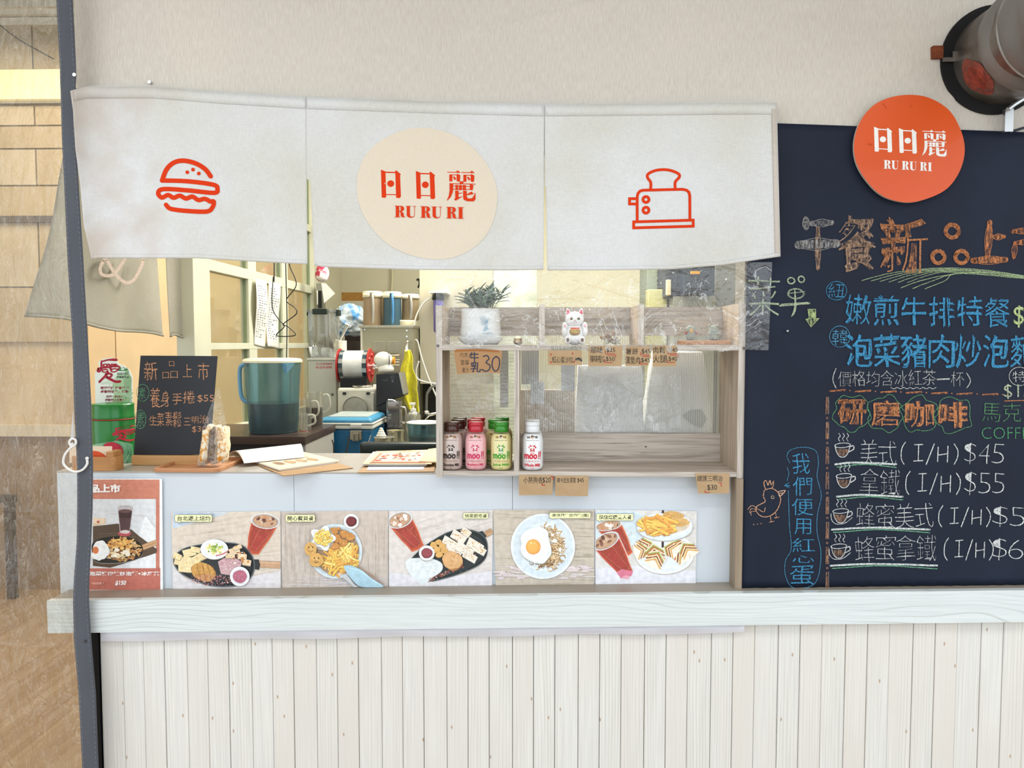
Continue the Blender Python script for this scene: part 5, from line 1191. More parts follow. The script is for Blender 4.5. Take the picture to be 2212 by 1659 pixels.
wx0, wx1 = W(1468, 735, .06).x, W(1573, 735, .06).x
tag(obj('wooden_stand', B(wx0, wx1, .035, .095, z, z+.012), wood('orange_wood', 'c08a5c', '9a6a42', 'x', 1.5), bevel=.0008), 'low rectangular wooden stand at the right end of the upper shelf', 'stand')
stone = mat('grey_stone', 'a4aaa0', .7, noise_amt=.12, nscale=(60, 60, 60), bump=.4, bscale=150)
for k, px in enumerate((1492, 1541)):
    gx = W(px, 710, .065).x; g0 = z+.0123
    t = thing('stone_figure', 'grey stone figure with a gold belly patch, left one on the wooden stand' if k == 0 else 'grey carved stone figure with pointed ears, right one on the wooden stand', 'figurine', (gx, .065, g0), 'stone figures on the wooden stand')
    bm = new(); sphere(bm, (gx, .065, g0+.013), .016, .013, .0132); sphere(bm, (gx, .064, g0+.0295), .0135, .011, .0125)
    if k:
        for sg in (-1, 1): sphere(bm, (gx+sg*.011, .064, g0+.040), .004, .004, .005); sphere(bm, (gx+sg*.012, .056, g0+.020), .006)
    obj('body', bm, stone, t, smooth=True)
    bm = new()
    for q in range(4): pts = [(gx+.0158*math.cos(2*PI*i/24), .065+.013*math.sin(2*PI*i/24), g0+.005+q*.004) for i in range(24)]; tube(bm, pts, .0012, 5, closed=True)
    obj('carved_band', bm, stone, t, smooth=True)
    if k == 0: bm = new(); sphere(bm, (gx, .0535, g0+.026), .0055, .002, .007); obj('gold_patch', bm, mat('gold_leaf', 'c79a48', .4, .5), t, smooth=True)
    for sg in (-1, 1): bm = new(); sphere(bm, (gx+sg*.014, .058, g0+.021), .0035); obj('red_knob', bm, mat('red_paint', 'b03a3a', .4), t, smooth=True)

# ================================================================== menu pictures on the ledge
def frame_pic(px, ori, sc, label, draw, Y=0.045, bg='d9cfc4', name='menu_picture', grp='food pictures on the ledge', fold=None):
    P = [W(*p, Y) for p in px]; bm = new(); slab(bm, [p+Vector((0, .0006, 0)) for p in P], (0, .0016, 0))
    t = thing(name, label, 'picture', (P[2]+P[3])/2, grp); obj('backing', bm, mat('poster_paper', 'e8e8ea', .4, noise_amt=0), t)
    crop = [((p[0]-ori[0])*sc, (p[1]-ori[1])*sc) for p in px]
    c = Canvas(flat(Y, *ori, sc), step=0.000008); c.poly(crop, bg); draw(c, crop); c.build('printed_picture', GLOSSINK, t); return t
def tint(c, k, d=0):
    v = [int(c[i:i+2], 16) for i in (0, 2, 4)]; return '%02x%02x%02x' % tuple(max(0, min(255, int(a*k+d))) for a in v)
rr = random.Random(99)
def inside(crop, x, y, m=1):
    xs_ = [p[0] for p in crop]; ys_ = [p[1] for p in crop]; return min(xs_)+m <= x <= max(xs_)-m and min(ys_)+m <= y <= max(ys_)-m
def clampc(crop, pts):
    x0, x1 = max(crop[0][0], crop[3][0])+.5, min(crop[1][0], crop[2][0])-.5; y0, y1 = max(crop[0][1], crop[1][1])+.5, min(crop[2][1], crop[3][1])-.5
    return [(min(max(p[0], x0), x1), min(max(p[1], y0), y1)) for p in pts]
def grain(c, crop, cols, n=70, ang=0.0, wavy=3, w=(.8, 2.2)):
    x0, x1 = crop[0][0], crop[1][0]; y0, y1 = crop[0][1], crop[3][1]
    for k in range(n):
        y = rr.uniform(y0+4, y1-4); a = rr.uniform(x0+2, x1-60); b = min(a+rr.uniform(60, 380), x1-3); y2 = y+(b-a)*ang
        if min(y, y2) < y0+4 or max(y, y2) > y1-4: continue
        c.line([(lerp(a, b, i/7), lerp(y, y2, i/7)+rr.uniform(-wavy, wavy)*.5) for i in range(8)], rr.uniform(*w), rr.choice(cols), round=False, taper=True)
def vgrain(c, crop, cols, n=90):
    x0, x1 = crop[0][0], crop[1][0]; y0, y1 = crop[0][1], crop[3][1]
    for k in range(n):
        x = rr.uniform(x0+4, x1-4); a = rr.uniform(y0+4, y1-60); b = min(a+rr.uniform(40, 250), y1-6)
        c.line([(x+rr.uniform(-2, 2), lerp(a, b, i/6)) for i in range(7)], rr.uniform(.8, 2), rr.choice(cols), round=False, taper=True)
def bubble(c, st, x0, y0, x1, y1, tail=0.08, k=1.0):
    r = [(p[0], p[1]) for p in rrect(x0, y0, x1, y1, (y1-y0)*.22)]; tx_ = lerp(x0, x1, tail)
    c.poly(r, '2c3540'); c.poly([(tx_, y1-4), (tx_+20*k, y1-4), (tx_+10*k, y1+12*k)], '2c3540'); q = 1.8*k
    c.poly(rrect(x0+q, y0+q, x1-q, y1-q, (y1-y0)*.2), 'eef0b4'); c.poly([(tx_+q*1.3, y1-4), (tx_+20*k-q*1.3, y1-4), (tx_+10*k, y1+12*k-q*2)], 'eef0b4')
    c.text(st, x0+(x1-x0)*.07, y0+(y1-y0)*.2, x1-(x1-x0)*.05, y1-(y1-y0)*.17, '262420', off=.018)
    for k2 in range(3): a = x1-6+k2*6; c.line([(a, y0-8+k2*4), (a+3+k2*3, y0-14+k2*6)], 1.6*k, '2c3540')
def glass_tea(c, crop, rim, ry, rot, bl, br, tea=('8e2a18', 'b8401c', 'd8641e'), ice=True):
    """iced tea glass: rim ellipse centre/radius, bottom-left and bottom-right points"""
    cx, cy, rx = rim; c_, s_ = math.cos(R(rot)), math.sin(R(rot)); l_ = (cx-rx*c_, cy-rx*s_); r_ = (cx+rx*c_, cy+rx*s_)
    body = spline([(l_[0], l_[1], 0), (lerp(l_[0], bl[0], .45)-6, lerp(l_[1], bl[1], .45), 0), (lerp(l_[0], bl[0], .8), lerp(l_[1], bl[1], .8), 0), (bl[0], bl[1], 0)], 6)+[Vector((lerp(bl[0], br[0], .5), lerp(bl[1], br[1], .5)+9, 0))]+spline([(br[0], br[1], 0), (lerp(br[0], r_[0], .2), lerp(br[1], r_[1], .2), 0), (lerp(br[0], r_[0], .55)+6, lerp(br[1], r_[1], .55), 0), (r_[0], r_[1], 0)], 6)
    c.poly(clampc(crop, [(p.x, p.y) for p in body]), 'd9d2cc')
    m = Vector((sum(p.x for p in body)/len(body), sum(p.y for p in body)/len(body), 0))
    def shrink(k, dy): return clampc(crop, [(m.x+(p.x-m.x)*k, m.y+(p.y-m.y)*k+dy) for p in body])
    c.poly(shrink(.95, 5), tea[2]); c.poly(shrink(.88, 5), tint(tea[1], 1.0)); c.poly(shrink(.74, 2), tea[0] if not ice else 'a03018'); c.poly(shrink(.5, 14), 'a82c1c')
    for k in range(26): x, y = m.x+rr.uniform(-rx*.8, rx*.8), m.y-rr.uniform(0, rx*.9); c.line(clampc(crop, [(x, y), (x+rr.uniform(-8, 8), y+rr.uniform(4, 12))]), rr.uniform(1.5, 4), rr.choice(['e88a3c', 'c85a2a', 'd9703a', 'b04020']), taper=True)
    c.poly(clampc(crop, [(cx+rx*math.cos(t)*c_-ry*math.sin(t)*s_, cy+rx*math.cos(t)*s_+ry*math.sin(t)*c_) for t in [2*PI*i/30 for i in range(30)]]), 'd4d2d0')
    for k, (q, col) in enumerate(((.9, 'a8968a'), (.8, 'c49a78'))): c.poly(clampc(crop, [(cx+q*rx*math.cos(t)*c_-q*ry*math.sin(t)*s_, cy+2+q*rx*math.cos(t)*s_+q*ry*math.sin(t)*c_) for t in [2*PI*i/30 for i in range(30)]]), col)
    for k in range(18):
        a, q = rr.uniform(0, 2*PI), rr.uniform(0, .75); x, y = cx+q*rx*math.cos(a)*c_-q*ry*math.sin(a)*s_, cy+2+q*rx*math.cos(a)*s_+q*ry*math.sin(a)*c_
        if inside(crop, x, y, 12): c.ell(x, y, rr.uniform(4, rx*.22), rr.uniform(3, ry*.35), rr.choice(['e8d8c8', '6a4438', 'c88a5c', 'f0e8e0', '8a5c48', 'd8b898']), rot=rr.uniform(0, 90), n=10, wob=.1)
    rm = clampc(crop, [(cx+rx*math.cos(t)*c_-ry*math.sin(t)*s_, cy+rx*math.cos(t)*s_+ry*math.sin(t)*c_) for t in [2*PI*i/30 for i in range(30)]]); c.line(rm, 3.5, 'e9eaee', closed=True)
    for k in (.3, .75): c.line(clampc(crop, [(lerp(l_[0], r_[0], k), lerp(l_[1], r_[1], k)+ry+8), (lerp(bl[0], br[0], k), lerp(bl[1], br[1], k)-20)]), 2.5, 'e0906a', taper=True)
def blob(c, cx, cy, rx, ry, base, n=10, rot=0, hi='f6e7bc', dk='a8742c', wob=.06):
    c.ell(cx+1, cy+2.5, rx, ry, dk, rot=rot, wob=wob); c.ell(cx, cy, rx, ry, base, rot=rot, wob=wob)
    for k in range(n):
        a, q = rr.uniform(0, 2*PI), rr.uniform(0, .75); c.ell(cx+q*rx*math.cos(a), cy+q*ry*math.sin(a), rx*rr.uniform(.06, .2), ry*rr.uniform(.05, .16), rr.choice([hi, tint(base, .88), tint(base, 1.08), tint(base, .94)]), rot=rr.uniform(0, 180), n=8, wob=.1)
def fries(c, cx, cy, rx, ry, n=46, ang=None, L_=(60, 130), w=(9, 15), cols=('e8b83c', 'f0c850', 'd99c28', 'f4d878', 'e0a830'), crop=None):
    for k in range(n):
        a, q = rr.uniform(0, 2*PI), rr.uniform(0, .8)**.6; x, y = cx+q*rx*math.cos(a), cy+q*ry*math.sin(a); t = rr.uniform(0, PI) if ang is None else R(rr.gauss(ang, 28)); l = rr.uniform(*L_)/2; ww = rr.uniform(*w)
        x0, y0, x1, y1 = x-l*math.cos(t), y-l*math.sin(t), x+l*math.cos(t), y+l*math.sin(t)
        for qq in (0, 1):
            ex, ey = (x0, y0) if not qq else (x1, y1); d = math.hypot((ex-cx)/rx, (ey-cy)/ry)
            if d > 1.08:
                k_ = 1.08/d; ex, ey = cx+(ex-cx)*k_, cy+(ey-cy)*k_
                if not qq: x0, y0 = ex, ey
                else: x1, y1 = ex, ey
        if math.hypot(x1-x0, y1-y0) < 12: continue
        cc = rr.choice(cols); mx_, my_ = (x0+x1)/2+rr.uniform(-3, 3), (y0+y1)/2+rr.uniform(-3, 3); f_ = (lambda p: clampc(crop, p)) if crop else (lambda p: p)
        c.line(f_([(x0, y0+1.8), (mx_, my_+1.8), (x1, y1+1.8)]), ww, 'a86c1c', round=False); c.line(f_([(x0, y0), (mx_, my_), (x1, y1)]), ww-1, cc, round=False); c.line(f_([(x0, y0-ww*.2), (mx_, my_-ww*.2), (x1, y1-ww*.2)]), ww*.35, tint(cc, 1.12), round=False)
OA, SA = (360, 1080), 3.0722; OB, SB = (1020, 1060), 3.6867
def crisp(c, x, y, w_, h_, rot, col='ecd7a0'):
    q = [(-w_, -h_*.8), (w_*.9, -h_), (w_, h_*.7), (-w_*.8, h_)]; t = R(rot); P_ = [(x+a*math.cos(t)-b*math.sin(t), y+a*math.sin(t)+b*math.cos(t)) for a, b in q]
    c.poly([(a+1.5, b+4) for a, b in P_], tint(col, .7)); c.poly(P_, col)
    for k in range(7): c.ell(x+rr.uniform(-w_*.6, w_*.6), y+rr.uniform(-h_*.5, h_*.5), rr.uniform(3, 9), rr.uniform(2, 5), rr.choice(['f6ecc8', 'd9a850', 'e2bd74', 'f0dcae']), rot=rot, n=9, wob=.15)
def skillet(c, pts, col='23282c', rim='5f686e', inner='34393c'):
    P_ = spline([(a, b, 0) for a, b in pts], 8, True); c.poly([(p.x, p.y+4) for p in P_], '8d8984'); c.poly([(p.x, p.y) for p in P_], rim); m = Vector((sum(p.x for p in P_)/len(P_), sum(p.y for p in P_)/len(P_), 0))
    c.poly([(m.x+(p.x-m.x)*.975, m.y+(p.y-m.y)*.955) for p in P_], col); c.poly([(m.x+(p.x-m.x)*.90, m.y+(p.y-m.y)*.86+4) for p in P_], inner)
def bowl(c, cx, cy, rx, ry, fill, rot=0): c.ell(cx+1, cy+4, rx, ry, 'a8a49e', rot=rot); c.ell(cx, cy, rx, ry, 'f0f3f4', rot=rot); c.ell(cx+1, cy+1, rx*.86, ry*.84, 'dfe4e8', rot=rot); c.ell(cx+1, cy+1, rx*.72, ry*.68, fill, rot=rot, wob=.02)
def handle(c, a, b, w=28, col='c79e74', crop=None):
    f_ = (lambda p: clampc(crop, p)) if crop else (lambda p: p)
    c.line(f_([a, b]), w+3, '8f6a48', round=False); c.line(f_([a, b]), w, col, round=False)
    for k in (-.3, 0, .3): c.line(f_([(a[0], a[1]+w*k), (b[0], b[1]+w*k)]), 2, rr.choice(['a87c54', 'd9b890', 'b58a62']), round=False)
def glare(c, crop, n=40, y0=.75):
    x0, x1, ya, yb = crop[0][0], crop[1][0], crop[0][1], crop[3][1]
    for k in range(n):
        x, y = rr.uniform(x0+8, x1-14), lerp(ya, yb, rr.uniform(y0, .97)); c.line([(x, y), (x+rr.uniform(-6, 6), y+rr.uniform(2, 8))], rr.uniform(1, 2.5), 'eceaf0', taper=True)
def pic1(c, crop):
    c.poly(clampc(crop, [(30, 80), (420, 80), (330, 110), (180, 150), (30, 190)]), 'c3d4e6')
    grain(c, crop, ['cdbfae', 'c5b6a4', 'e2d8cc', 'b8a896'], 120, -.12)
    c.poly(clampc(crop, [(38, 430), (120, 520), (300, 560), (760, 470), (760, 600), (38, 600)]), 'dcd8da'); grain(c, [(38, 480), (755, 480), (755, 594), (38, 594)], ['ece6e8', 'd8cfd4', 'e6dfe6'], 60, .02)
    glass_tea(c, crop, (655, 133), 44, 6, (527, 335), (610, 352)) if False else glass_tea(c, crop, (655, 140, 95), 50, 6, (525, 345), (612, 362))
    handle(c, (600, 425), (758, 432), 42, 'c99e78', crop); c.poly([(575, 395), (610, 395), (622, 430), (612, 465), (578, 458)], '33383b')
    skillet(c, [(42, 400), (75, 345), (150, 308), (300, 285), (430, 283), (510, 305), (560, 355), (584, 420), (575, 490), (520, 550), (420, 576), (280, 568), (150, 520), (75, 470)])
    for a in ((90, 405, 42, 32, 20), (150, 350, 45, 28, -10), (190, 330, 34, 20, 15), (150, 410, 48, 34, 15), (215, 385, 50, 28, -25), (120, 455, 48, 26, 10), (245, 370, 40, 26, -15), (70, 375, 28, 22, 30)): crisp(c, *a)
    c.ell(245, 480, 85, 60, 'a8702c', wob=.03, rot=20); c.ell(243, 476, 82, 57, 'cf983c', wob=.03, rot=20)
    for k in range(150): a, q = rr.uniform(0, 2*PI), rr.uniform(0, .95); c.ell(243+q*80*math.cos(a), 476+q*52*math.sin(a), rr.uniform(1.5, 5), rr.uniform(1, 3.5), rr.choice(['e2b050', 'b87e2c', 'd89c3c', 'efc878', 'a86c28']), n=7)
    for k in range(4): c.line([(200+k*35, 425), (225+k*34, 530)], 2, '94602a')
    c.poly([(340, 410), (380, 385), (440, 375), (500, 410), (490, 450), (430, 480), (420, 500), (360, 490)], 'c9a0a4')
    for k in range(60): c.ell(rr.uniform(350, 485), rr.uniform(392, 470), rr.uniform(3, 9), rr.uniform(2, 5), rr.choice(['dcb8bc', 'b8868e', 'e0c4c8', 'c08e96']), n=8, wob=.1)
    for k in range(260):
        a, q = rr.uniform(0, 2*PI), math.sqrt(rr.uniform(0, 1)); c.ell(290+150*q*math.cos(a), 530+36*q*math.sin(a), rr.uniform(1.5, 4.5), rr.uniform(1, 3), rr.choice(['c8606c', 'd87c84', 'b8505c', 'e8b0b4', 'c87860', 'e8dce0']), n=6)
    for a in ((450, 340, 38, 24, -10), (500, 375, 32, 20, 10), (530, 415, 30, 22, 15), (420, 370, 34, 18, 5), (470, 315, 30, 15, -20)): crisp(c, *a, col='e6caa6')
    for k in range(14): c.ell(rr.uniform(440, 545), rr.uniform(330, 420), rr.uniform(5, 12), rr.uniform(3, 7), rr.choice(['c8843c', 'b86c34', 'f4ece0']), n=8, wob=.1)
    bowl(c, 316, 327, 92, 66, 'eceadc')
    for k in range(60): a, q = rr.uniform(0, 2*PI), rr.uniform(0, .9); c.ell(318+q*62*math.cos(a), 328+q*38*math.sin(a), rr.uniform(5, 15), rr.uniform(3, 8), rr.choice(['8fb03c', 'b8cc5c', 'd6e08c', 'e8d03c', 'ecd94c', 'f0eccc', '6c9430']), rot=rr.uniform(0, 180), n=8, wob=.1)
    c.line([(330, 368), (370, 358), (405, 340)], 9, 'c8403c', curve=5); c.line([(332, 364), (370, 353), (403, 336)], 5, 'ecd8d0', curve=5); c.ell(350, 300, 12, 8, 'f4f4f0')
    bowl(c, 485, 507, 65, 64, 'b85c74')
    for k in range(60): a, q = rr.uniform(0, 2*PI), rr.uniform(0, .65); c.ell(486+q*65*math.cos(a), 508+q*62*math.sin(a), 2.2, 2, rr.choice(['e0b8c0', 'a04058', 'c8708c']), n=6)
    glare(c, crop, 60); bubble(c, '台北遇上紐約', 53, 97, 302, 146)
frame_pic([(370, 1107), (606, 1104), (607, 1272), (373, 1275)], OA, SA, 'food picture of a black skillet platter with salad bowl, tea glass at right', pic1, bg='d8cbbc')
def pic2(c, crop):
    vgrain(c, crop, ['b8a898', 'd2c6ba', 'a89886', 'c0b2a4'], 190)
    c.poly(clampc(crop, [(765, 80), (900, 80), (860, 300), (900, 590), (762, 590)]), 'd3d0d2') if False else None
    for k in range(70): x = rr.uniform(770, 960); y = rr.uniform(120, 480); c.line([(x, y), (x+2, y+rr.uniform(30, 90))], rr.uniform(1, 3), rr.choice(['d9d5d4', 'e0dcdc', 'cfc8c4']), taper=True)
    grain(c, [(765, 500), (1465, 500), (1465, 578), (765, 578)], ['e0dce4', 'd6d0dc', 'eae6ee'], 60, 0)
    c.ell(1122, 344, 178, 184, 'a8a4a0', n=48); c.ell(1120, 340, 178, 182, 'cfdde4', n=48); c.ell(1122, 342, 163, 166, 'b9cbd4', n=48); c.ell(1128, 345, 150, 155, 'a2866a', n=48)
    bowl(c, 1225, 142, 50, 50, '5c1f24'); c.ell(1222, 140, 30, 28, '7a2a2e')
    fries(c, 1150, 400, 120, 105, 90, L_=(60, 140), w=(10, 17))
    fries(c, 1215, 350, 65, 60, 30, ang=100, L_=(60, 110), w=(10, 16))
    for a in ((1108, 208, 28, 26), (1178, 225, 28, 26), (1134, 256, 24, 28), (1218, 245, 30, 26), (1172, 284, 29, 24), (1118, 306, 30, 22), (1140, 190, 14, 10)): blob(c, *a, 'c8842c', 12, hi='e8b458', dk='8a5418')
    c.ell(1035, 256, 74, 78, 'a8a49e'); 
    pts = [(1034+ (66+14*math.cos(5*t))*math.cos(t)*1.12, 254+(66+14*math.cos(5*t))*math.sin(t)*1.10) for t in [2*PI*i/50 for i in range(50)]]; c.poly(pts, 'eef2f4'); c.poly([(1034+(p[0]-1034)*.84, 254+(p[1]-254)*.84) for p in pts], 'dde5ea')
    for k in range(140): a, q = rr.uniform(0, 2*PI), math.sqrt(rr.uniform(0, 1)); x, y = 1040+58*q*math.cos(a), 250+54*q*math.sin(a); c.ell(x, y+1.5, 9, 7, 'c89a20', n=9); c.ell(x, y, 8.5, 6.5, rr.choice(['f2cc3c', 'f8e070', 'e8b828', 'f6d850']), n=9, wob=.05); c.ell(x-2, y-2, 2.5, 2, 'fdf3b0', n=6)
    for a in ((955, 326, 40, 46), (993, 398, 48, 46)):
        blob(c, *a, 'd6a24a', 18, hi='e6bd70', dk='8f5e20', wob=.02)
        for e in (-12, 14): c.ell(a[0]+e, a[1]-12, 4, 6, '4a2c14', n=10)
        c.line([(a[0]-14, a[1]+10), (a[0], a[1]+19), (a[0]+16, a[1]+10)], 3.5, '7a4a1c', curve=5)
    for k in range(5): c.line([(1135+k*11, 482+k*2), (1158+k*8, 512)], 3.5, 'eceef0')
    c.poly(clampc(crop, [(1155, 505), (1200, 500), (1245, 560), (1270, 578), (1240, 578), (1200, 540)]), 'c8ccd0')
    c.poly(clampc(crop, spl([(1178, 440), (1230, 436), (1300, 470), (1360, 520), (1440, 572), (1380, 580), (1290, 576), (1240, 540), (1200, 490)])), 'a4cbdc'); c.line(clampc(crop, [(1195, 448), (1280, 470), (1350, 520), (1420, 566)]), 5, 'c8e2ec', curve=5); c.line([(1270, 440), (1360, 500), (1440, 560)], 8, 'a87c64', taper=True)
    glare(c, crop, 50); bubble(c, '開心寶貝餐', 788, 97, 985, 146)
def spl(p): return [(q.x, q.y) for q in spline([(a, b, 0) for a, b in p], 5, True)]
frame_pic([(607.5, 1105), (839, 1103), (838, 1269), (609, 1272)], OA, SA, 'food picture of a round plate of corn, nuggets, fries and smiling potato faces', pic2, bg='c9bcb0')
def pic3(c, crop):
    grain(c, crop, ['d6ccc6', 'cbbfb6', 'e8e2de', 'c4b8ae'], 130, -.32); grain(c, crop, ['eae6e8', 'e0dadc'], 60, -.3)
    c.poly(clampc(crop, [(1478, 480), (1800, 520), (2160, 470), (2160, 580), (1478, 580)]), 'dfdce2')
    glass_tea(c, crop, (1548, 132, 84), 52, -18, (1628, 345), (1712, 298))
    handle(c, (2110, 235), (2168, 205), 36, 'bf9468', crop); c.poly([(2062, 215), (2095, 205), (2125, 240), (2100, 262), (2075, 250)], '2d3a3c')
    skillet(c, spl([(1610, 420), (1660, 350), (1740, 285), (1850, 220), (1950, 193), (2050, 205), (2115, 250), (2132, 320), (2115, 390), (2060, 440), (1960, 485), (1850, 520), (1740, 540), (1660, 500)])[::5], '242c2e', '4c585c', '343c3e')
    c.poly(clampc(crop, spl([(1590, 400), (1660, 385), (1760, 390), (1825, 420), (1825, 470), (1760, 520), (1700, 560), (1640, 520), (1595, 460)])), 'dfe7ea')
    for k in range(40): c.ell(rr.uniform(1620, 1790), rr.uniform(405, 480), rr.uniform(6, 16), rr.uniform(3, 8), rr.choice(['e8eef0', 'd2dce0', 'f0f4f6']), n=8, wob=.1)
    for k in range(170): u_ = rr.uniform(0, 1); c.ell(1740+230*u_, 535-95*u_+rr.uniform(-14, 10), rr.uniform(1.5, 5), rr.uniform(1, 3), rr.choice(['a8482c', 'c8684c', '8a3824', 'd89880', 'e0c8c0']), n=6)
    W_ = 'ede4d6'
    for a in ((1880, 290, 60, 34, 35), (1935, 245, 55, 32, 38), (1985, 215, 34, 26, 40), (1900, 340, 62, 30, 32), (1975, 330, 66, 34, 35), (2045, 300, 60, 32, 35), (2075, 330, 46, 26, 35), (2010, 375, 52, 28, 35)):
        crisp(c, *a, col=W_)
        for k in range(26): c.ell(a[0]+rr.uniform(-40, 40), a[1]+rr.uniform(-24, 24), rr.uniform(2, 5), rr.uniform(1.5, 3), rr.choice(['c08a54', 'a86c3c', 'd8b890']), n=6)
    for a in ((1770, 298, 22, 20), (1805, 280, 22, 18), (1830, 305, 22, 18), (1795, 328, 22, 20), (1842, 335, 24, 20), (1808, 362, 24, 20), (1775, 340, 16, 14)): blob(c, *a, 'dca850', 8, hi='f0cc84', dk='a06c28')
    c.ell(1897, 405, 70, 60, 'a8743c', wob=.05, rot=20); c.ell(1895, 400, 68, 57, 'dba768', wob=.05, rot=20)
    for k in range(50): a, q = rr.uniform(0, 2*PI), rr.uniform(0, .85); c.ell(1895+q*60*math.cos(a), 400+q*50*math.sin(a), rr.uniform(3, 10), rr.uniform(2, 5), rr.choice(['e8bf88', 'c88c4c', 'e2b276', 'd09a5c']), n=8, rot=30)
    bowl(c, 1726, 352, 52, 50, '7c2a32'); c.ell(1728, 350, 32, 28, '96404a')
    glare(c, crop, 40); bubble(c, '快樂肥宅餐', 1967, 85, 2134, 125, .1, .8)
frame_pic([(840, 1104), (1064.5, 1102), (1063, 1267), (840, 1269)], OA, SA, 'food picture of a black skillet with folded pancakes, chops and tea glass at left', pic3, bg='ddd5d0')
def pic4(c, crop):
    grain(c, crop, ['b4a894', 'd4c9ba', 'a4967f', 'c6b9a6', 'dbd2c6'], 260, .03)
    for k in range(60): x, y = rr.uniform(180, 940), rr.uniform(600, 700); c.ell(x, y, rr.uniform(20, 70), rr.uniform(4, 12), rr.choice(['d6cbc8', 'd9cdd0', 'dccacc', 'd2c8c4']), n=12, wob=.1)  # pale pinkish ellipses paint glare into the print
    c.ell(566, 450, 256, 258, 'b0a8a0', n=60); c.ell(563, 443, 256, 260, 'e3ecf1', n=60); c.ell(563, 443, 240, 243, 'd3e0e9', n=60); c.ell(566, 448, 190, 192, 'dde8ee', n=60)
    for k in range(170):
        a = R(rr.uniform(-100, 110)); q = rr.uniform(.35, 1.0); x, y = 590+125*q*math.cos(a)*1.0, 450+165*q*math.sin(a); P_ = [(x, y)]; d = rr.uniform(0, 2*PI)
        for j in range(6): d += rr.uniform(-1.0, 1.0); P_.append((P_[-1][0]+11*math.cos(d), P_[-1][1]+11*math.sin(d)))
        cc = rr.choice(['e6c896', 'd9b478', 'f2dcb4', 'c89a5c', 'efd6a8', 'f6e8cc', 'b88a50']); c.line([(p[0]+1, p[1]+3) for p in P_], 7, '9a7040', curve=4); c.line(P_, 6, cc, curve=4)
    for k in range(120): a = R(rr.uniform(55, 135)); q = rr.uniform(.75, 1.08); c.ell(560+155*q*math.cos(a), 455+150*q*math.sin(a), rr.uniform(1.5, 6), rr.uniform(1.5, 4), rr.choice(['4c4a28', '70401c', '8a6a34', 'a84c20', '5c6a30']), n=6)
    for a in ((655, 400, 22, 16), (640, 350, 14, 10), (700, 470, 12, 18)): c.ell(*a, 'f4efe2', wob=.15)
    eg = spl([(390, 420), (385, 370), (420, 325), (470, 300), (540, 290), (600, 320), (608, 380), (625, 440), (630, 500), (600, 545), (560, 580), (490, 570), (420, 535), (385, 480)])
    c.poly([(a+4, b+7) for a, b in eg], '8f8a74'); c.poly(eg, 'eaf1f3'); c.poly([(505+(a-505)*.85, 440+(b-440)*.85) for a, b in eg], 'f3f8f9')
    for k in range(50): a = rr.uniform(0, 2*PI); c.ell(505+112*math.cos(a), 440+128*math.sin(a), rr.uniform(4, 14), rr.uniform(2, 6), rr.choice(['dfe9ec', 'f8fbfb', 'd4e0e2']), n=8, rot=rr.uniform(0, 180))
    c.ell(486, 447, 59, 61, 'd88a1c', n=40); c.ell(484, 444, 56, 57, 'eea22c', n=40); c.ell(480, 438, 42, 42, 'f2ae3c'); c.ell(468, 415, 9, 6, 'fbe0a0'); c.ell(497, 420, 5, 4, 'fbe0a0')
    glare(c, crop, 80, .85); bubble(c, '南洋風味炒泡麵(蛋)', 614, 173, 944, 221, .05)
frame_pic([(1065, 1101), (1284, 1101), (1283.5, 1263), (1071, 1265)], OB, SB, 'food picture of a fried egg on noodles in a round white plate', pic4, bg='c9beae')
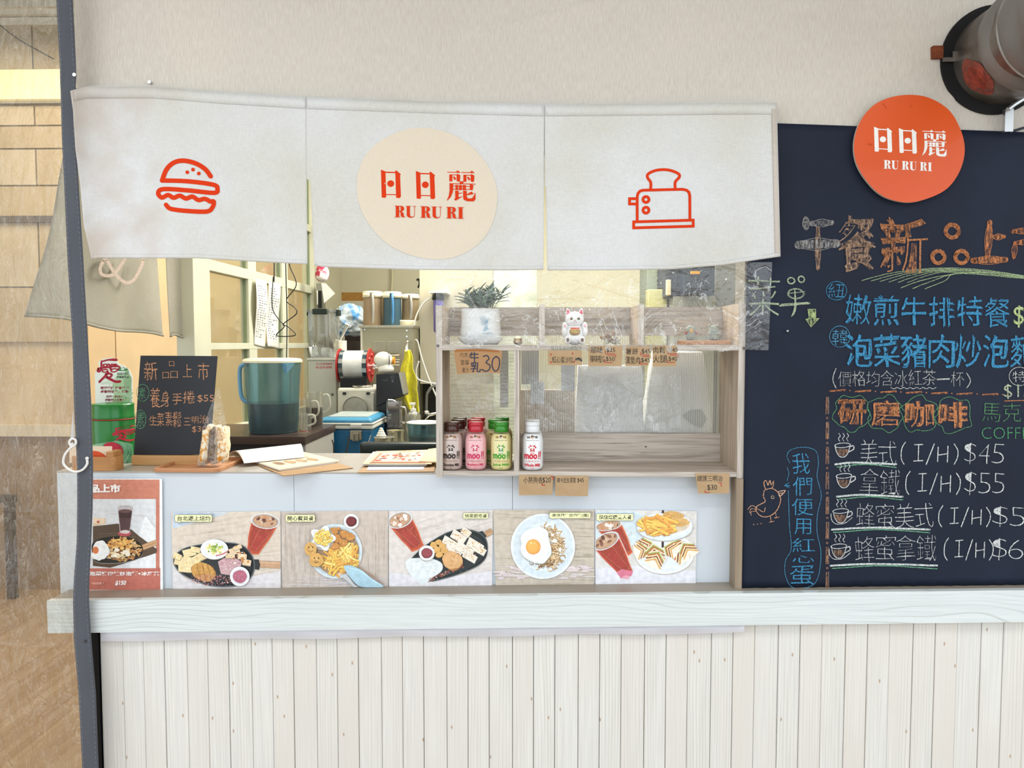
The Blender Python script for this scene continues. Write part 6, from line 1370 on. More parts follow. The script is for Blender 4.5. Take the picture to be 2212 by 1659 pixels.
def pic5(c, crop):
    c.poly(clampc(crop, [(985, 150), (1300, 150), (1380, 200), (1340, 420), (985, 480)]), 'cfe0ea'); grain(c, [(1180, 160), (1780, 160), (1780, 700), (1180, 700)], ['d6c8b4', 'cabba4', 'e4dacc', 'dcd0c0'], 130, -.5)
    c.poly(clampc(crop, [(985, 620), (1300, 600), (1780, 640), (1780, 745), (985, 745)]), 'e2e2ea')
    glass_tea(c, crop, (1085, 275, 108), 42, -10, (1230, 520), (1285, 490), tea=('9c3018', 'c0481c', 'e07020'))
    glass_tea(c, crop, (1065, 400, 112), 60, -28, (1160, 660), (1285, 640), tea=('8c2018', 'b03020', 'd8581e'))
    c.ell(1215, 660, 60, 34, 'd86c88', wob=.1); c.ell(1225, 690, 30, 14, 'e8a0b4', wob=.1)
    c.ell(1535, 505, 235, 165, 'b8b2aa', n=60); c.ell(1533, 498, 235, 165, 'eef3f6', n=60); c.ell(1533, 498, 220, 150, 'e0e8ee', n=60)
    def tri(x, y, s_, rot, lay):
        t = R(rot)
        for i, col in enumerate(lay):
            o_ = i*s_*.13; P_ = [(-s_*.8, o_), (0, -s_*.55+o_), (s_*.8, o_+s_*.1), (0, s_*.2+o_)]; c.poly([(x+a*math.cos(t)-b*math.sin(t), y+a*math.sin(t)+b*math.cos(t)) for a, b in P_], col)
    for x, y, s_, rot in ((1400, 430, 90, 60), (1370, 470, 80, 70), (1450, 470, 100, -10), (1470, 520, 95, 25), (1600, 440, 95, -60), (1640, 480, 100, -50), (1700, 450, 90, -35), (1560, 460, 80, -70)):
        tri(x, y, s_, rot, [rr.choice(['e8dcc0', 'f0e6d0']), '9ab04c', 'b8542c', 'f0dca8', '8a4a24', 'e6d2a8', 'd9a03c', 'f4ecdc'])
    for k in range(40): x, y = rr.uniform(1340, 1750), rr.uniform(400, 560); c.line([(x, y), (x+rr.uniform(-24, 24), y+rr.uniform(10, 40))], rr.uniform(2, 5), rr.choice(['8ab03c', 'f6f0e0', 'a8562c', 'd8a85c', 'f0e8d8']), taper=True)
    c.rect(1512, 155, 1527, 250, '3a2420'); c.rect(1509, 400, 1526, 452, '3a2420')
    c.ell(1535, 300, 222, 106, 'b4b0ac', n=50); c.ell(1533, 290, 222, 108, 'dde8ee', n=50); c.ell(1533, 268, 218, 88, 'f0f4f6', n=50); c.ell(1533, 268, 200, 76, 'd8cbb4', n=50)
    c.ell(1600, 200, 85, 36, 'd0a04c', wob=.04, rot=4); c.ell(1645, 252, 88, 34, 'd8a858', wob=.04)
    for k in range(70): c.ell(rr.uniform(1540, 1720), rr.uniform(180, 272), rr.uniform(4, 12), rr.uniform(2, 5), rr.choice(['e0b868', 'c08c3c', 'ecd090', 'd4a050']), n=7)
    fries(c, 1480, 275, 160, 80, 90, ang=12, L_=(80, 170), w=(14, 22), cols=('e8a828', 'f0b83c', 'dd941c', 'f4c850'))
    for k in range(10): c.line([(1690+k*8, 190+k*5), (1720+k*5, 240+k*3)], 2, 'e8eef2')
    glare(c, crop, 60); bubble(c, '超級總匯雙人餐', 989, 183, 1284, 239, .05)
frame_pic([(1286, 1101), (1488, 1103), (1503, 1109), (1502, 1262), (1286, 1264)], OB, SB, 'food picture of fries and sandwiches on a two-tier stand, two iced teas', pic5, bg='dcdad8') if False else None
def corner5():
    px = [(1286, 1101), (1505, 1104), (1503, 1262), (1286, 1264)]
    frame_pic(px, OB, SB, 'food picture of fries and sandwiches on a two-tier stand, two iced teas', pic5, bg='dcdad8')
corner5()
# portrait poster
S6 = 1259/500.0
def pic6(c, crop):
    c.rect(crop[0][0]+1, 85, 880, 692, 'eceef0')
    c.rect(crop[0][0]+2, 90, 868, 192, 'c9775a'); c.rect(crop[0][0]+2, 190, 868, 690, 'c4725a'); c.rect(430, 570, 872, 690, 'c06450')
    for p in rr.sample(range(100), 12): c.line([(430, 100+p), (860, 102+p)], 3, 'c67458', round=False)
    c.rect(430, 196, 848, 573, 'd7dade')
    sub = [(432, 198), (846, 198), (846, 571), (432, 571)]
    grain(c, sub, ['e2e4e6', 'ccd0d4'], 40, .1)
    c.poly([(790, 285), (846, 360), (846, 571), (700, 571)], 'e6e9ec'); c.line([(600, 275), (800, 290), (846, 350)], 2, 'b8b4b0')
    c.poly([(505, 300), (572, 300), (576, 332), (508, 345)], 'd8bf9c'); c.rect(507, 299, 566, 330, 'e3cdae'); c.ell(534, 321, 8, 7, 'c04a38')
    c.poly([(505, 345), (640, 330), (700, 350), (760, 400), (855, 470), (850, 490), (700, 540), (600, 570), (505, 560)], '5a4838')
    for k in range(40): a = rr.uniform(0, 1); c.line([(520+a*60, 345+a*200), (700+a*100, 350+a*130)], 2, rr.choice(['6c5846', '4a3a2e', '7a6450']), taper=True)
    handle(c, (770, 462), (852, 432), 28, 'bf8f5c', crop); skillet(c, [(508, 430), (580, 402), (680, 400), (750, 425), (778, 465), (765, 510), (700, 535), (600, 545), (520, 535), (500, 480)], '26241f', '3e3a36', '34302c')
    c.ell(677, 384, 36, 15, 'b8414a'); c.poly([(640, 235), (722, 235), (706, 380), (652, 380)], 'b9aeb0'); c.poly([(644, 262), (718, 262), (703, 372), (656, 372)], '4a3434'); c.poly([(650, 300), (712, 300), (700, 368), (658, 368)], '5c4244'); c.ell(681, 237, 41, 12, 'd8dadc'); c.ell(681, 239, 35, 9, 'b8b2b4'); c.ell(681, 262, 36, 10, '6a4e4a'); c.ell(680, 375, 25, 10, 'd0c4c0')
    for k in range(260):
        a, q = rr.uniform(0, 2*PI), math.sqrt(rr.uniform(0, 1)); x, y = 665+100*q*math.cos(a), 470+62*q*math.sin(a); c.line([(x, y), (x+rr.uniform(-12, 12), y+rr.uniform(-8, 8)), (x+rr.uniform(-16, 16), y+rr.uniform(-12, 12))], rr.uniform(3, 6), rr.choice(['e0a850', 'c88438', 'ecc07c', 'd8943c', 'b06c30', 'efd0a0']), curve=3)
    for k in range(60): a, q = rr.uniform(0, 2*PI), rr.uniform(0, 1); c.ell(655+70*q*math.cos(a), 440+34*q*math.sin(a), rr.uniform(5, 14), rr.uniform(3, 7), rr.choice(['e8a838', 'f0c058', 'd8902c']), n=8, wob=.1)
    for k in range(14): c.ell(rr.uniform(600, 700), rr.uniform(470, 520), rr.uniform(8, 18), rr.uniform(6, 12), rr.choice(['f0e2c4', 'e8d0a0', 'f6ecd8']), wob=.1)
    c.ell(548, 475, 46, 52, 'eef0f0', wob=.05); c.ell(532, 505, 34, 24, 'f2f4f4', wob=.08); c.ell(520, 475, 17, 20, 'd8701c')
    c.text('新品上市', 430, 115, 655, 163, 'f4efec', off=.05); c.text('韓式泡菜豬肉辣炒泡麵+冰紅茶', 420, 590, 868, 614, 'f4efec', off=.03); c.text('$150', 627, 640, 686, 668, 'f4efec', off=.04, shear=.2)
    c.line([(505, 655), (560, 655)], 14, 'd58a78'); c.line([(700, 640), (850, 652)], 3, 'd58a78', taper=True)
ps = frame_pic([(172, 1034), (350, 1036), (352, 1277), (174, 1277)], (0, 1000), S6, 'tall orange-bordered poster of a kimchi noodle skillet left of the row', pic6, Y=0.042, bg='eceef0', name='menu_poster', grp=None)

# ================================================================== things standing on the counter
ZK = ZC+0.0005
def atz(px, py, z=ZK):
    """point on the horizontal plane z seen at px, py"""
    d = _RM @ Vector(((px-CX)/F, -(py-CY)/F, -1.0)); t = (z-EYE.z)/d.z; return EYE+d*t
bamboo_w = wood('bamboo_wood', 'c8925a', 'a06c3c', 'x', 1.2, .45, (.3, .7), .1)
# napkin holder with card
h0, h1 = atz(150, 1017), atz(248, 1017)
nh = thing('card_holder', 'round-cornered bamboo holder on the counter, partly behind the grey strap', 'holder', ((h0.x+h1.x)/2, h0.y+.03, ZK))
hy = h0.y; zz = ZK
bm = new(); lo = rrect(h0.x, hy, h1.x, hy+.065, .018); slab(bm, [Vector((a, b, zz)) for a, b in lo], (0, 0, .004))
obj('base', bm, bamboo_w, nh)
def loopwall(outer, inner, z0, z1):
    bm = new(); o1 = [bm.verts.new((a, b, z0)) for a, b in outer]; o2 = [bm.verts.new((a, b, z1)) for a, b in outer]; i1 = [bm.verts.new((a, b, z0)) for a, b in inner]; i2 = [bm.verts.new((a, b, z1)) for a, b in inner]; n = len(outer)
    for k in range(n):
        j = (k+1) % n; bm.faces.new((o1[k], o1[j], o2[j], o2[k])); bm.faces.new((i1[j], i1[k], i2[k], i2[j])); bm.faces.new((o2[k], o2[j], i2[j], i2[k])); bm.faces.new((o1[j], o1[k], i1[k], i1[j]))
    return bm
obj('wall', loopwall(lo, rrect(h0.x+.006, hy+.006, h1.x-.006, hy+.059, .013), zz+.004, zz+.040), bamboo_w, nh)
bm = new(); box(bm, h1.x-.028, h1.x-.006, hy+.008, hy+.057, zz+.03, zz+.055); obj('divider', bm, bamboo_w, nh, bevel=.003)
nc_ = thing('note_card', 'cream card with an orange half circle standing in the bamboo holder', 'card', (h0.x+.06, hy+.02, zz+.005))
A = [W(150, 964, hy+.02), W(242, 964, hy+.02), W(242, 1000, hy+.02), W(150, 1000, hy+.02)]; bm = new(); slab(bm, A, (0, .0008, 0)); obj('card', bm, mat('cream_card', 'ecd9c0', .7, noise_amt=.01), nc_)
c = Canvas(flat(hy+.0195)); c.ell(202, 1004, 34, 30, 'd8552c', a0=180, a1=360); c.text('RU RU RI', 220, 992, 236, 995, 'e8b090'); c.build('printed_arc', INK, nc_)
# green donation barrel
gy = 0.27; gx0, gx1 = W(203, 900, gy).x, W(287, 900, gy).x; gc = (gx0+gx1)/2; gr = (gx1-gx0)/2
db = thing('donation_barrel', 'green bamboo-style charity barrel with red characters on the counter left', 'barrel', (gc, gy, ZK))
zt_ = W(245, 871, gy).z; zm = W(245, 903, gy).z
bmt = mat('green_plastic', '1c7a34', .3, noise_amt=.05, nscale=(10, 10, 3), coat=.3)
obj('body', L([(gr*.97, ZK), (gr*.97, ZK+.02), (gr*.99, zm-.03), (gr, zm-.004)], gc, gy, 40), bmt, db, smooth=True, auto=40)
obj('lid', L([(gr*.96, zm), (gr*.99, zm+.006), (gr*.97, zm+.01), (gr*.97, zt_-.006), (gr*.985, zt_-.003), (gr*.95, zt_), (0, zt_-.001)], gc, gy, 40), bmt, db, smooth=True, auto=40)
bm = new(); tube(bm, [(gc+(gr+.001)*math.cos(2*PI*i/40), gy+(gr+.001)*math.sin(2*PI*i/40), zm-.001) for i in range(40)], .002, 6, closed=True); obj('red_cord', bm, mat('red_cord', 'a03c24', .6), db, smooth=True)
def love(c, x0, y0, x1, y1, col):
    w, h = x1-x0, y1-y0; P_ = lambda L_: [(x0+a*w, y0+b*h) for a, b in L_]; k = .055*w
    c.poly(P_([(.12, .10), (.25, .08), (.45, .03), (.70, .0), (.86, .02), (.90, .09), (.80, .12), (.45, .10), (.25, .15), (.15, .16)]), col)
    c.text('love', *P_([(.12, .15)])[0], *P_([(.88, .38)])[0], col, off=.05)
    for s_ in (1,):
        c.line(P_([(.04, .42), (.0, .52), (.08, .54), (.18, .42)]), k*1.8, col, curve=4); c.line(P_([(.12, .40), (.4, .38), (.85, .32), (.98, .42), (.88, .46)]), k*1.5, col, curve=4); c.line(P_([(.55, .40), (.60, .48)]), k*1.8, col)
        c.ring(*P_([(.32, .52)])[0], .12*w, .055*h, k, col, rot=-8); c.ring(*P_([(.72, .50)])[0], .14*w, .065*h, k, col, rot=-8)
        c.line(P_([(.45, .58), (.35, .72), (.20, .86), (.08, .98)]), k*1.9, col, curve=5); c.line(P_([(.35, .66), (.55, .64), (.62, .70), (.50, .80), (.38, .76)]), k*1.6, col, curve=5); c.line(P_([(.40, .78), (.62, .90), (.80, .97), (.98, .96)]), k*2.2, col, curve=5)
cyl_map = lambda px, py, off: (lambda p: Vector((p.x, gy-math.sqrt(max(0, (gr+.0012+off)**2-(p.x-gc)**2)), p.z)))(W(px, py, gy-gr))
c = Canvas(cyl_map); love(c, 242, 922, 271, 956, 'c02840')
def bammap(px, py, off): return W(px, py, gy-gr-.006-off)
c.build('red_characters', INK, db)
bm = new(); slab(bm, [W(x, y, gy-gr-.004) for x, y in ((200, 961), (232, 955), (250, 952), (285, 960), (287, 1004), (200, 1004))], (0, .003, 0)); obj('front_sleeve', bm, mat('sleeve_green', '3c8a5c', .4, noise_amt=.15, nscale=(30, 30, 10), col2='8fc0a0'), db)
c = Canvas(bammap)
for k in range(26): x, y = rr.uniform(252, 284), rr.uniform(962, 996); c.line([(x, y), (x+rr.uniform(-8, 8), y+rr.uniform(4, 14))], rr.uniform(1, 2.4), rr.choice(['9ccaa8', '2a6a40', 'b8dcc0', '58a070']), taper=True)
c.ell(246, 976, 20, 19, 'a02038'); c.ell(240, 965, 17, 10, 'b02a40'); c.text('捐款', 251, 974, 263, 983, 'f2eaea', off=.03); c.rect(252, 984, 264, 990, '2e7a48'); c.text('Pay', 253, 985, 263, 989, 'f4f4f4'); c.text('慈善基金會', 250, 996, 268, 998.5, 'e6f0e8')
c.build('sleeve_print', INK, db)
# back card of the barrel
bp_ = [(206, 870), (205, 806), (208, 800), (214, 795), (212, 782), (220, 776), (240, 772), (252, 776), (256, 786), (268, 790), (280, 800), (286, 816), (286, 870), (287, 905), (207, 905)]
yb_ = gy+gr+.006
bm = new(); slab(bm, [W(x, y, yb_) for x, y in bp_], (0, .002, 0)); cdb = thing('charity_card', 'white and green die-cut charity card with red characters behind the barrel', 'card', (gc, yb_, ZK))
obj('card', bm, mat('card_white', 'dfe6de', .4, noise_amt=.01), cdb)
bm = new(); box(bm, gc-.01, gc+.01, yb_, yb_+.002, ZK, W(245, 904, yb_).z+.01); obj('stake', bm, mat('card_white'), cdb)
c = Canvas(flat(yb_-.0003)); c.ell(262, 850, 20, 40, 'a8c49a', wob=.1); c.ell(275, 830, 8, 34, '8fb088', wob=.1)
for k in range(9): x, y = rr.uniform(212, 270), rr.uniform(812, 860); c.line([(x, y), (x+rr.uniform(6, 20), y+rr.uniform(-6, 12)), (x+rr.uniform(14, 30), y+rr.uniform(-8, 20))], rr.uniform(2, 5), rr.choice(['b4ccb0', 'c2d6c0', 'a4c0a0']), curve=4, taper=True)
love(c, 211, 774, 260, 826, 'a01830'); c.ell(265, 798, 9, 4, '3c7a4c', wob=.2); c.ell(265, 797, 4, 3, 'c8e0cc')
c.text('與愛同行', 253, 805, 277, 810, '3a4a42', off=.01); c.text('慈善基金會', 252, 812, 279, 817, '2c3a34', off=.03)
c.text('賑災救援 所有希望', 217, 835, 278, 841, '8a2434', off=.05); c.text('長者關懷 教育扶助', 217, 843, 278, 849, '8a2434', off=.05); c.text('邀您一起加入', 229, 854, 267, 859, '7a1c2c', off=.03); c.text('捐款助人行動！', 227, 861, 267, 867, '7a1c2c', off=.03); c.build('card_print', INK, cdb)
# easel blackboard
ey0 = atz(285, 1005).y; e0, e1 = W(284, 1003, ey0).x, W(442, 1003, ey0).x
eb = thing('table_blackboard', 'small black tabletop chalkboard on a wooden foot beside the green barrel', 'chalkboard', ((e0+e1)/2, ey0+.02, ZK))
obj('wooden_foot', B(e0, e1, ey0, ey0+.045, ZK, W(300, 984, ey0).z), wood('foot_wood', 'd2a873', 'b5854f', 'x', 1.2, .5), eb, bevel=.0015)
yA, yB = ey0+.012, ey0+.035
q = [W(303, 768, yB), W(469, 769, yB), W(452, 982, yA), W(288, 985, yA)]
c2 = (q[1]-q[0]).cross(q[3]-q[0]).normalized(); c2 = c2 if c2.y > 0 else -c2
bm = new(); slab(bm, q, c2*.006); obj('slate', bm, mat('slate_black', '1d2027', .45, noise_amt=.1, nscale=(6, 6, 6)), eb, bevel=.0015)
qm = quadmap(*q, 1, 1)
ec = Canvas(lambda x, y, off: (lambda v: (lambda xl_, xr_: qm((x-xl_)/(xr_-xl_), v, off+.0006))(lerp(303, 288, v), lerp(469, 452, v)))((y-768.5)/215))
CO = 'd09872'
def et(st, b, col=CO, off=-.006): ec.text(st, *[v_/3.318+(0 if i % 2 == 0 else 540) for i, v_ in enumerate(b)], col, off=off, jit=.06)
for st, b in (('新', (1035, 800, 1130, 935)), ('口', (1213, 797, 1250, 835)), ('口', (1165, 875, 1212, 922)), ('口', (1222, 868, 1275, 920)), ('上', (1312, 820, 1378, 912)), ('市', (1420, 805, 1498, 930)), ('養', (1075, 990, 1150, 1130)), ('身', (1155, 1010, 1215, 1125)), ('手', (1235, 1025, 1305, 1112)), ('捲', (1312, 1010, 1398, 1100)), ('$55', (1415, 1040, 1535, 1095)), ('生', (1072, 1185, 1125, 1255)), ('菜', (1128, 1165, 1178, 1262)), ('素', (1184, 1160, 1235, 1262)), ('鬆', (1240, 1160, 1302, 1270)), ('三', (1318, 1205, 1370, 1258)), ('明', (1375, 1195, 1425, 1245)), ('治', (1430, 1185, 1497, 1245)), ('$30', (1378, 1265, 1480, 1312))): et(st, b)
G2 = '5f9a74'
for b, rg in (((995, 985, 1045, 1065), (1024, 1023, 45, 60)), ((980, 1160, 1035, 1262), (1007, 1212, 40, 66))): et('素', b, G2); ec.ring(rg[0]/3.318, 540+rg[1]/3.318, rg[2]/3.318, rg[3]/3.318, 1.2, G2)
ec.build('chalk_writing', CHALK, eb, 'orange and green chalk writing')
# tray with wrapped sandwich
t0, t1, t2, t3 = atz(326, 1020), atz(470, 1020), atz(499, 994), atz(350, 994)
tr = thing('wooden_tray', 'shallow light wooden tray carrying the wrapped sandwich', 'tray', ((t0.x+t1.x)/2, (t0.y+t3.y)/2, ZK))
lo = rrect(t0.x, t0.y, t1.x+.004, t2.y, .022); li_ = rrect(t0.x+.011, t0.y+.011, t1.x-.007, t2.y-.011, .014)
tw = wood('tray_wood', 'c9936a', 'ac744c', 'x', 1.4, .5, (.3, .7), .1)
bm = new(); slab(bm, [Vector((a, b, ZK)) for a, b in lo], (0, 0, .003)); obj('base', bm, tw, tr); obj('rim', loopwall(lo, li_, ZK+.003, ZK+.011), tw, tr, bevel=.001)
sy = atz(455, 1009, ZK+.0035).y+.005; 
sw = thing('wrapped_sandwich', 'triangular cut sandwich with shredded filling in a clear bag', 'sandwich', (W(458, 1000, sy).x, sy, ZK+.0035))
def SWp(x, y, d=0): return W(x, y, sy+d)
bread = mat('bread_white', 'ead9b8', .85, noise_amt=.06, nscale=(70, 70, 70), bump=.5, bscale=220)
egg = mat('egg_salad', 'f0e6cc', .6, noise_amt=.2, nscale=(90, 90, 90), col2='d99a3a', ramp=(.42, .56), bump=.6, bscale=120)
floss = mat('meat_floss', '8f7048', .9, noise_amt=.3, nscale=(150, 150, 150), bump=.8, bscale=260)
def lay(pts, nm, m, d=.0, th=.035, rough=.0012):
    bm = new(); P_ = [Vector((x_, y_, 0)) for x_, y_ in pts]; slab(bm, [SWp(p.x, p.y, d) for p in P_], (0, th, 0))
    bmesh.ops.triangulate(bm, faces=bm.faces); bmesh.ops.subdivide_edges(bm, edges=bm.edges, cuts=3, use_grid_fill=True)
    for v in bm.verts: v.co += Vector((noise.noise(v.co*150), noise.noise(v.co*190+Vector((5, 0, 0))), noise.noise(v.co*190+Vector((0, 9, 0)))))*rough*2
    return obj(nm, bm, m, sw, smooth=True)
lay([(447, 918), (455, 921), (446, 1004), (428, 1006), (430, 985)], 'bread_slice', bread)
lay([(438, 930), (451, 926), (447, 1000), (431, 1000)], 'egg_filling', egg, -.010, .035, .003)
lay([(453, 930), (463, 922), (460, 994), (448, 996)], 'floss_filling', floss, -.010, .03, .003)
lay([(461, 920), (468, 920), (466, 1002), (456, 1004)], 'bread_slice', bread)
lay([(469, 924), (483, 923), (483, 990), (468, 1000)], 'egg_filling', egg, -.011, .035, .003)
lay([(482, 922), (487, 926), (487, 975), (482, 1000), (479, 1000)], 'bread_slice', bread)
cs4 = crinkle(31, 26, 425, 490, 860, 1010, (.001, .003), (1.5, 4), (10, 40))
BGL, BGR = [(835, 470), (915, 441), (960, 434), (1010, 424)], [(835, 474), (880, 482), (915, 489), (960, 491), (1010, 484)]
def bagf(u, v):
    y = lerp(838, 1009, v); x = lerp(pl(BGL, y), pl(BGR, y), u); th = .5+.5*math.sin(v*PI*.6); return W(x, y, sy-.010*math.sin(u*PI)*th-abs(cr_depth(cs4, x, y))*1.2-.003)
obj('clear_bag', G(bagf, 46, 80), film('bag_film', (0.98, 0.98, 0.98), 0.07, 0.04, 0.06, 0.5, 22, painted_glint=.2), sw, smooth=True)

# open menu book on clipboard
def sheet(P4, th, name, m, parent, **k):
    bm = new(); slab(bm, [Vector(p) for p in P4], (0, 0, th)); return obj(name, bm, m, parent, **k)
mb = thing('open_menu', 'open menu booklet with curled white page on a brown clipboard', 'menu', atz(640, 1005, ZK))
cb = wood('clipboard_wood', 'b8946a', '8f6e4a', 'x', 1.5, .5)
c0, c1, c2_, c3 = atz(506, 984), atz(612, 1027, ZK+.003), atz(763, 1012), atz(640, 975)
zk = lambda p, z_: Vector((p.x, p.y, z_))
sheet([zk(p, ZK) for p in (c0, c1, c2_, c3)], .003, 'clipboard', cb, mb, bevel=.001)
pg = [atz(510, 985, ZK+.005), atz(603, 1016, ZK+.006), atz(735, 997, ZK+.006), atz(645, 975, ZK+.006)]
sheet([zk(p, ZK+.0035) for p in (atz(560, 1003), atz(606, 1020), atz(725, 1003), atz(690, 990))], .0006, 'pale_sheet', mat('blue_white_sheet', 'd3dae8', .4), mb)
sheet([zk(p, ZK+.0045) for p in (pg[0], pg[1], pg[2], pg[3])], .0035, 'lower_pages', mat('page_edges', 'dcd6cc', .6), mb)
sheet([zk(p, ZK+.0082) for p in (pg[0], pg[1], pg[2], pg[3])], .0005, 'printed_page', mat('cream_page', 'e2d0ae', .6, noise_amt=.03), mb)
mp_ = quadmap(*[zk(p, ZK+.0090) for p in (pg[0], pg[3], pg[2], pg[1])], 100, 60)
c = Canvas(mp_)
for i in range(4): c.ell(20+i*18, 43, 7, 6, '9a7c62', wob=.05); c.ell(20+i*18, 43, 5, 4, rr.choice(['6a5242', 'b8946c', '8a6a50']), wob=.1); c.line([(13+i*18, 33), (26+i*18, 33)], 1.2, '8a7460')
for i in range(5): c.line([(12, 12+i*4), (60+rr.uniform(0, 25), 12+i*4)], 1.1, 'a08a70')
c.build('page_print', INK, mb)
ax0, ax1 = atz(500, 988, ZK+.009), atz(608, 995, ZK+.009)
def curl(o_):
    def f(u, v):
        L0 = atz(lerp(492, 640, u), lerp(986, 976, u), ZK+.008); L1 = atz(lerp(527, 657, u), lerp(1001, 988, u), ZK+.011)
        p = L0.lerp(L1, v**1.15); p.z += 0.032*max(0, math.sin(v*PI))**.8*(.8+.25*u)+o_*math.sin(v*PI); p.x += .004*math.sin(v*PI); return p
    return f
for k in range(3): obj('curled_page' if k == 0 else 'under_page', G(curl(-.0016*k), 16, 20), mat('page_white', 'eeeef2', .35, noise_amt=0) if k == 0 else mat('page_tan', 'cfb894', .6), mb, smooth=True, solid=.0004)
# stacked menus
ms = thing('stacked_menus', 'closed menu booklets with a food photo cover piled on a clipboard', 'menu', atz(860, 1005, ZK))
sheet([zk(atz(*p), ZK) for p in ((772, 1022), (938, 1020), (944, 985), (808, 988))], .003, 'clipboard', cb, ms, bevel=.001)
sheet([zk(atz(*p, ZK+.003), ZK+.0035) for p in ((792, 1016), (914, 1015), (922, 1000), (800, 1000))], .0008, 'pale_sheet', mat('blue_white_sheet'), ms)
sheet([zk(atz(*p, ZK+.006), ZK+.006) for p in ((783, 1006), (922, 1006), (945, 980), (806, 979))], .005, 'menu_booklet', mat('page_edges'), ms)
cq = [atz(783, 1003, ZK+.0115), atz(932, 1003, ZK+.0115), atz(950, 972, ZK+.0115), atz(812, 976, ZK+.0115)]
sheet([zk(p, ZK+.0115) for p in cq], .002, 'top_menu', mat('cream_cover', 'dfc9a2', .5, noise_amt=.03), ms)
mp_ = quadmap(*[zk(p, ZK+.0138) for p in (cq[3], cq[2], cq[1], cq[0])], 100, 60); c = Canvas(mp_)
c.rect(10, 10, 86, 56, 'a8785c'); c.rect(14, 12, 80, 52, 'c8bcae')
for k in range(60): c.ell(rr.uniform(18, 76), rr.uniform(16, 48), rr.uniform(2, 8), rr.uniform(1, 4), rr.choice(['8a6a54', 'e0d6ca', 'b09480', '6e5a4c', 'c8402c', 'd9c8b4']), rot=rr.uniform(0, 180), n=8, wob=.1)
c.text('日日麗 MENU', 36, 2, 62, 7, 'b84830'); c.line([(10, 57), (90, 57)], 2.5, 'a85c44'); c.build('cover_print', INK, ms)
sheet([zk(atz(*p, ZK+.014), ZK+.0142) for p in ((905, 998), (950, 1000), (955, 968), (925, 972))], .003, 'slipped_menu', mat('cream_cover_b', 'd8bf94', .5), ms)

# ================================================================== window partition at the left of the kitchen
cream_green = mat('pale_green_paint', 'c9c8b2', .45, noise_amt=.04, nscale=(6, 6, 6))
wi = bpy.data.objects.new('window_1', None); C.objects.link(wi); wi['kind'] = 'structure'; wi.location = (X_SIDE, 1.7, 1.2)
yN, yM, yF = XW(438, 742, X_SIDE).y, XW(545, 742, X_SIDE).y, XW(668, 742, X_SIDE).y
yP = XW(401, 742, X_SIDE).y
def zat(px, py): return XW(px, py, X_SIDE).z
zT, zTm, zM0, zM1, zB0, zB1 = zat(438, 583), zat(438, 560), zat(438, 756), zat(438, 741), zat(560, 912), zat(600, 915)
zBt = XW(480, 925, X_SIDE).z; zBb = zBt-.055
pw = .045
def fr(nm, y0, y1, z0, z1, w=.04, x=0): return obj(nm, B(X_SIDE-w/2+x, X_SIDE+w/2+x, y0, y1, z0, z1), cream_green, wi, bevel=.002)
fr('post', yP, yN, 0.0, 2.9, .07); fr('post', yF, yF+.10, 0.0, 2.9, .07)
ym = [XW(530, 742, X_SIDE).y, XW(547, 742, X_SIDE).y]; ym2 = [XW(604, 742, X_SIDE).y, XW(616, 742, X_SIDE).y]
fr('mullion', ym[0], ym[1], zBt, 2.9); fr('mullion', ym2[0], ym2[1], zBt, 2.9)
for z0, z1 in ((zBb, zBt), (zM0, zM1), (zT, zT+.045), (zT+.36, zT+.40), (zT+.75, zT+.79)): fr('rail', yN, yF, z0, z1, .042)
struct('wall_side', B(X_SIDE-.04, X_SIDE+.01, yF+.101, 3.2, 0, 3.0), mat('kitchen_paint'))
struct('wall_under_window', B(X_SIDE-.04, X_SIDE+.01, yP, yF+.10, 0, zBb-.001), mat('kitchen_paint'))
pane = clear('window_glass', 'f2f2e8', .03, .02, .03, .30); gk = mat('gasket', '7c8a6a', .5)
spans = [(yN, ym[0]), (ym[1], ym2[0]), (ym2[1], yF)]; zsn = [(zBt, zM0), (zM1, zT), (zT+.045, zT+.36), (zT+.40, zT+.75)]
for a, b in spans:
    for z0, z1 in zsn:
        obj('pane', B(X_SIDE-.003, X_SIDE+.001, a, b, z0, z1), pane, wi)
        obj('gasket', B(X_SIDE-.008, X_SIDE+.008, b-.004, b-.001, z0, z1), gk, wi)
# receipts hanging on the partition
rp1 = thing('order_slips', 'two long printed order slips hanging curled on the window mullion', 'paper', XW(580, 745, X_SIDE+.03))
paper = mat('thermal_paper', 'dcdad2', .6, noise_amt=.02)
def slip(xa, xb, ya, yb, ph):
    def f(u, v): x = lerp(xa, xb, u)+5*math.sin(v*5+ph)*(1-abs(u-.5)); y = lerp(ya, yb, v)+u*6; return XW(x, y, X_SIDE+.035+.012*math.sin(v*5+ph))
    o = obj('slip', G(f, 6, 30), paper, rp1, smooth=True, solid=.0004)
    c = Canvas(lambda x, y, off: f(x, y)+Vector((off+.001, -off-.001, 0)), step=.00002)
    for k in range(22):
        v = .10+k*.036; a = rr.uniform(.1, .2); n = rr.randint(2, 4)
        for q in range(n): c.line([(a+q*.2, v), (a+q*.2+rr.uniform(.06, .15), v)], .009, '6a6c76', round=False)
    c.build('print', INK, o)
slip(552, 576, 602, 745, 0.0); slip(578, 604, 608, 748, 1.5)
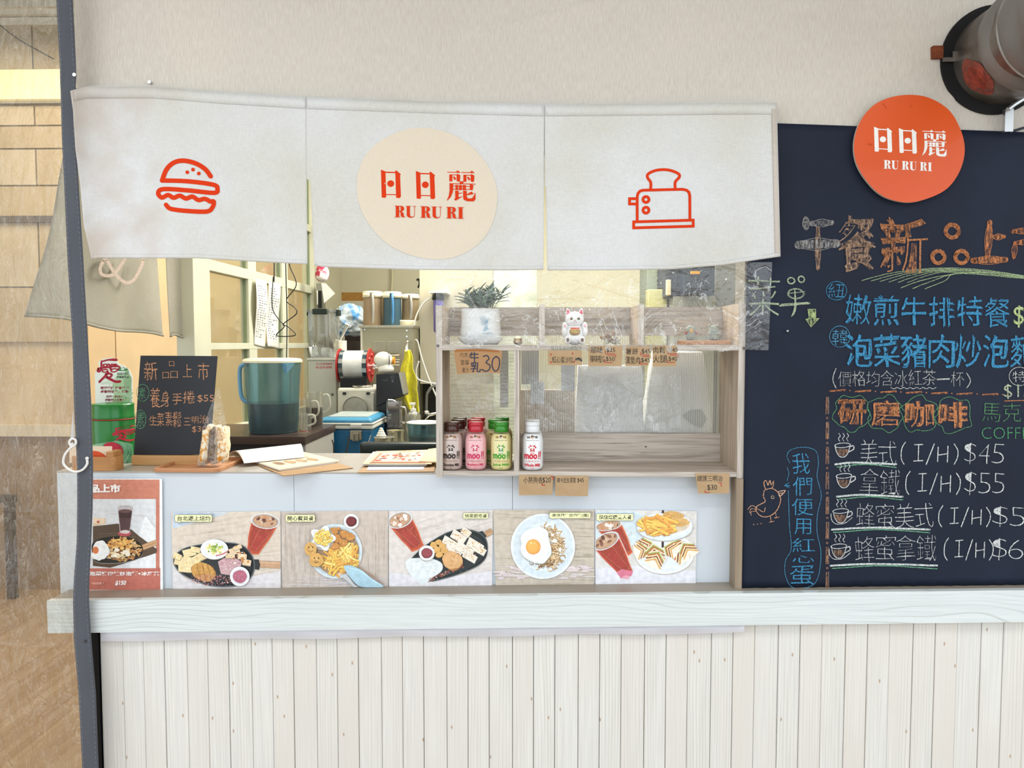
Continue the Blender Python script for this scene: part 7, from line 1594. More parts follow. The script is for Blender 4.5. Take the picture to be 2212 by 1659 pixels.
# wires
bk = mat('black_wire', '17181a', .5)
bm = new(); tube(bm, spline([Vector((W(592, 560, 1.1).x, 1.1, 3.0)), W(592, 555, 1.1), W(590, 600, 1.1), W(588, 662, 1.1), W(602, 690, 1.1), W(614, 705, 1.1), W(597, 725, 1.1), W(638, 724, 1.1), W(622, 706, 1.1), W(612, 700, 1.1), W(640, 678, 1.1), W(636, 664, 1.1), W(619, 648, 1.1), W(640, 615, 1.1), W(626, 575, 1.1), W(625, 555, 1.1)], 7), .0022, 6)
tube(bm, spline([Vector((W(617, 555, 1.1).x, 1.1, 3.0)), W(617, 550, 1.1), W(619, 640, 1.1), W(620, 700, 1.1), W(619, 768, 1.1), W(619, 800, 1.1)], 7), .0022, 6)
tag(obj('hanging_wire', bm, bk, smooth=True), 'tangled thin black wire dangling in front of the window partition', 'wire')

# ================================================================== dark counter by the partition, jugs on it
dk = wood('dark_walnut', '4a3a33', '261c19', 'x', .8, .3, (.3, .7), .05)
yd0, yd1 = .65, 1.06; zd = W(600, 943, yd0).z; xd1 = W(659, 943, yd0).x
dc = thing('walnut_counter', 'dark walnut-topped side counter with a grey end panel left of the cooler', 'counter', (xd1-.25, .9, 0))
obj('top', B(-1.285, xd1, yd0, yd1+.02, zd-.030, zd), dk, dc, bevel=.001)
obj('front', B(-1.28, xd1-.012, yd0+.010, yd0+.028, 0.0, zd-.030), mat('dark_front', '1d1715', .5), dc)
obj('end_panel', B(xd1-.012, xd1-.002, yd0+.012, yd1, 0.0, zd-.030), mat('grey_panel', '9d9a94', .6, noise_amt=.03), dc)
obj('body', B(-1.28, xd1-.013, yd0+.029, yd1, 0.0, zd-.031), mat('dark_front'), dc)
def pitcher(cx, cy, z, rb, rt, h, shell, liquid, lvl, handle_m, lid_m, label, grp=None, handle_side=-1, hy_=0, name='drink_pitcher', spout=True, notch=False):
    t = thing(name, label, 'pitcher', (cx, cy, z), grp)
    rr_ = lambda k: rb+(rt-rb)*k
    obj('body', L([(rb*.96, z), (rb, z+.006), (rr_(.8), z+h*.8), (rt, z+h*.86), (rt*1.01, z+h*.95)], cx, cy, 40, cap=False), shell, t, smooth=True)
    obj('base', L([(0, z+.0005), (rb*.97, z+.0005), (rb*.98, z+.004), (0, z+.005)], cx, cy, 40), shell, t, smooth=True)
    if liquid: obj('drink', L([(rb*.94, z+.006), (rr_(lvl)*.985-.002, z+h*lvl), (0, z+h*lvl)], cx, cy, 40), liquid, t, smooth=True, auto=40)
    obj('lid', L([(rt*1.0, z+h*.945), (rt*1.06, z+h*.95), (rt*1.07, z+h*.975), (rt*1.0, z+h), (rt*.8, z+h*1.008), (0, z+h*1.004)], cx, cy, 40), lid_m, t, smooth=True, auto=35)
    if notch:
        bm = new(); lathe(bm, [(rt*1.07, z+h*.82), (rt*1.08, z+h*.95)], cx, cy, 30, cap=False)
        bmesh.ops.delete(bm, geom=[f for f in bm.faces if abs(f.calc_center_median().x-(cx+handle_side*rt*.3)) < rt*.28 and f.calc_center_median().y < cy], context='FACES'); obj('lid_skirt', bm, lid_m, t, smooth=True, solid=.002)
    a = handle_side; hx = cx+a*rt*.92 if not notch else cx+a*rt*.35; hd = -.5 if notch else 0
    if notch:
        pts = [(hx, cy-rt*.9, z+h*.93), (hx+.004, cy-rt*1.25, z+h*.80), (hx+.006, cy-rt*1.25, z+h*.45), (hx, cy-rt*.92, z+h*.05)]
    else: pts = [(hx, cy+hy_, z+h*.92), (cx+a*(rt+.022), cy+hy_, z+h*.88), (cx+a*(rt+.024), cy+hy_, z+h*.60), (cx+a*(rt+.015), cy+hy_, z+h*.45), (cx+a*rr_(.4)*.98, cy+hy_, z+h*.40)]
    obj('handle', T(spline(pts, 6), .008 if not notch else .007, 8), handle_m, t, smooth=True)
    if spout:
        bm = new(); s_ = -a; slab(bm, [Vector((cx+s_*rt*.55, cy-rt*.83, z+h*.94)), Vector((cx+s_*rt*.98, cy-rt*.45, z+h*.94)), Vector((cx+s_*rt*.82, cy-rt*1.0, z+h*.935)), Vector((cx+s_*rt*.74, cy-rt*.72, z+h*.80))], (0.002, 0.004, 0)); obj('spout', bm, handle_m, t)
    return t
blue_sh = clear('blue_translucent', '6fa0ac', .10, .15, .42); blue_h = mat('blue_handle', '6fa3c4', .35)
black_tea = mat('dark_drink', '0b0e14', .12, noise_amt=0); cream_lid = mat('cream_lid', 'e9e4c9', .35)
pY = .80; pxx = W(591, 900, pY).x; ph = (W(591, 775, pY).z-zd); prt = (W(649, 800, pY).x-W(533, 800, pY).x)/2
blue_frost = mat('blue_frosted', '7496a0', .25, alpha=.78, noise_amt=.02)
pitcher(pxx, pY, zd+.0005, prt*.87, prt, ph, clear('blue_shell', '9cc3cc', .05, .25, .13, .4), mat('navy_drink', '0d1420', .15, noise_amt=0), .40, blue_h, cream_lid, 'large blue translucent pitcher half full of dark drink on the walnut counter')
clr = clear('clear_jug', 'f0eee6', .06, .12, .08, .5)
def jug(x0, x1, y0, y1, Y, lvl, liq, label, name='measuring_jug', mark=None):
    cx = W((x0+x1)/2, y1, Y).x; z = zd+.0005; r = (W(x1, y1, Y).x-W(x0, y1, Y).x)/2; h = W(x0, y0, Y).z-z
    t = thing(name, label, 'jug', (cx, Y, z), 'measuring jugs behind the pitcher')
    obj('body', L([(r*.86, z), (r*.88, z+.003), (r*.98, z+h*.95), (r*1.04, z+h)], cx, Y, 32, cap=False), clr, t, smooth=True)
    obj('base', L([(0, z), (r*.86, z), (r*.86, z+.003), (0, z+.003)], cx, Y, 32), clr, t)
    if liq: obj('tea', L([(r*.83, z+.0035), (r*.93, z+h*lvl), (0, z+h*lvl)], cx, Y, 32), liq, t, smooth=True, auto=40)
    obj('handle', T(spline([(cx+r*.95, Y, z+h*.92), (cx+r+.022, Y, z+h*.90), (cx+r+.026, Y, z+h*.55), (cx+r*.92, Y, z+h*.38)], 6), .004, 8), mat('clear_handle', 'd0cdbd', .3, alpha=.6), t, smooth=True)
    if mark: bm = new(); tube(bm, [(cx+r*.93*math.cos(R(a)), Y+r*.93*math.sin(R(a)), z+h*.12) for a in range(190, 350, 10)], .0015, 5); obj('red_mark', bm, mat('red_paint'), t)
    return t
team = mat('tea_dark', '2a0d0c', .1, noise_amt=0)
jug(660, 699, 847, 914, .98, .56, team, 'tall clear measuring jug with dark tea behind the blue pitcher')
jug(644, 674, 862, 929, .86, 0, None, 'slim clear measuring cup beside the blue pitcher')
jug(650, 666, 893, 934, .74, 0, None, 'small white-printed clear cup with a red line beside the blue pitcher', mark=True, name='measuring_cup')

# ================================================================== kitchen worktables and machines
steel = mat('brushed_steel', 'a9a592', .32, .85, noise_amt=.05, nscale=(90, 4, 4)); dsteel = mat('dark_steel', '6e6a5c', .35, .85)
ZP = 0.90
wt = thing('prep_table', 'long steel prep table carrying the cooler and kitchen machines', 'table', (.3, 1.8, 0))
obj('table_top', B(-.78, 1.6, .55, 3.0, ZP-.04, ZP), steel, wt)
for x_, y_ in ((-.74, .60), (1.55, .60), (-.74, 2.95), (1.55, 2.95)): obj('leg', B(x_-.02, x_+.02, y_-.02, y_+.02, 0, ZP-.04), steel, wt)
st2 = thing('side_table', 'steel side table under the grey cabinet machine by the window', 'table', (-1.03, 2.0, 0))
obj('table_top', B(-1.28, -.785, 1.16, 3.0, ZP-.04, ZP), steel, st2)
for x_, y_ in ((-1.25, 1.2), (-.82, 1.2), (-1.25, 2.95), (-.82, 2.95)): obj('leg', B(x_-.02, x_+.02, y_-.02, y_+.02, 0, ZP-.04), steel, st2)
def pxbox(x0, x1, ytop, Y, depth, zb=ZP+.0005):
    a, b = W(x0, ytop, Y), W(x1, ytop, Y); return a.x, b.x, Y, Y+depth, zb, a.z
# grey cabinet (cup sealer body)
g_ = pxbox(665, 726, 778, 1.62, .42)
gm = thing('cup_sealer', 'tall light grey cup-sealing cabinet with small red print left of the film roll', 'machine', ((g_[0]+g_[1])/2, 1.8, ZP))
lg_ = mat('light_grey_enamel', 'b4b6ac', .35, noise_amt=.03)
obj('cabinet', B(*g_), lg_, gm, bevel=.004); obj('top_plate', B(g_[0]-.004, g_[1]+.004, g_[2]-.004, g_[3], g_[5], g_[5]+.010), mat('enamel_edge', 'c9cabf', .3), gm)
c = Canvas(flat(1.6195)); c.text('封口機販賣專線', 683, 784, 718, 788, 'a84848', off=.01); c.text('02-2275-8700', 682, 791, 717, 796, 'b03c3c', off=.02); c.build('red_print', INK, gm)
bm = new(); p = W(718, 852, 1.619); ycyl(bm, p.y-.004, p.y+.002, p.x, p.z, .006, 12); obj('lock', bm, dsteel, gm)
# clear container on top
cy0 = g_[5]+.0105; q0, q1 = W(664, 700, 1.66).x, W(720, 700, 1.66).x; zt2 = W(690, 668, 1.66).z
cc = thing('clear_canister', 'large clear lidded canister with a dark clip standing on the grey cabinet', 'canister', ((q0+q1)/2, 1.75, cy0))
lo = rrect(q0, 1.66, q1, 1.80, .02); cl = clear('clear_acrylic', 'e2e3e0', .10, .06, .10)
bm = new(); n = len(lo); rg = [[bm.verts.new((a, b, z_)) for a, b in lo] for z_ in (cy0, lerp(cy0, zt2, .5), zt2-.012)]
for a, b in zip(rg, rg[1:]):
    for k in range(n): bm.faces.new((a[k], a[(k+1) % n], b[(k+1) % n], b[k]))
bm.faces.new(rg[0][::-1]); obj('body', bm, cl, cc, smooth=True)
obj('lid', loopwall(rrect(q0-.006, 1.654, q1+.006, 1.806, .024), rrect(q0+.008, 1.668, q1-.008, 1.792, .016), zt2-.014, zt2), cl, cc)
obj('lid_top', B(q0+.006, q1-.006, 1.666, 1.794, zt2-.010, zt2-.006), cl, cc)
x_ = W(691, 670, 1.65).x; obj('clip', B(x_-.036, x_+.036, 1.642, 1.653, zt2-.026, zt2+.002), mat('dark_green_clip', '14241f', .35), cc, bevel=.003)
for s_ in (-1, 1): xx = (q0+q1)/2+s_*((q1-q0)/2+.009); obj('clip', B(xx-.006, xx+.006, 1.70, 1.76, zt2-.030, zt2), mat('dark_green_clip'), cc, bevel=.002)
zl = W(690, 749, 1.66).z; ctr = (q0+q1)/2
bm = new(); hcyl(bm, ctr-.012, ctr+.010, 1.73, cy0+.026, .022, 24); sphere(bm, (ctr+.03, 1.73, cy0+.018), .014); sphere(bm, (ctr-.04, 1.73, cy0+.014), .012); box(bm, q0+.012, q0+.02, 1.69, 1.76, cy0+.002, zl); box(bm, q1-.03, q1-.012, 1.70, 1.76, cy0+.002, zl-.01)
obj('contents', bm, mat('white_blue_parts', 'd4d9dc', .4, noise_amt=.3, nscale=(40, 40, 40), col2='3f6ea8', ramp=(.36, .42)), cc, smooth=False)
bm = new(); lathe(bm, [(.0, cy0+.0015), (.07, cy0+.0015), (.07, cy0+.004)], ctr, 1.73, 24); obj('liner', bm, mat('white_plastic'), cc)
# cup stack + scoop
kx, kY = W(729, 740, 1.78).x, 1.79
ks = thing('paper_cup_stack', 'stack of white paper cups right of the clear canister', 'cups', (kx-.02, kY, g_[5]+.0105))
z0 = cy0; zt3 = W(729, 732, 1.79).z; nn_ = 16; kx += .010; cupm = mat('paper_cup', 'e3dfc6', .5, noise_amt=.02)
for k in range(nn_):
    z_ = lerp(z0, zt3-.02, k/(nn_-1)); bm = new(); lathe(bm, [(.030, z_), (.0335, z_+.007), (.0345, z_+.009), (.0335, z_+.011)], kx, kY, 24, cap=(k in (0, nn_-1))); obj('cup', bm, cupm, ks, smooth=True)
sc0, sc1 = W(733, 735, 1.79), W(752, 703, 1.79)
scp = thing('metal_scoop', 'shiny metal tongs sticking out of the paper cup stack', 'utensil', sc0)
obj('shaft', T([sc0+Vector((0, 0, -.0)), sc1], .007, 8), mat('chrome', 'c9c7c0', .15, 1.0), scp); obj('tip', T([sc1+Vector((-.016, -.004, .008)), sc1+Vector((.012, .004, -.006))], .006, 8), mat('chrome'), scp)
obj('arm', T([sc0+Vector((.006, -.012, 0)), sc1+Vector((.02, -.008, .02))], .0035, 6), mat('chrome'), scp)
# film roll unit
fY = 1.62; fx0, fx1 = W(738, 788, fY).x, W(797, 788, fY).x; fz = W(766, 789, fY).z; fr_ = .072
fu = thing('film_roll', 'wide roll of silver-edged sealing film between red end discs', 'film roll', ((fx0+fx1)/2, fY, fz-.08))
bm = new(); hcyl(bm, fx0+.020, fx1-.020, fY, fz, fr_, 40); obj('film', bm, mat('pearly_film', 'dcdcd8', .22, .15, noise_amt=.08, nscale=(20, 20, 20), bump=.5, bscale=50), fu, smooth=True, auto=40)
bars = new(); barw = new()
for i in range(20):
    a = 2*PI*i/20; 
    for xa, xb in ((fx0, fx0+.020), (fx1-.020, fx1)):
        b_ = bars if i % 2 else barw; vs = box(b_, xa, xb, fY-.011, fY+.011, fz+fr_-.006, fz+fr_+.0008); bmesh.ops.rotate(b_, verts=vs, cent=(0, fY, fz), matrix=Matrix.Rotation(a, 3, 'X'))
obj('dark_bars', bars, mat('bar_teal', '31444c', .3), fu); obj('silver_bars', barw, mat('bar_silver', 'b8bcbc', .25, .6), fu)
for xx in (fx0-.010, fx1+.004):
    bm = new(); hcyl(bm, xx, xx+.006, fY, fz-.002, fr_+.012, 36); obj('red_disc', bm, mat('red_disc', 'a82a28', .35), fu)
    for k in range(5): bm = new(); a = 2*PI*k/5; sphere(bm, (xx+.003, fY+.05*math.cos(a), fz+.05*math.sin(a)), .012, .012, .012, 10, 8); obj('red_knob', bm, mat('red_disc'), fu, smooth=True)
bm = new(); hcyl(bm, fx1+.010, fx1+.055, fY, fz-.006, .009, 20); hcyl(bm, fx1+.055, fx1+.078, fY, fz-.006, .013, 20); hcyl(bm, fx1+.02, fx1+.03, fY, fz-.006, .014, 20); obj('chrome_axle', bm, mat('chrome'), fu, smooth=True, auto=40)
bm = new()
def dr(u, v): x = lerp(fx0+.004, fx1+.01, u); return Vector((x, fY-fr_*.7+.03*v, fz-fr_*.72-.03*v-.012*math.sin(u*PI)*v+.006*noise.noise(Vector((u*5, v*3, 1)))))
grid(bm, dr, 24, 8); obj('loose_film', bm, clear('loose_film', 'eceae4', .15, .1, .35), fu, smooth=True)
b2 = pxbox(750, 800, 759, 1.85, .05, 0); 
bm = new(); hcyl(bm, b2[0], b2[1], 1.88, b2[5]-.05, .048, 36); r2 = thing('spare_film_roll', 'second white film roll behind the silver-edged one', 'film roll', ((b2[0]+b2[1])/2, 1.88, b2[5]-.1)); obj('film', bm, mat('white_roll', 'e8e8e2', .3), r2, smooth=True, auto=40)
bm = new(); hcyl(bm, b2[0]-.006, b2[0]-.0005, 1.88, b2[5]-.05, .052, 30); hcyl(bm, b2[1]+.0005, b2[1]+.006, 1.88, b2[5]-.05, .052, 30); obj('red_disc', bm, mat('red_disc'), r2)
# cream machine with round window and black frame that carries the rolls
m_ = pxbox(728, 812, 838, 1.50, .34)
cm = thing('sealing_machine', 'cream machine with a round window below the film rolls', 'machine', ((m_[0]+m_[1])/2, 1.6, ZP))
crm = mat('cream_casing', 'c9c6b8', .35, noise_amt=.05, nscale=(12, 12, 12)); obj('casing', B(*m_), crm, cm, bevel=.012)
p = W(768, 882, 1.495); bm = new(); ycyl(bm, 1.488, 1.499, p.x, p.z, .056, 40); obj('round_window', bm, mat('window_grey', 'a9a598', .3, noise_amt=.1, nscale=(30, 30, 30)), cm)
bm = new(); pts = [(p.x+.057*math.cos(2*PI*i/40), 1.487, p.z+.057*math.sin(2*PI*i/40)) for i in range(40)]; tube(bm, pts, .003, 6, closed=True); obj('window_rim', bm, mat('rim_grey', '8f8c80', .4), cm)
for px in (744, 795): q = W(px, 850, 1.497); obj('black_tab', B(q.x-.008, q.x+.008, 1.494, 1.5, q.z-.005, q.z+.006), bk, cm)
q = W(800, 880, 1.497); obj('side_post', B(q.x+.006, q.x+.020, 1.488, 1.5, ZP+.01, m_[5]-.02), crm, cm, bevel=.004)
obj('black_frame', B(m_[0]-.004, m_[1]-.04, 1.60, 1.63, m_[5]+.0005, fz-.092) , mat('black_enamel', '111113', .35), cm)
obj('black_plate', B(m_[0]+.01, m_[1]-.05, 1.52, 1.60, m_[5]+.0004, m_[5]+.045), mat('black_enamel'), cm)
obj('black_column', B(W(734, 800, 1.7).x, W(742, 800, 1.7).x, 1.70, 1.76, m_[5]+.0005, W(730, 776, 1.7).z), mat('black_enamel'), cm)
bm = L([(0, m_[5]+.002), (.05, m_[5]+.002), (.054, m_[5]+.010), (.048, m_[5]+.014), (0, m_[5]+.012)], W(782, 830, 1.58).x, 1.56, 30); obj('silver_cap', bm, mat('chrome'), cm, smooth=True, auto=40)
# blue cooler
kx0, kx1 = W(688, 930, 1.10).x, W(806, 930, 1.10).x; kz = W(750, 921, 1.10).z; ktop = W(750, 905, 1.12).z+.006
kb = thing('blue_cooler', 'blue picnic cooler with cream band and metal latch in the kitchen', 'cooler', ((kx0+kx1)/2, 1.25, ZP))
bl_m = mat('cooler_blue', '1f6694', .35, noise_amt=.08, nscale=(6, 6, 6)); bl_l = mat('cooler_lid_blue', '4187aa', .35, noise_amt=.08, nscale=(9, 9, 9))
bm = new(); vs = box(bm, kx0+.006, kx1-.006, 1.105, 1.40, ZP+.0005, kz-.012)
for v in bm.verts:
    if v.co.z < ZP+.01: v.co.x += (.028 if v.co.x < (kx0+kx1)/2 else -.028); v.co.y += .015 if v.co.y < 1.2 else -.015
obj('body', bm, bl_m, kb, bevel=.012)
obj('cream_band', B(kx0, kx1, 1.10, 1.405, kz-.012, kz+.004), mat('cooler_cream', 'cfd0c8', .35), kb, bevel=.004)
obj('cream_band', B(kx0-.001, kx1+.001, 1.099, 1.406, kz+.006, kz+.014), mat('cooler_cream'), kb, bevel=.003)
bm = new(); vs = box(bm, kx0, kx1, 1.10, 1.405, kz+.014, ktop)
for v in bm.verts:
    if v.co.z > kz+.03: v.co.x += (.01 if v.co.x < (kx0+kx1)/2 else -.01); v.co.y += .015 if v.co.y < 1.2 else -.01
obj('lid', bm, bl_l, kb, bevel=.012)
obj('lid_panel', B(kx0+.03, kx1-.03, 1.14, 1.38, ktop-.001, ktop+.004), mat('lid_grey', 'a9b4b0', .25, noise_amt=.05), kb, bevel=.003)
q = W(768, 930, 1.09); lm_ = mat('latch_steel', 'b8b2a4', .2, .9)
obj('latch_plate', B(q.x-.026, q.x+.026, 1.094, 1.1045, kz-.058, kz-.016), lm_, kb, bevel=.004); obj('latch_tongue', B(q.x-.015, q.x+.015, 1.086, 1.095, kz-.062, kz-.024), lm_, kb, bevel=.005); obj('latch_hasp', B(q.x-.024, q.x+.024, 1.094, 1.1, kz-.006, kz+.010), mat('cooler_cream'), kb, bevel=.002)
bm = new(); tube(bm, [W(754, 944, 1.04), W(746, 990, 1.0), Vector((W(743, 1040, .95).x, .95, ZP))], .004, 6); tag(obj('black_straw_rod', bm, bk), 'thin black rod leaning in front of the blue cooler', 'rod')
bm = new(); tube(bm, [W(801, 940, 1.04), W(795, 960, 1.03), W(790, 980, 1.02), Vector((W(784, 1020, 1.0).x, 1.0, ZP))], .0025, 6); tag(obj('steel_rod', bm, mat('chrome')), 'thin shiny rod leaning at the right end of the blue cooler', 'rod')
# black espresso machine and white grinder head
e_ = pxbox(814, 866, 808, 1.42, .28)
em = thing('coffee_machine', 'tall black coffee machine right of the blue cooler', 'machine', ((e_[0]+e_[1])/2, 1.5, ZP))
blk = mat('machine_black', '0f0f12', .3)
obj('body', B(e_[0], e_[1]-.03, 1.42, 1.70, ZP+.0005, e_[5]), blk, em, bevel=.006)
bm = new(); a_, b_ = W(850, 808, 1.40).x, W(868, 808, 1.40).x; slab(bm, [Vector((e_[0], 1.40, e_[5])), Vector((b_-.01, 1.40, e_[5]+.006)), Vector((b_+.012, 1.40, W(860, 855, 1.4).z)), Vector((e_[0]+.05, 1.40, W(860, 868, 1.4).z)), Vector((e_[0], 1.40, W(815, 880, 1.4).z))], (0, .12, 0)); obj('head', bm, blk, em, bevel=.004)
bm = new(); slab(bm, [Vector((b_-.014, 1.395, e_[5]+.008)), Vector((b_-.002, 1.395, e_[5]+.010)), Vector((b_+.016, 1.395, W(868, 850, 1.4).z)), Vector((b_+.006, 1.395, W(868, 852, 1.4).z))], (0, .10, 0)); obj('steel_edge', bm, steel, em)
c = Canvas(flat(1.3985)); c.text('mono', 826, 820, 838, 823, '54565c'); c.ring(848, 815, 3, 3, 1, '5c5e66'); c.poly([(845, 822), (850, 820), (849, 827)], '5c5e66'); c.build('badge', INK, em)
gw = W(832, 805, 1.44); zz_ = e_[5]+.0075
gh = thing('coffee_grinder', 'glossy white round-headed grinder on top of the black coffee machine', 'grinder', (gw.x, 1.46, zz_))
wgl = mat('gloss_white', 'dcdad0', .1, noise_amt=.02, coat=.8)
bm = new(); sphere(bm, (gw.x-.012, 1.46, W(828, 777, 1.46).z), .044, .040, .038, 28, 18); obj('dome', bm, wgl, gh, smooth=True)
bm = L([(.030, zz_), (.036, zz_+.004), (.038, zz_+.02), (.028, zz_+.034), (.018, zz_+.05)], gw.x, 1.46, 28); obj('foot', bm, wgl, gh, smooth=True, auto=60)
bm = new(); pts = [(gw.x+.012+.036*math.cos(a)*.3, 1.46-.034*math.cos(a*1.0), W(828, 777, 1.46).z+.036*math.sin(a)) for a in [2*PI*i/30 for i in range(30)]]; tube(bm, pts, .002, 6, closed=True); obj('black_seam', bm, blk, gh)
bm = new(); hcyl(bm, gw.x+.028, gw.x+.040, 1.47, W(848, 779, 1.46).z, .018, 18); obj('amber_ring', bm, mat('amber', 'd08a1c', .4), gh)
for k, yy in enumerate((768, 778, 782, 789)): bm = new(); tube(bm, [W(846, yy, 1.52), W(864, yy-1+k*.3, 1.50)], .0035, 6); obj('chrome_rod', bm, mat('chrome'), gh)
# steel ice machine with vents, pitchers on top
s_ = pxbox(778, 893, 706, 1.92, .50)
im = thing('ice_machine', 'boxy stainless steel ice machine with two louvred vents', 'machine', ((s_[0]+s_[1])/2, 2.1, ZP))
obj('body', B(*s_), mat('ice_steel', '9b9780', .35, .7, noise_amt=.08, nscale=(3, 3, 3)), im, bevel=.004)
obj('top_rim', B(s_[0]-.006, s_[1]+.004, s_[2]-.008, s_[3], s_[5]-.006, s_[5]+.008), steel, im, bevel=.002)
obj('frame_post', B(s_[0]+.002, s_[0]+.012, s_[2]-.004, s_[2], ZP+.001, s_[5]-.007), mat('post_light', 'b8b6a8', .4), im)
for xa, xb in ((808, 833), (838, 863)):
    for k in range(9): yy = 738+k*2.8; a, b = W(xa, yy, 1.918), W(xb, yy, 1.918); obj('louvre', B(a.x, b.x, 1.912, 1.9195, a.z-.0022, a.z), mat('louvre_light', 'c4c1ae', .35, .6), im)
for px, py in ((788, 712), (879, 714), (879, 727)): bm = new(); q = W(px, py, 1.918); ycyl(bm, 1.914, 1.9195, q.x, q.z, .005, 12); obj('bolt', bm, mat('chrome'), im)
zt4 = s_[5]+.0085
brown_sh = mat('brown_frosted', '98836a', .3, alpha=.92, noise_amt=.03); grey_h = mat('grey_handle', 'a5a49c', .4)
def tp_(x0, x1, ytop, Y, shell, hm, label, z=None, hs=.5):
    z = z or zt4; cx = W((x0+x1)/2, ytop, Y).x; rt = (W(x1, ytop, Y).x-W(x0, ytop, Y).x)/2*.93
    return pitcher(cx, Y, z, rt*1.08, rt, W(x0, ytop, Y).z-z, shell, None, .4, hm, cream_lid, label, 'lidded pitchers on the ice machine', handle_side=hs, spout=False, notch=True)
tp_(784, 826, 630, 2.06, brown_sh, grey_h, 'brown lidded pitcher, left one on top of the ice machine')
tp_(827, 867, 631, 2.04, mat('deepblue_frosted', '3c5866', .25, alpha=.93, noise_amt=.03), mat('blue_handle2', '4a86b8', .35), 'blue lidded pitcher, middle one on top of the ice machine')
lx = W(881, 700, 2.08).x
tag(obj('cream_tub', L([(.052, zt4), (.054, zt4+.004), (.054, zt4+.026), (.050, zt4+.03), (0, zt4+.03)], lx, 2.06, 32), mat('cream_tub', 'd8d3b8', .4), smooth=True, auto=40), 'low round cream tub under the right pitcher on the ice machine', 'tub')
tp_(868, 905, 636, 2.07, mat('darkbrown_frosted', '857559', .3, alpha=.95), grey_h, 'brown lidded pitcher on the cream tub at the right', z=zt4+.031)
# yellow towel
tY = 1.80
tw_ = thing('yellow_towel', 'bright yellow towel hanging by a white loop on the ice machine', 'towel', W(880, 895, tY))
TL = [(756, 874), (800, 867), (838, 858), (847, 866), (880, 878), (896, 893)]; TR = [(756, 886), (790, 893), (845, 902), (856, 905), (880, 902), (896, 906)]
def twf(u, v): y = lerp(756, 896, v); return W(lerp(pl(TL, y), pl(TR, y), u)+(2*math.sin(v*16)), y+6*math.sin(u*4)*v, tY+.012*math.sin(u*9+v*3)*(.3+v)-.01)
obj('cloth', G(twf, 30, 50), mat('towel_yellow', 'd6cf1e', .95, noise_amt=.12, nscale=(60, 60, 60), bump=.8, bscale=260, sheen=.4), tw_, smooth=True, solid=.003)
obj('loop', T([W(880, 742, tY), W(878, 750, tY), W(879, 760, tY-.005)], [.003, .006, .011], 8), mat('white_loop', 'dedbd0', .6), tw_); bm = new(); sphere(bm, W(880, 739, tY+.04), .009); tube(bm, [W(880, 739, tY+.04), W(880, 739, tY+.11)], .003); obj('hook', bm, mat('chrome'), tw_, smooth=True)
# things left: dark cabinet backdrop with fridge edge, paper, bag
obj_ = B(W(745, 720, 2.75).x, W(782, 720, 2.75).x, 2.75, 3.1, ZP, W(760, 712, 2.75).z); tag(obj('dark_cabinet', obj_, mat('cabinet_dark', '241712', .6)), 'dark brown cabinet between the paper cups and the ice machine', 'cabinet')
obj_ = B(s_[1]+.012, W(943, 850, 2.2).x, 2.25, 2.6, ZP+.0005, W(905, 705, 2.25).z); tag(obj('black_shelf_unit', obj_, mat('cabinet_black', '131012', .5)), 'tall black cabinet behind the white hoses right of the towel', 'cabinet')
cork = B(W(700, 640, 3.19).x, W(860, 640, 3.19).x, 3.185, 3.199, W(700, 700, 3.19).z, W(700, 632, 3.19).z); tag(obj('cork_board', cork, mat('cork', 'a87c3e', .9, noise_amt=.1, nscale=(40, 40, 40))), 'brown cork strip on the kitchen back wall', 'board')
wb = B(W(718, 660, 3.17).x, W(790, 660, 3.17).x, 3.172, 3.184, W(718, 735, 3.17).z, W(718, 650, 3.17).z); tag(obj('white_board', wb, mat('greyish_board', 'c4bfae', .5)), 'pale grey sheet on the cork strip behind the blue bag', 'board')
bgY = 2.3; bgp = W(748, 694, bgY)
bm = new(); vs = sphere(bm, bgp, .088, .08, .088, 56, 40)
for v in vs: d = v.co-bgp; k = .35*noise.noise(v.co*11)+.30*(abs(noise.noise(v.co*24))-.2)+.12*noise.noise(v.co*60); v.co = bgp+d*(1+k)+Vector((max(0, d.x)*.5, 0, -.02*max(0, d.x)*10*.5))
tag(obj('plastic_bag', bm, mat('bag_blue_white', 'b9c3ca', .3, noise_amt=.1, nscale=(24, 24, 14), col2='5a97cc', ramp=(.40, .56), bump=.4, bscale=40), smooth=True), 'crumpled blue and white plastic bag behind the clear canister', 'bag')
obj_ = B(W(722, 745, 2.3).x, W(775, 745, 2.3).x, 2.2, 2.42, ZP+.0005, bgp.z-.115); tag(obj('box_stand', obj_, mat('cabinet_dark')), 'dark box under the blue and white bag', 'box')
rp_p = W(696, 592, 2.2); bm = new(); vs = sphere(bm, rp_p, .042, .04, .05, 24, 16)
for v in vs: d = v.co-rp_p; v.co = rp_p+d*(1+.3*noise.noise(v.co*22))
tube(bm, [rp_p+Vector((0, 0, .03)), Vector((rp_p.x, rp_p.y, 3.0))], .003, 6)
tag(obj('striped_bag', bm, mat('bag_red_white', 'e6e2e2', .4, noise_amt=.1, nscale=(16, 16, 16), col2='b02c4c', ramp=(.44, .5)), smooth=True), 'small red, white and blue bag hanging at the top by the far window post', 'bag')
fm = thing('door_frame_panel', 'dark slot in a grey frame by the far window post', 'frame', W(692, 665, 2.4))
a, b = W(683, 612, 2.40), W(699, 612, 2.40); obj('frame', B(a.x, b.x, 2.40, 2.44, W(690, 668, 2.4).z-.4, a.z), mat('frame_grey', '8a897c', .5), fm)
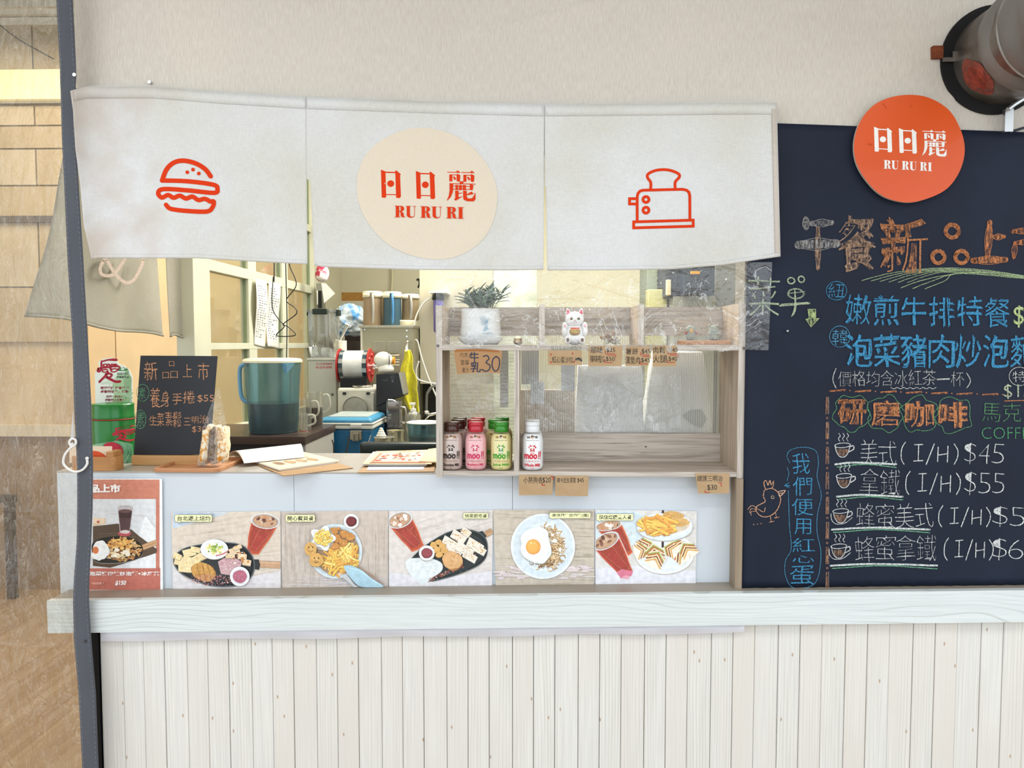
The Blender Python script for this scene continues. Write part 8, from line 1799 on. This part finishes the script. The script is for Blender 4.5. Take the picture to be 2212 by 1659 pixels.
a, b = W(687, 628, 2.395), W(694, 628, 2.395); obj('slot', B(a.x, b.x, 2.394, 2.40, W(690, 665, 2.395).z, a.z), mat('cabinet_black'), fm); obj('lit_edge', B(a.x-.008, a.x, 2.394, 2.40, W(690, 658, 2.395).z, a.z), mat('lit_edge', 'efeee6', .5), fm)
nt = [W(x_, y_, 2.36) for x_, y_ in ((694, 611), (704, 612), (724, 634), (700, 655))]; bm = new(); slab(bm, nt, (0, .001, 0)); tag(obj('paper_note', bm, mat('note_white', 'e4e3e0', .5)), 'white kite-shaped paper note by the far window post', 'paper')
# jug, soap bottle, faucet, tins and tub
zr = W(880, 960, .95).z
rs_ = thing('steel_riser', 'low steel riser shelf holding the tins and lidded tub', 'shelf', (W(880, 960, .95).x, .97, ZP))
ra, rb_ = W(806, 960, .86).x, W(965, 960, .86).x
obj('top', B(ra, rb_, .84, 1.045, zr-.012, zr), steel, rs_)
for x_ in (ra+.01, rb_-.02):
    for y_ in (.85, 1.03): obj('leg', B(x_, x_+.01, y_, y_+.01, ZP+.0005, zr-.012), steel, rs_)
def tin(x0, x1, y0, Y, label, lid=False, z=None, wm=None):
    cx = W((x0+x1)/2, y0, Y).x; r = (W(x1, y0, Y).x-W(x0, y0, Y).x)/2; z = z or zr+.0005; h = W(x0, y0, Y).z-z
    t = thing('round_tin', label, 'tin', (cx, Y, z), 'round metal tins on the riser')
    obj('tin_body', L([(r*.97, z), (r, z+.002), (r, z+h*.8), (r*1.03, z+h*.85), (r*1.03, z+h), (r*.95, z+h)] + ([(r*.9, z+h*.9), (0, z+h*.9)] if not lid else [(r*.5, z+h+.003), (0, z+h+.004)]), cx, Y, 36), mat('tin_metal', 'b9b5a4', .25, .8), t, smooth=True, auto=40); return t, cx, z+h
t, cx, zt5 = tin(808, 852, 944, .90, 'round steel tin with a white cream dollop on the lid', True)
bm = new(); 
for k in range(4): sphere(bm, (cx-.012, .90, zt5+.006+k*.008), .020-.004*k, .018-.004*k, .008)
obj('white_dollop', bm, mat('cream_white', 'e9e9dc', .5), t, smooth=True)
t, cx, zt6 = tin(836, 872, 929, 1.0, 'taller open round tin with a gold inside behind the dollop tin')
obj('inside', L([(.001, zt6-.004), (.034, zt6-.004), (.034, zt6-.003), (0, zt6-.003)], cx, 1.0, 28), mat('gold_inside', '8a7f3c', .4, .5), t)
tY2 = .935; tr_ = (W(950, 930, tY2).x-W(880, 930, tY2).x)/2; tcx = W(916, 930, tY2).x; thh = W(916, 911, tY2).z-zr
pitcher(tcx, tY2, zr+.0005, tr_*.93, tr_, thh*1.0, clear('blue_shell'), mat('navy_drink'), .38, blue_h, cream_lid, 'wide teal tub with cream lid half hidden by the display shelf', spout=False, handle_side=1, name='drink_tub')
c = Canvas(cyl := (lambda px, py, off: (lambda p: Vector((p.x, tY2-math.sqrt(max(0, (tr_+.001+off)**2-(p.x-tcx)**2)), p.z)))(W(px, py, tY2-tr_))))
for k in range(4): c.rect(911+k*2.6, 921, 912.6+k*2.6, 926, '182a30')
c.poly([(907, 918), (925, 918), (919, 934), (913, 934)], '8fb0b4') if False else None
c.build('level_mark', INK, bpy.data.objects['drink_tub'])
gjY = 1.34; a, b = W(837, 900, gjY).x, W(867, 900, gjY).x; gz = ZP+.0005; 
gj = thing('glass_jug', 'clear square jug with a white hose inside before the black coffee machine', 'jug', ((a+b)/2, gjY, gz))
zt7, zb7 = W(850, 866, gjY).z, W(850, 923, gjY).z
obj('stand', B(a-.005, b+.005, gjY-.03, gjY+.03, gz, zb7), blk, gj, bevel=.002)
obj('body', loopwall(rrect(a, gjY-.03, b, gjY+.03, .008), rrect(a+.003, gjY-.027, b-.003, gjY+.027, .006), zb7, zt7), clear('grey_clear', 'a8a8ac', .14, .05, .15), gj)
obj('white_bottom', B(a+.004, b-.004, gjY-.026, gjY+.026, zb7+.0005, zb7+.008), mat('white_plastic'), gj)
obj('handle', T(spline([(b, gjY, zt7-.03), (b+.018, gjY, zt7-.035), (b+.018, gjY, zt7-.09), (b, gjY, zt7-.10)], 5), .005, 8), mat('chrome'), gj, smooth=True)
obj('inner_hose', T(spline([W(838, 864, gjY), W(852, 866, gjY), W(862, 880, gjY), W(858, 905, gjY), W(852, 915, gjY)], 6), .004, 8), mat('white_hose', 'd9d8d0', .4), gj, smooth=True)
sb = W(893, 900, 1.1); zb8 = ZP+.0005; ztop8 = W(893, 891, 1.1).z
so = thing('soap_bottle', 'clear pump soap bottle standing in front of the towel', 'bottle', (sb.x, 1.1, zb8))
obj('bottle', L([(.030, zb8), (.031, zb8+.004), (.031, ztop8-.015), (.022, ztop8), (.010, ztop8+.008)], sb.x, 1.1, 28), clear('soap_clear', 'dfe0d6', .15, .05, .15), so, smooth=True)
bm = new(); lathe(bm, [(.011, ztop8+.004), (.011, ztop8+.016), (.004, ztop8+.017), (.004, ztop8+.034)], sb.x, 1.1, 16); box(bm, sb.x-.014, sb.x+.008, 1.094, 1.106, ztop8+.033, ztop8+.042); obj('pump', bm, mat('white_plastic'), so, smooth=False)
fc = thing('faucet', 'curved grey tap with chrome lever half hidden behind the shelf', 'faucet', W(920, 900, 1.5))
obj('spout', T(spline([Vector((W(920, 1010, 1.5).x, 1.5, ZP)), W(920, 1000, 1.5), W(921, 870, 1.5), W(926, 845, 1.5), W(940, 832, 1.5), W(965, 835, 1.5)], 7), .007, 8), mat('tap_grey', '7d7e7a', .3, .6), fc, smooth=True)
obj('lever', T([W(917, 905, 1.49), W(926, 896, 1.48), W(942, 893, 1.47)], [.012, .008, .006], 10), mat('chrome'), fc, smooth=True); bm = new(); sphere(bm, W(921, 893, 1.495), .016); obj('valve_body', bm, mat('chrome'), fc, smooth=True)
for pts, lab in (([(938, 640), (915, 655), (897, 690), (893, 740), (893, 800), (895, 870)], 'thin white hose arching from the purple filter down past the towel'), ([(893, 733), (902, 738), (910, 770), (925, 815), (945, 862)], 'thicker white hose running diagonally behind the tap'), ([(905, 780), (899, 800), (902, 818), (922, 826), (945, 829)], 'bent white hose looping over the cabinet edge')):
    bm = new(); tube(bm, spline([W(a, b, 2.0) for a, b in pts], 8), .0045, 8); tag(obj('white_hose', bm, mat('white_hose', 'd0cfbf', .4), smooth=True), lab, 'hose')
# white side panel and cabinets behind the display shelf
obj_ = B(W(907, 700, 2.12).x, W(1064, 700, 2.12).x, 2.12, 2.16, W(907, 829, 2.12).z, 2.9); pnl = tag(obj('cream_partition', obj_, mat('cream_panel', 'b2ac98', .5, noise_amt=.03, nscale=(3, 3, 3))), 'cream wall panel behind the purple filter and potted plant', 'panel')
wf = thing('water_filter', 'purple water filter cylinder with black cap at the shelf\'s left edge', 'filter', W(943, 720, 2.0))
fx_ = W(947, 680, 2.0).x; za, zb9 = W(943, 718, 2.0).z, W(943, 648, 2.0).z
obj('cylinder', L([(.020, za), (.026, za+.008), (.027, zb9), (0, zb9)], fx_, 2.0, 24), mat('filter_purple', '6a62a8', .25), wf, smooth=True, auto=40)
obj('cap', L([(.031, zb9), (.033, zb9+.004), (.033, zb9+.028), (.02, zb9+.034), (0, zb9+.034)], fx_, 2.0, 24), mat('black_enamel'), wf, smooth=True, auto=40)
obj('bracket', B(fx_-.045, fx_+.05, 1.97, 2.119, zb9+.036, zb9+.044), mat('white_plastic'), wf)
obj_ = B(W(800, 700, 3.15).x, W(812, 640, 3.15).x, 3.15, 3.18, 1.9, 2.9) ; bm = obj_; bm.free()
bm = new(); tube(bm, [W(846, 560, 3.18), W(848, 600, 3.18), W(845, 640, 3.18)], .008, 8); tag(obj('wall_conduit', bm, mat('conduit', 'd0c9a8', .5)), 'thin cream pipe on the back wall above the blue pitcher', 'pipe')
bm = new(); tube(bm, spline([W(900, 606, 2.9), W(904, 603, 2.9), W(906, 612, 2.9), W(903, 622, 2.9)], 6), .006, 8); tag(obj('wall_hook', bm, mat('black_enamel')), 'small dark hook on the back wall beside the cream panel', 'hook')
# blurred kitchen behind the shelf
def back(x0, x1, y0, y1, Y, d, m, name, label, cat, bev=.004, zb=None): tag(obj(name, B(W(x0, y0, Y).x, W(x1, y0, Y).x, Y, Y+d, zb if zb is not None else W(x0, y1, Y).z, W(x0, y0, Y).z), m, bevel=bev), label, cat)
back(1066, 1160, 540, 690, 2.0, .03, mat('frosted_pane', 'aab09c', .4, noise_amt=.2, nscale=(14, 14, 14), col2='d4d8c8'), 'frosted_screen', 'mottled grey-green screen behind the plant', 'screen', zb=ZP+.0005)
back(1398, 1445, 560, 670, 2.32, .3, mat('cab_green', '7c8470', .5), 'green_cabinet', 'grey-green cabinet above the upper shelf rail', 'cabinet', zb=ZP+.0005)
back(1400, 1442, 625, 672, 2.12, .09, mat('box_yellow', 'b4b078', .6), 'storage_box', 'pale yellow box in front of the grey-green cabinet', 'box', zb=ZP+.0005)
back(1440, 1475, 540, 640, 2.0, .3, mat('navy_bag', '262c36', .5), 'navy_case', 'dark navy case left of the large dark hood', 'case')
back(1478, 1545, 540, 638, 1.9, .09, mat('navy_hood', '2b3440', .35, noise_amt=.1), 'dark_hood', 'large dark blue-grey hood behind the film', 'hood')
back(1440, 1450, 604, 638, 1.97, .03, mat('cream_cloth', 'd8c8a4', .8), 'cream_cloth', 'small cream cloth hanging by the navy case', 'cloth')
back(1492, 1512, 586, 592, 1.889, .011, mat('orange_tag', 'd89a2c', .5), 'orange_tag', 'small orange tag on the dark hood', 'tag', .001)
back(1546, 1604, 540, 672, 2.1, .2, mat('grey_door', '6f706c', .4), 'grey_door_panel', 'grey door panel at the far right behind the film', 'panel', zb=ZP+.0005)
back(1454, 1545, 640, 690, 2.0, .25, mat('steel_rack', 'a2a49a', .35, .3), 'steel_rack', 'pale steel rack below the dark hood', 'rack', zb=ZP+.0005)
# white sheets, sacks and a bottle behind the fluted panel
sack = mat('white_sack', 'f6f8fa', .7, noise_amt=.05, nscale=(9, 9, 9))
def softbox(x0, x1, y0, y1, Y, d, name, label, cat, m=sack, top=.5, sd=1):
    a, b = W(x0, y1, Y), W(x1, y0, Y); bm = new(); vs = box(bm, a.x, b.x, Y, Y+d, ZC+.0006 if y1 > 930 else a.z, b.z); bmesh.ops.subdivide_edges(bm, edges=bm.edges, cuts=5, use_grid_fill=True)
    for v in bm.verts:
        k = min(1, max(0, (v.co.z-a.z)/(b.z-a.z))); v.co.x = lerp((a.x+b.x)/2, v.co.x, lerp(1, top, k**1.5)); q = noise.noise(v.co*14+Vector((sd, 0, 0)))
        if v.co.z > ZC+.01: v.co += Vector((q, q, q*.6))*.008
    tag(obj(name, bm, m, smooth=True), label, cat)
softbox(1243, 1392, 790, 940, .225, .06, 'white_sack', 'broad white sack behind the fluted panel at its middle', 'sack', top=.92, sd=2)
softbox(1394, 1540, 760, 940, .24, .09, 'white_sack', 'tall white sack tapering to the top behind the right of the fluted panel', 'sack', mat('grey_sack', 'f2f2ee', .7, noise_amt=.05), top=.72, sd=5)
back(1146, 1176, 825, 872, .225, .002, mat('sheet_blue_white', 'd5dbe6', .5), 'paper_sheet', 'small pale sheet behind the fluted panel above the whole milk', 'paper', 0)
back(1212, 1242, 762, 845, .23, .002, mat('sheet_blue_white'), 'paper_sheet', 'taller pale sheet behind the fluted panel left of the white sacks', 'paper', 0)
back(1126, 1164, 757, 830, .235, .002, mat('sheet_grey', 'b9bcbc', .5), 'paper_sheet', 'grey sheet at the upper left corner behind the fluted panel', 'paper', 0)
back(1080, 1098, 757, 880, .225, .002, mat('sheet_grey'), 'paper_sheet', 'long narrow grey sheet behind the milk bottle bay', 'paper', 0)
back(1556, 1573, 757, 935, .35, .03, mat('dark_post', '5a5646', .5), 'dark_post', 'dark upright behind the right end of the fluted panel', 'post', zb=0.0)
back(1124, 1242, 842, 940, .30, .05, mat('tan_carton', 'a3927a', .7), 'tan_carton', 'tan carton standing behind the fluted panel left of the white sacks', 'carton', zb=ZC+.0005)
bm = L([(.014, ZC+.0005), (.015, ZC+.003), (.015, ZC+.06), (.008, ZC+.075), (.008, ZC+.09), (0, ZC+.09)], W(1393, 900, .32).x, .345, 20); tag(obj('blue_bottle', bm, mat('blue_bottle', '5a9ad0', .3), smooth=True, auto=40), 'small blue bottle visible between the two white sacks', 'bottle')
tagm = mat('grey_tag', 'a8a89c', .5)
bm = new(); slab(bm, [W(x_, y_, .232) for x_, y_ in ((1474, 898), (1490, 886), (1516, 884), (1527, 905), (1515, 925), (1492, 915))], (0, .0015, 0)); tag(obj('card_tag', bm, tagm), 'grey hexagonal card tag against the right white sack', 'tag')
# black till just behind the counter
bx0, bx1 = W(776, 960, .50).x, W(990, 960, .50).x; zt9 = W(850, 957, .50).z
tl = thing('till_box', 'low black box standing behind the counter beside the display shelf', 'box', ((bx0+bx1)/2, .55, ZC-.05))
tl.location.z = 0
obj('case', B(bx0, bx1, .50, .545, ZP-.2, zt9), mat('till_black', '14201c', .3), tl, bevel=.008); obj('groove', B(bx0-.001, bx1, .497, .50, zt9-.05, zt9-.047), mat('cabinet_black'), tl)
bm = new(); 
obj('pedestal', B(bx0+.02, bx1-.02, .51, .54, 0, ZP-.2), mat('till_black'), tl)
bm = new(); pts = [W(717+6*math.sin(k*.9)*.2+k*1.1, 950+k*5.5, .47) for k in range(9)]; tube(bm, pts, .0022, 6)
tag(obj('beaded_cord', bm, mat('bead_black', '1a1a1c', .3)), 'speckled black cord hanging left of the blue cooler', 'cord')
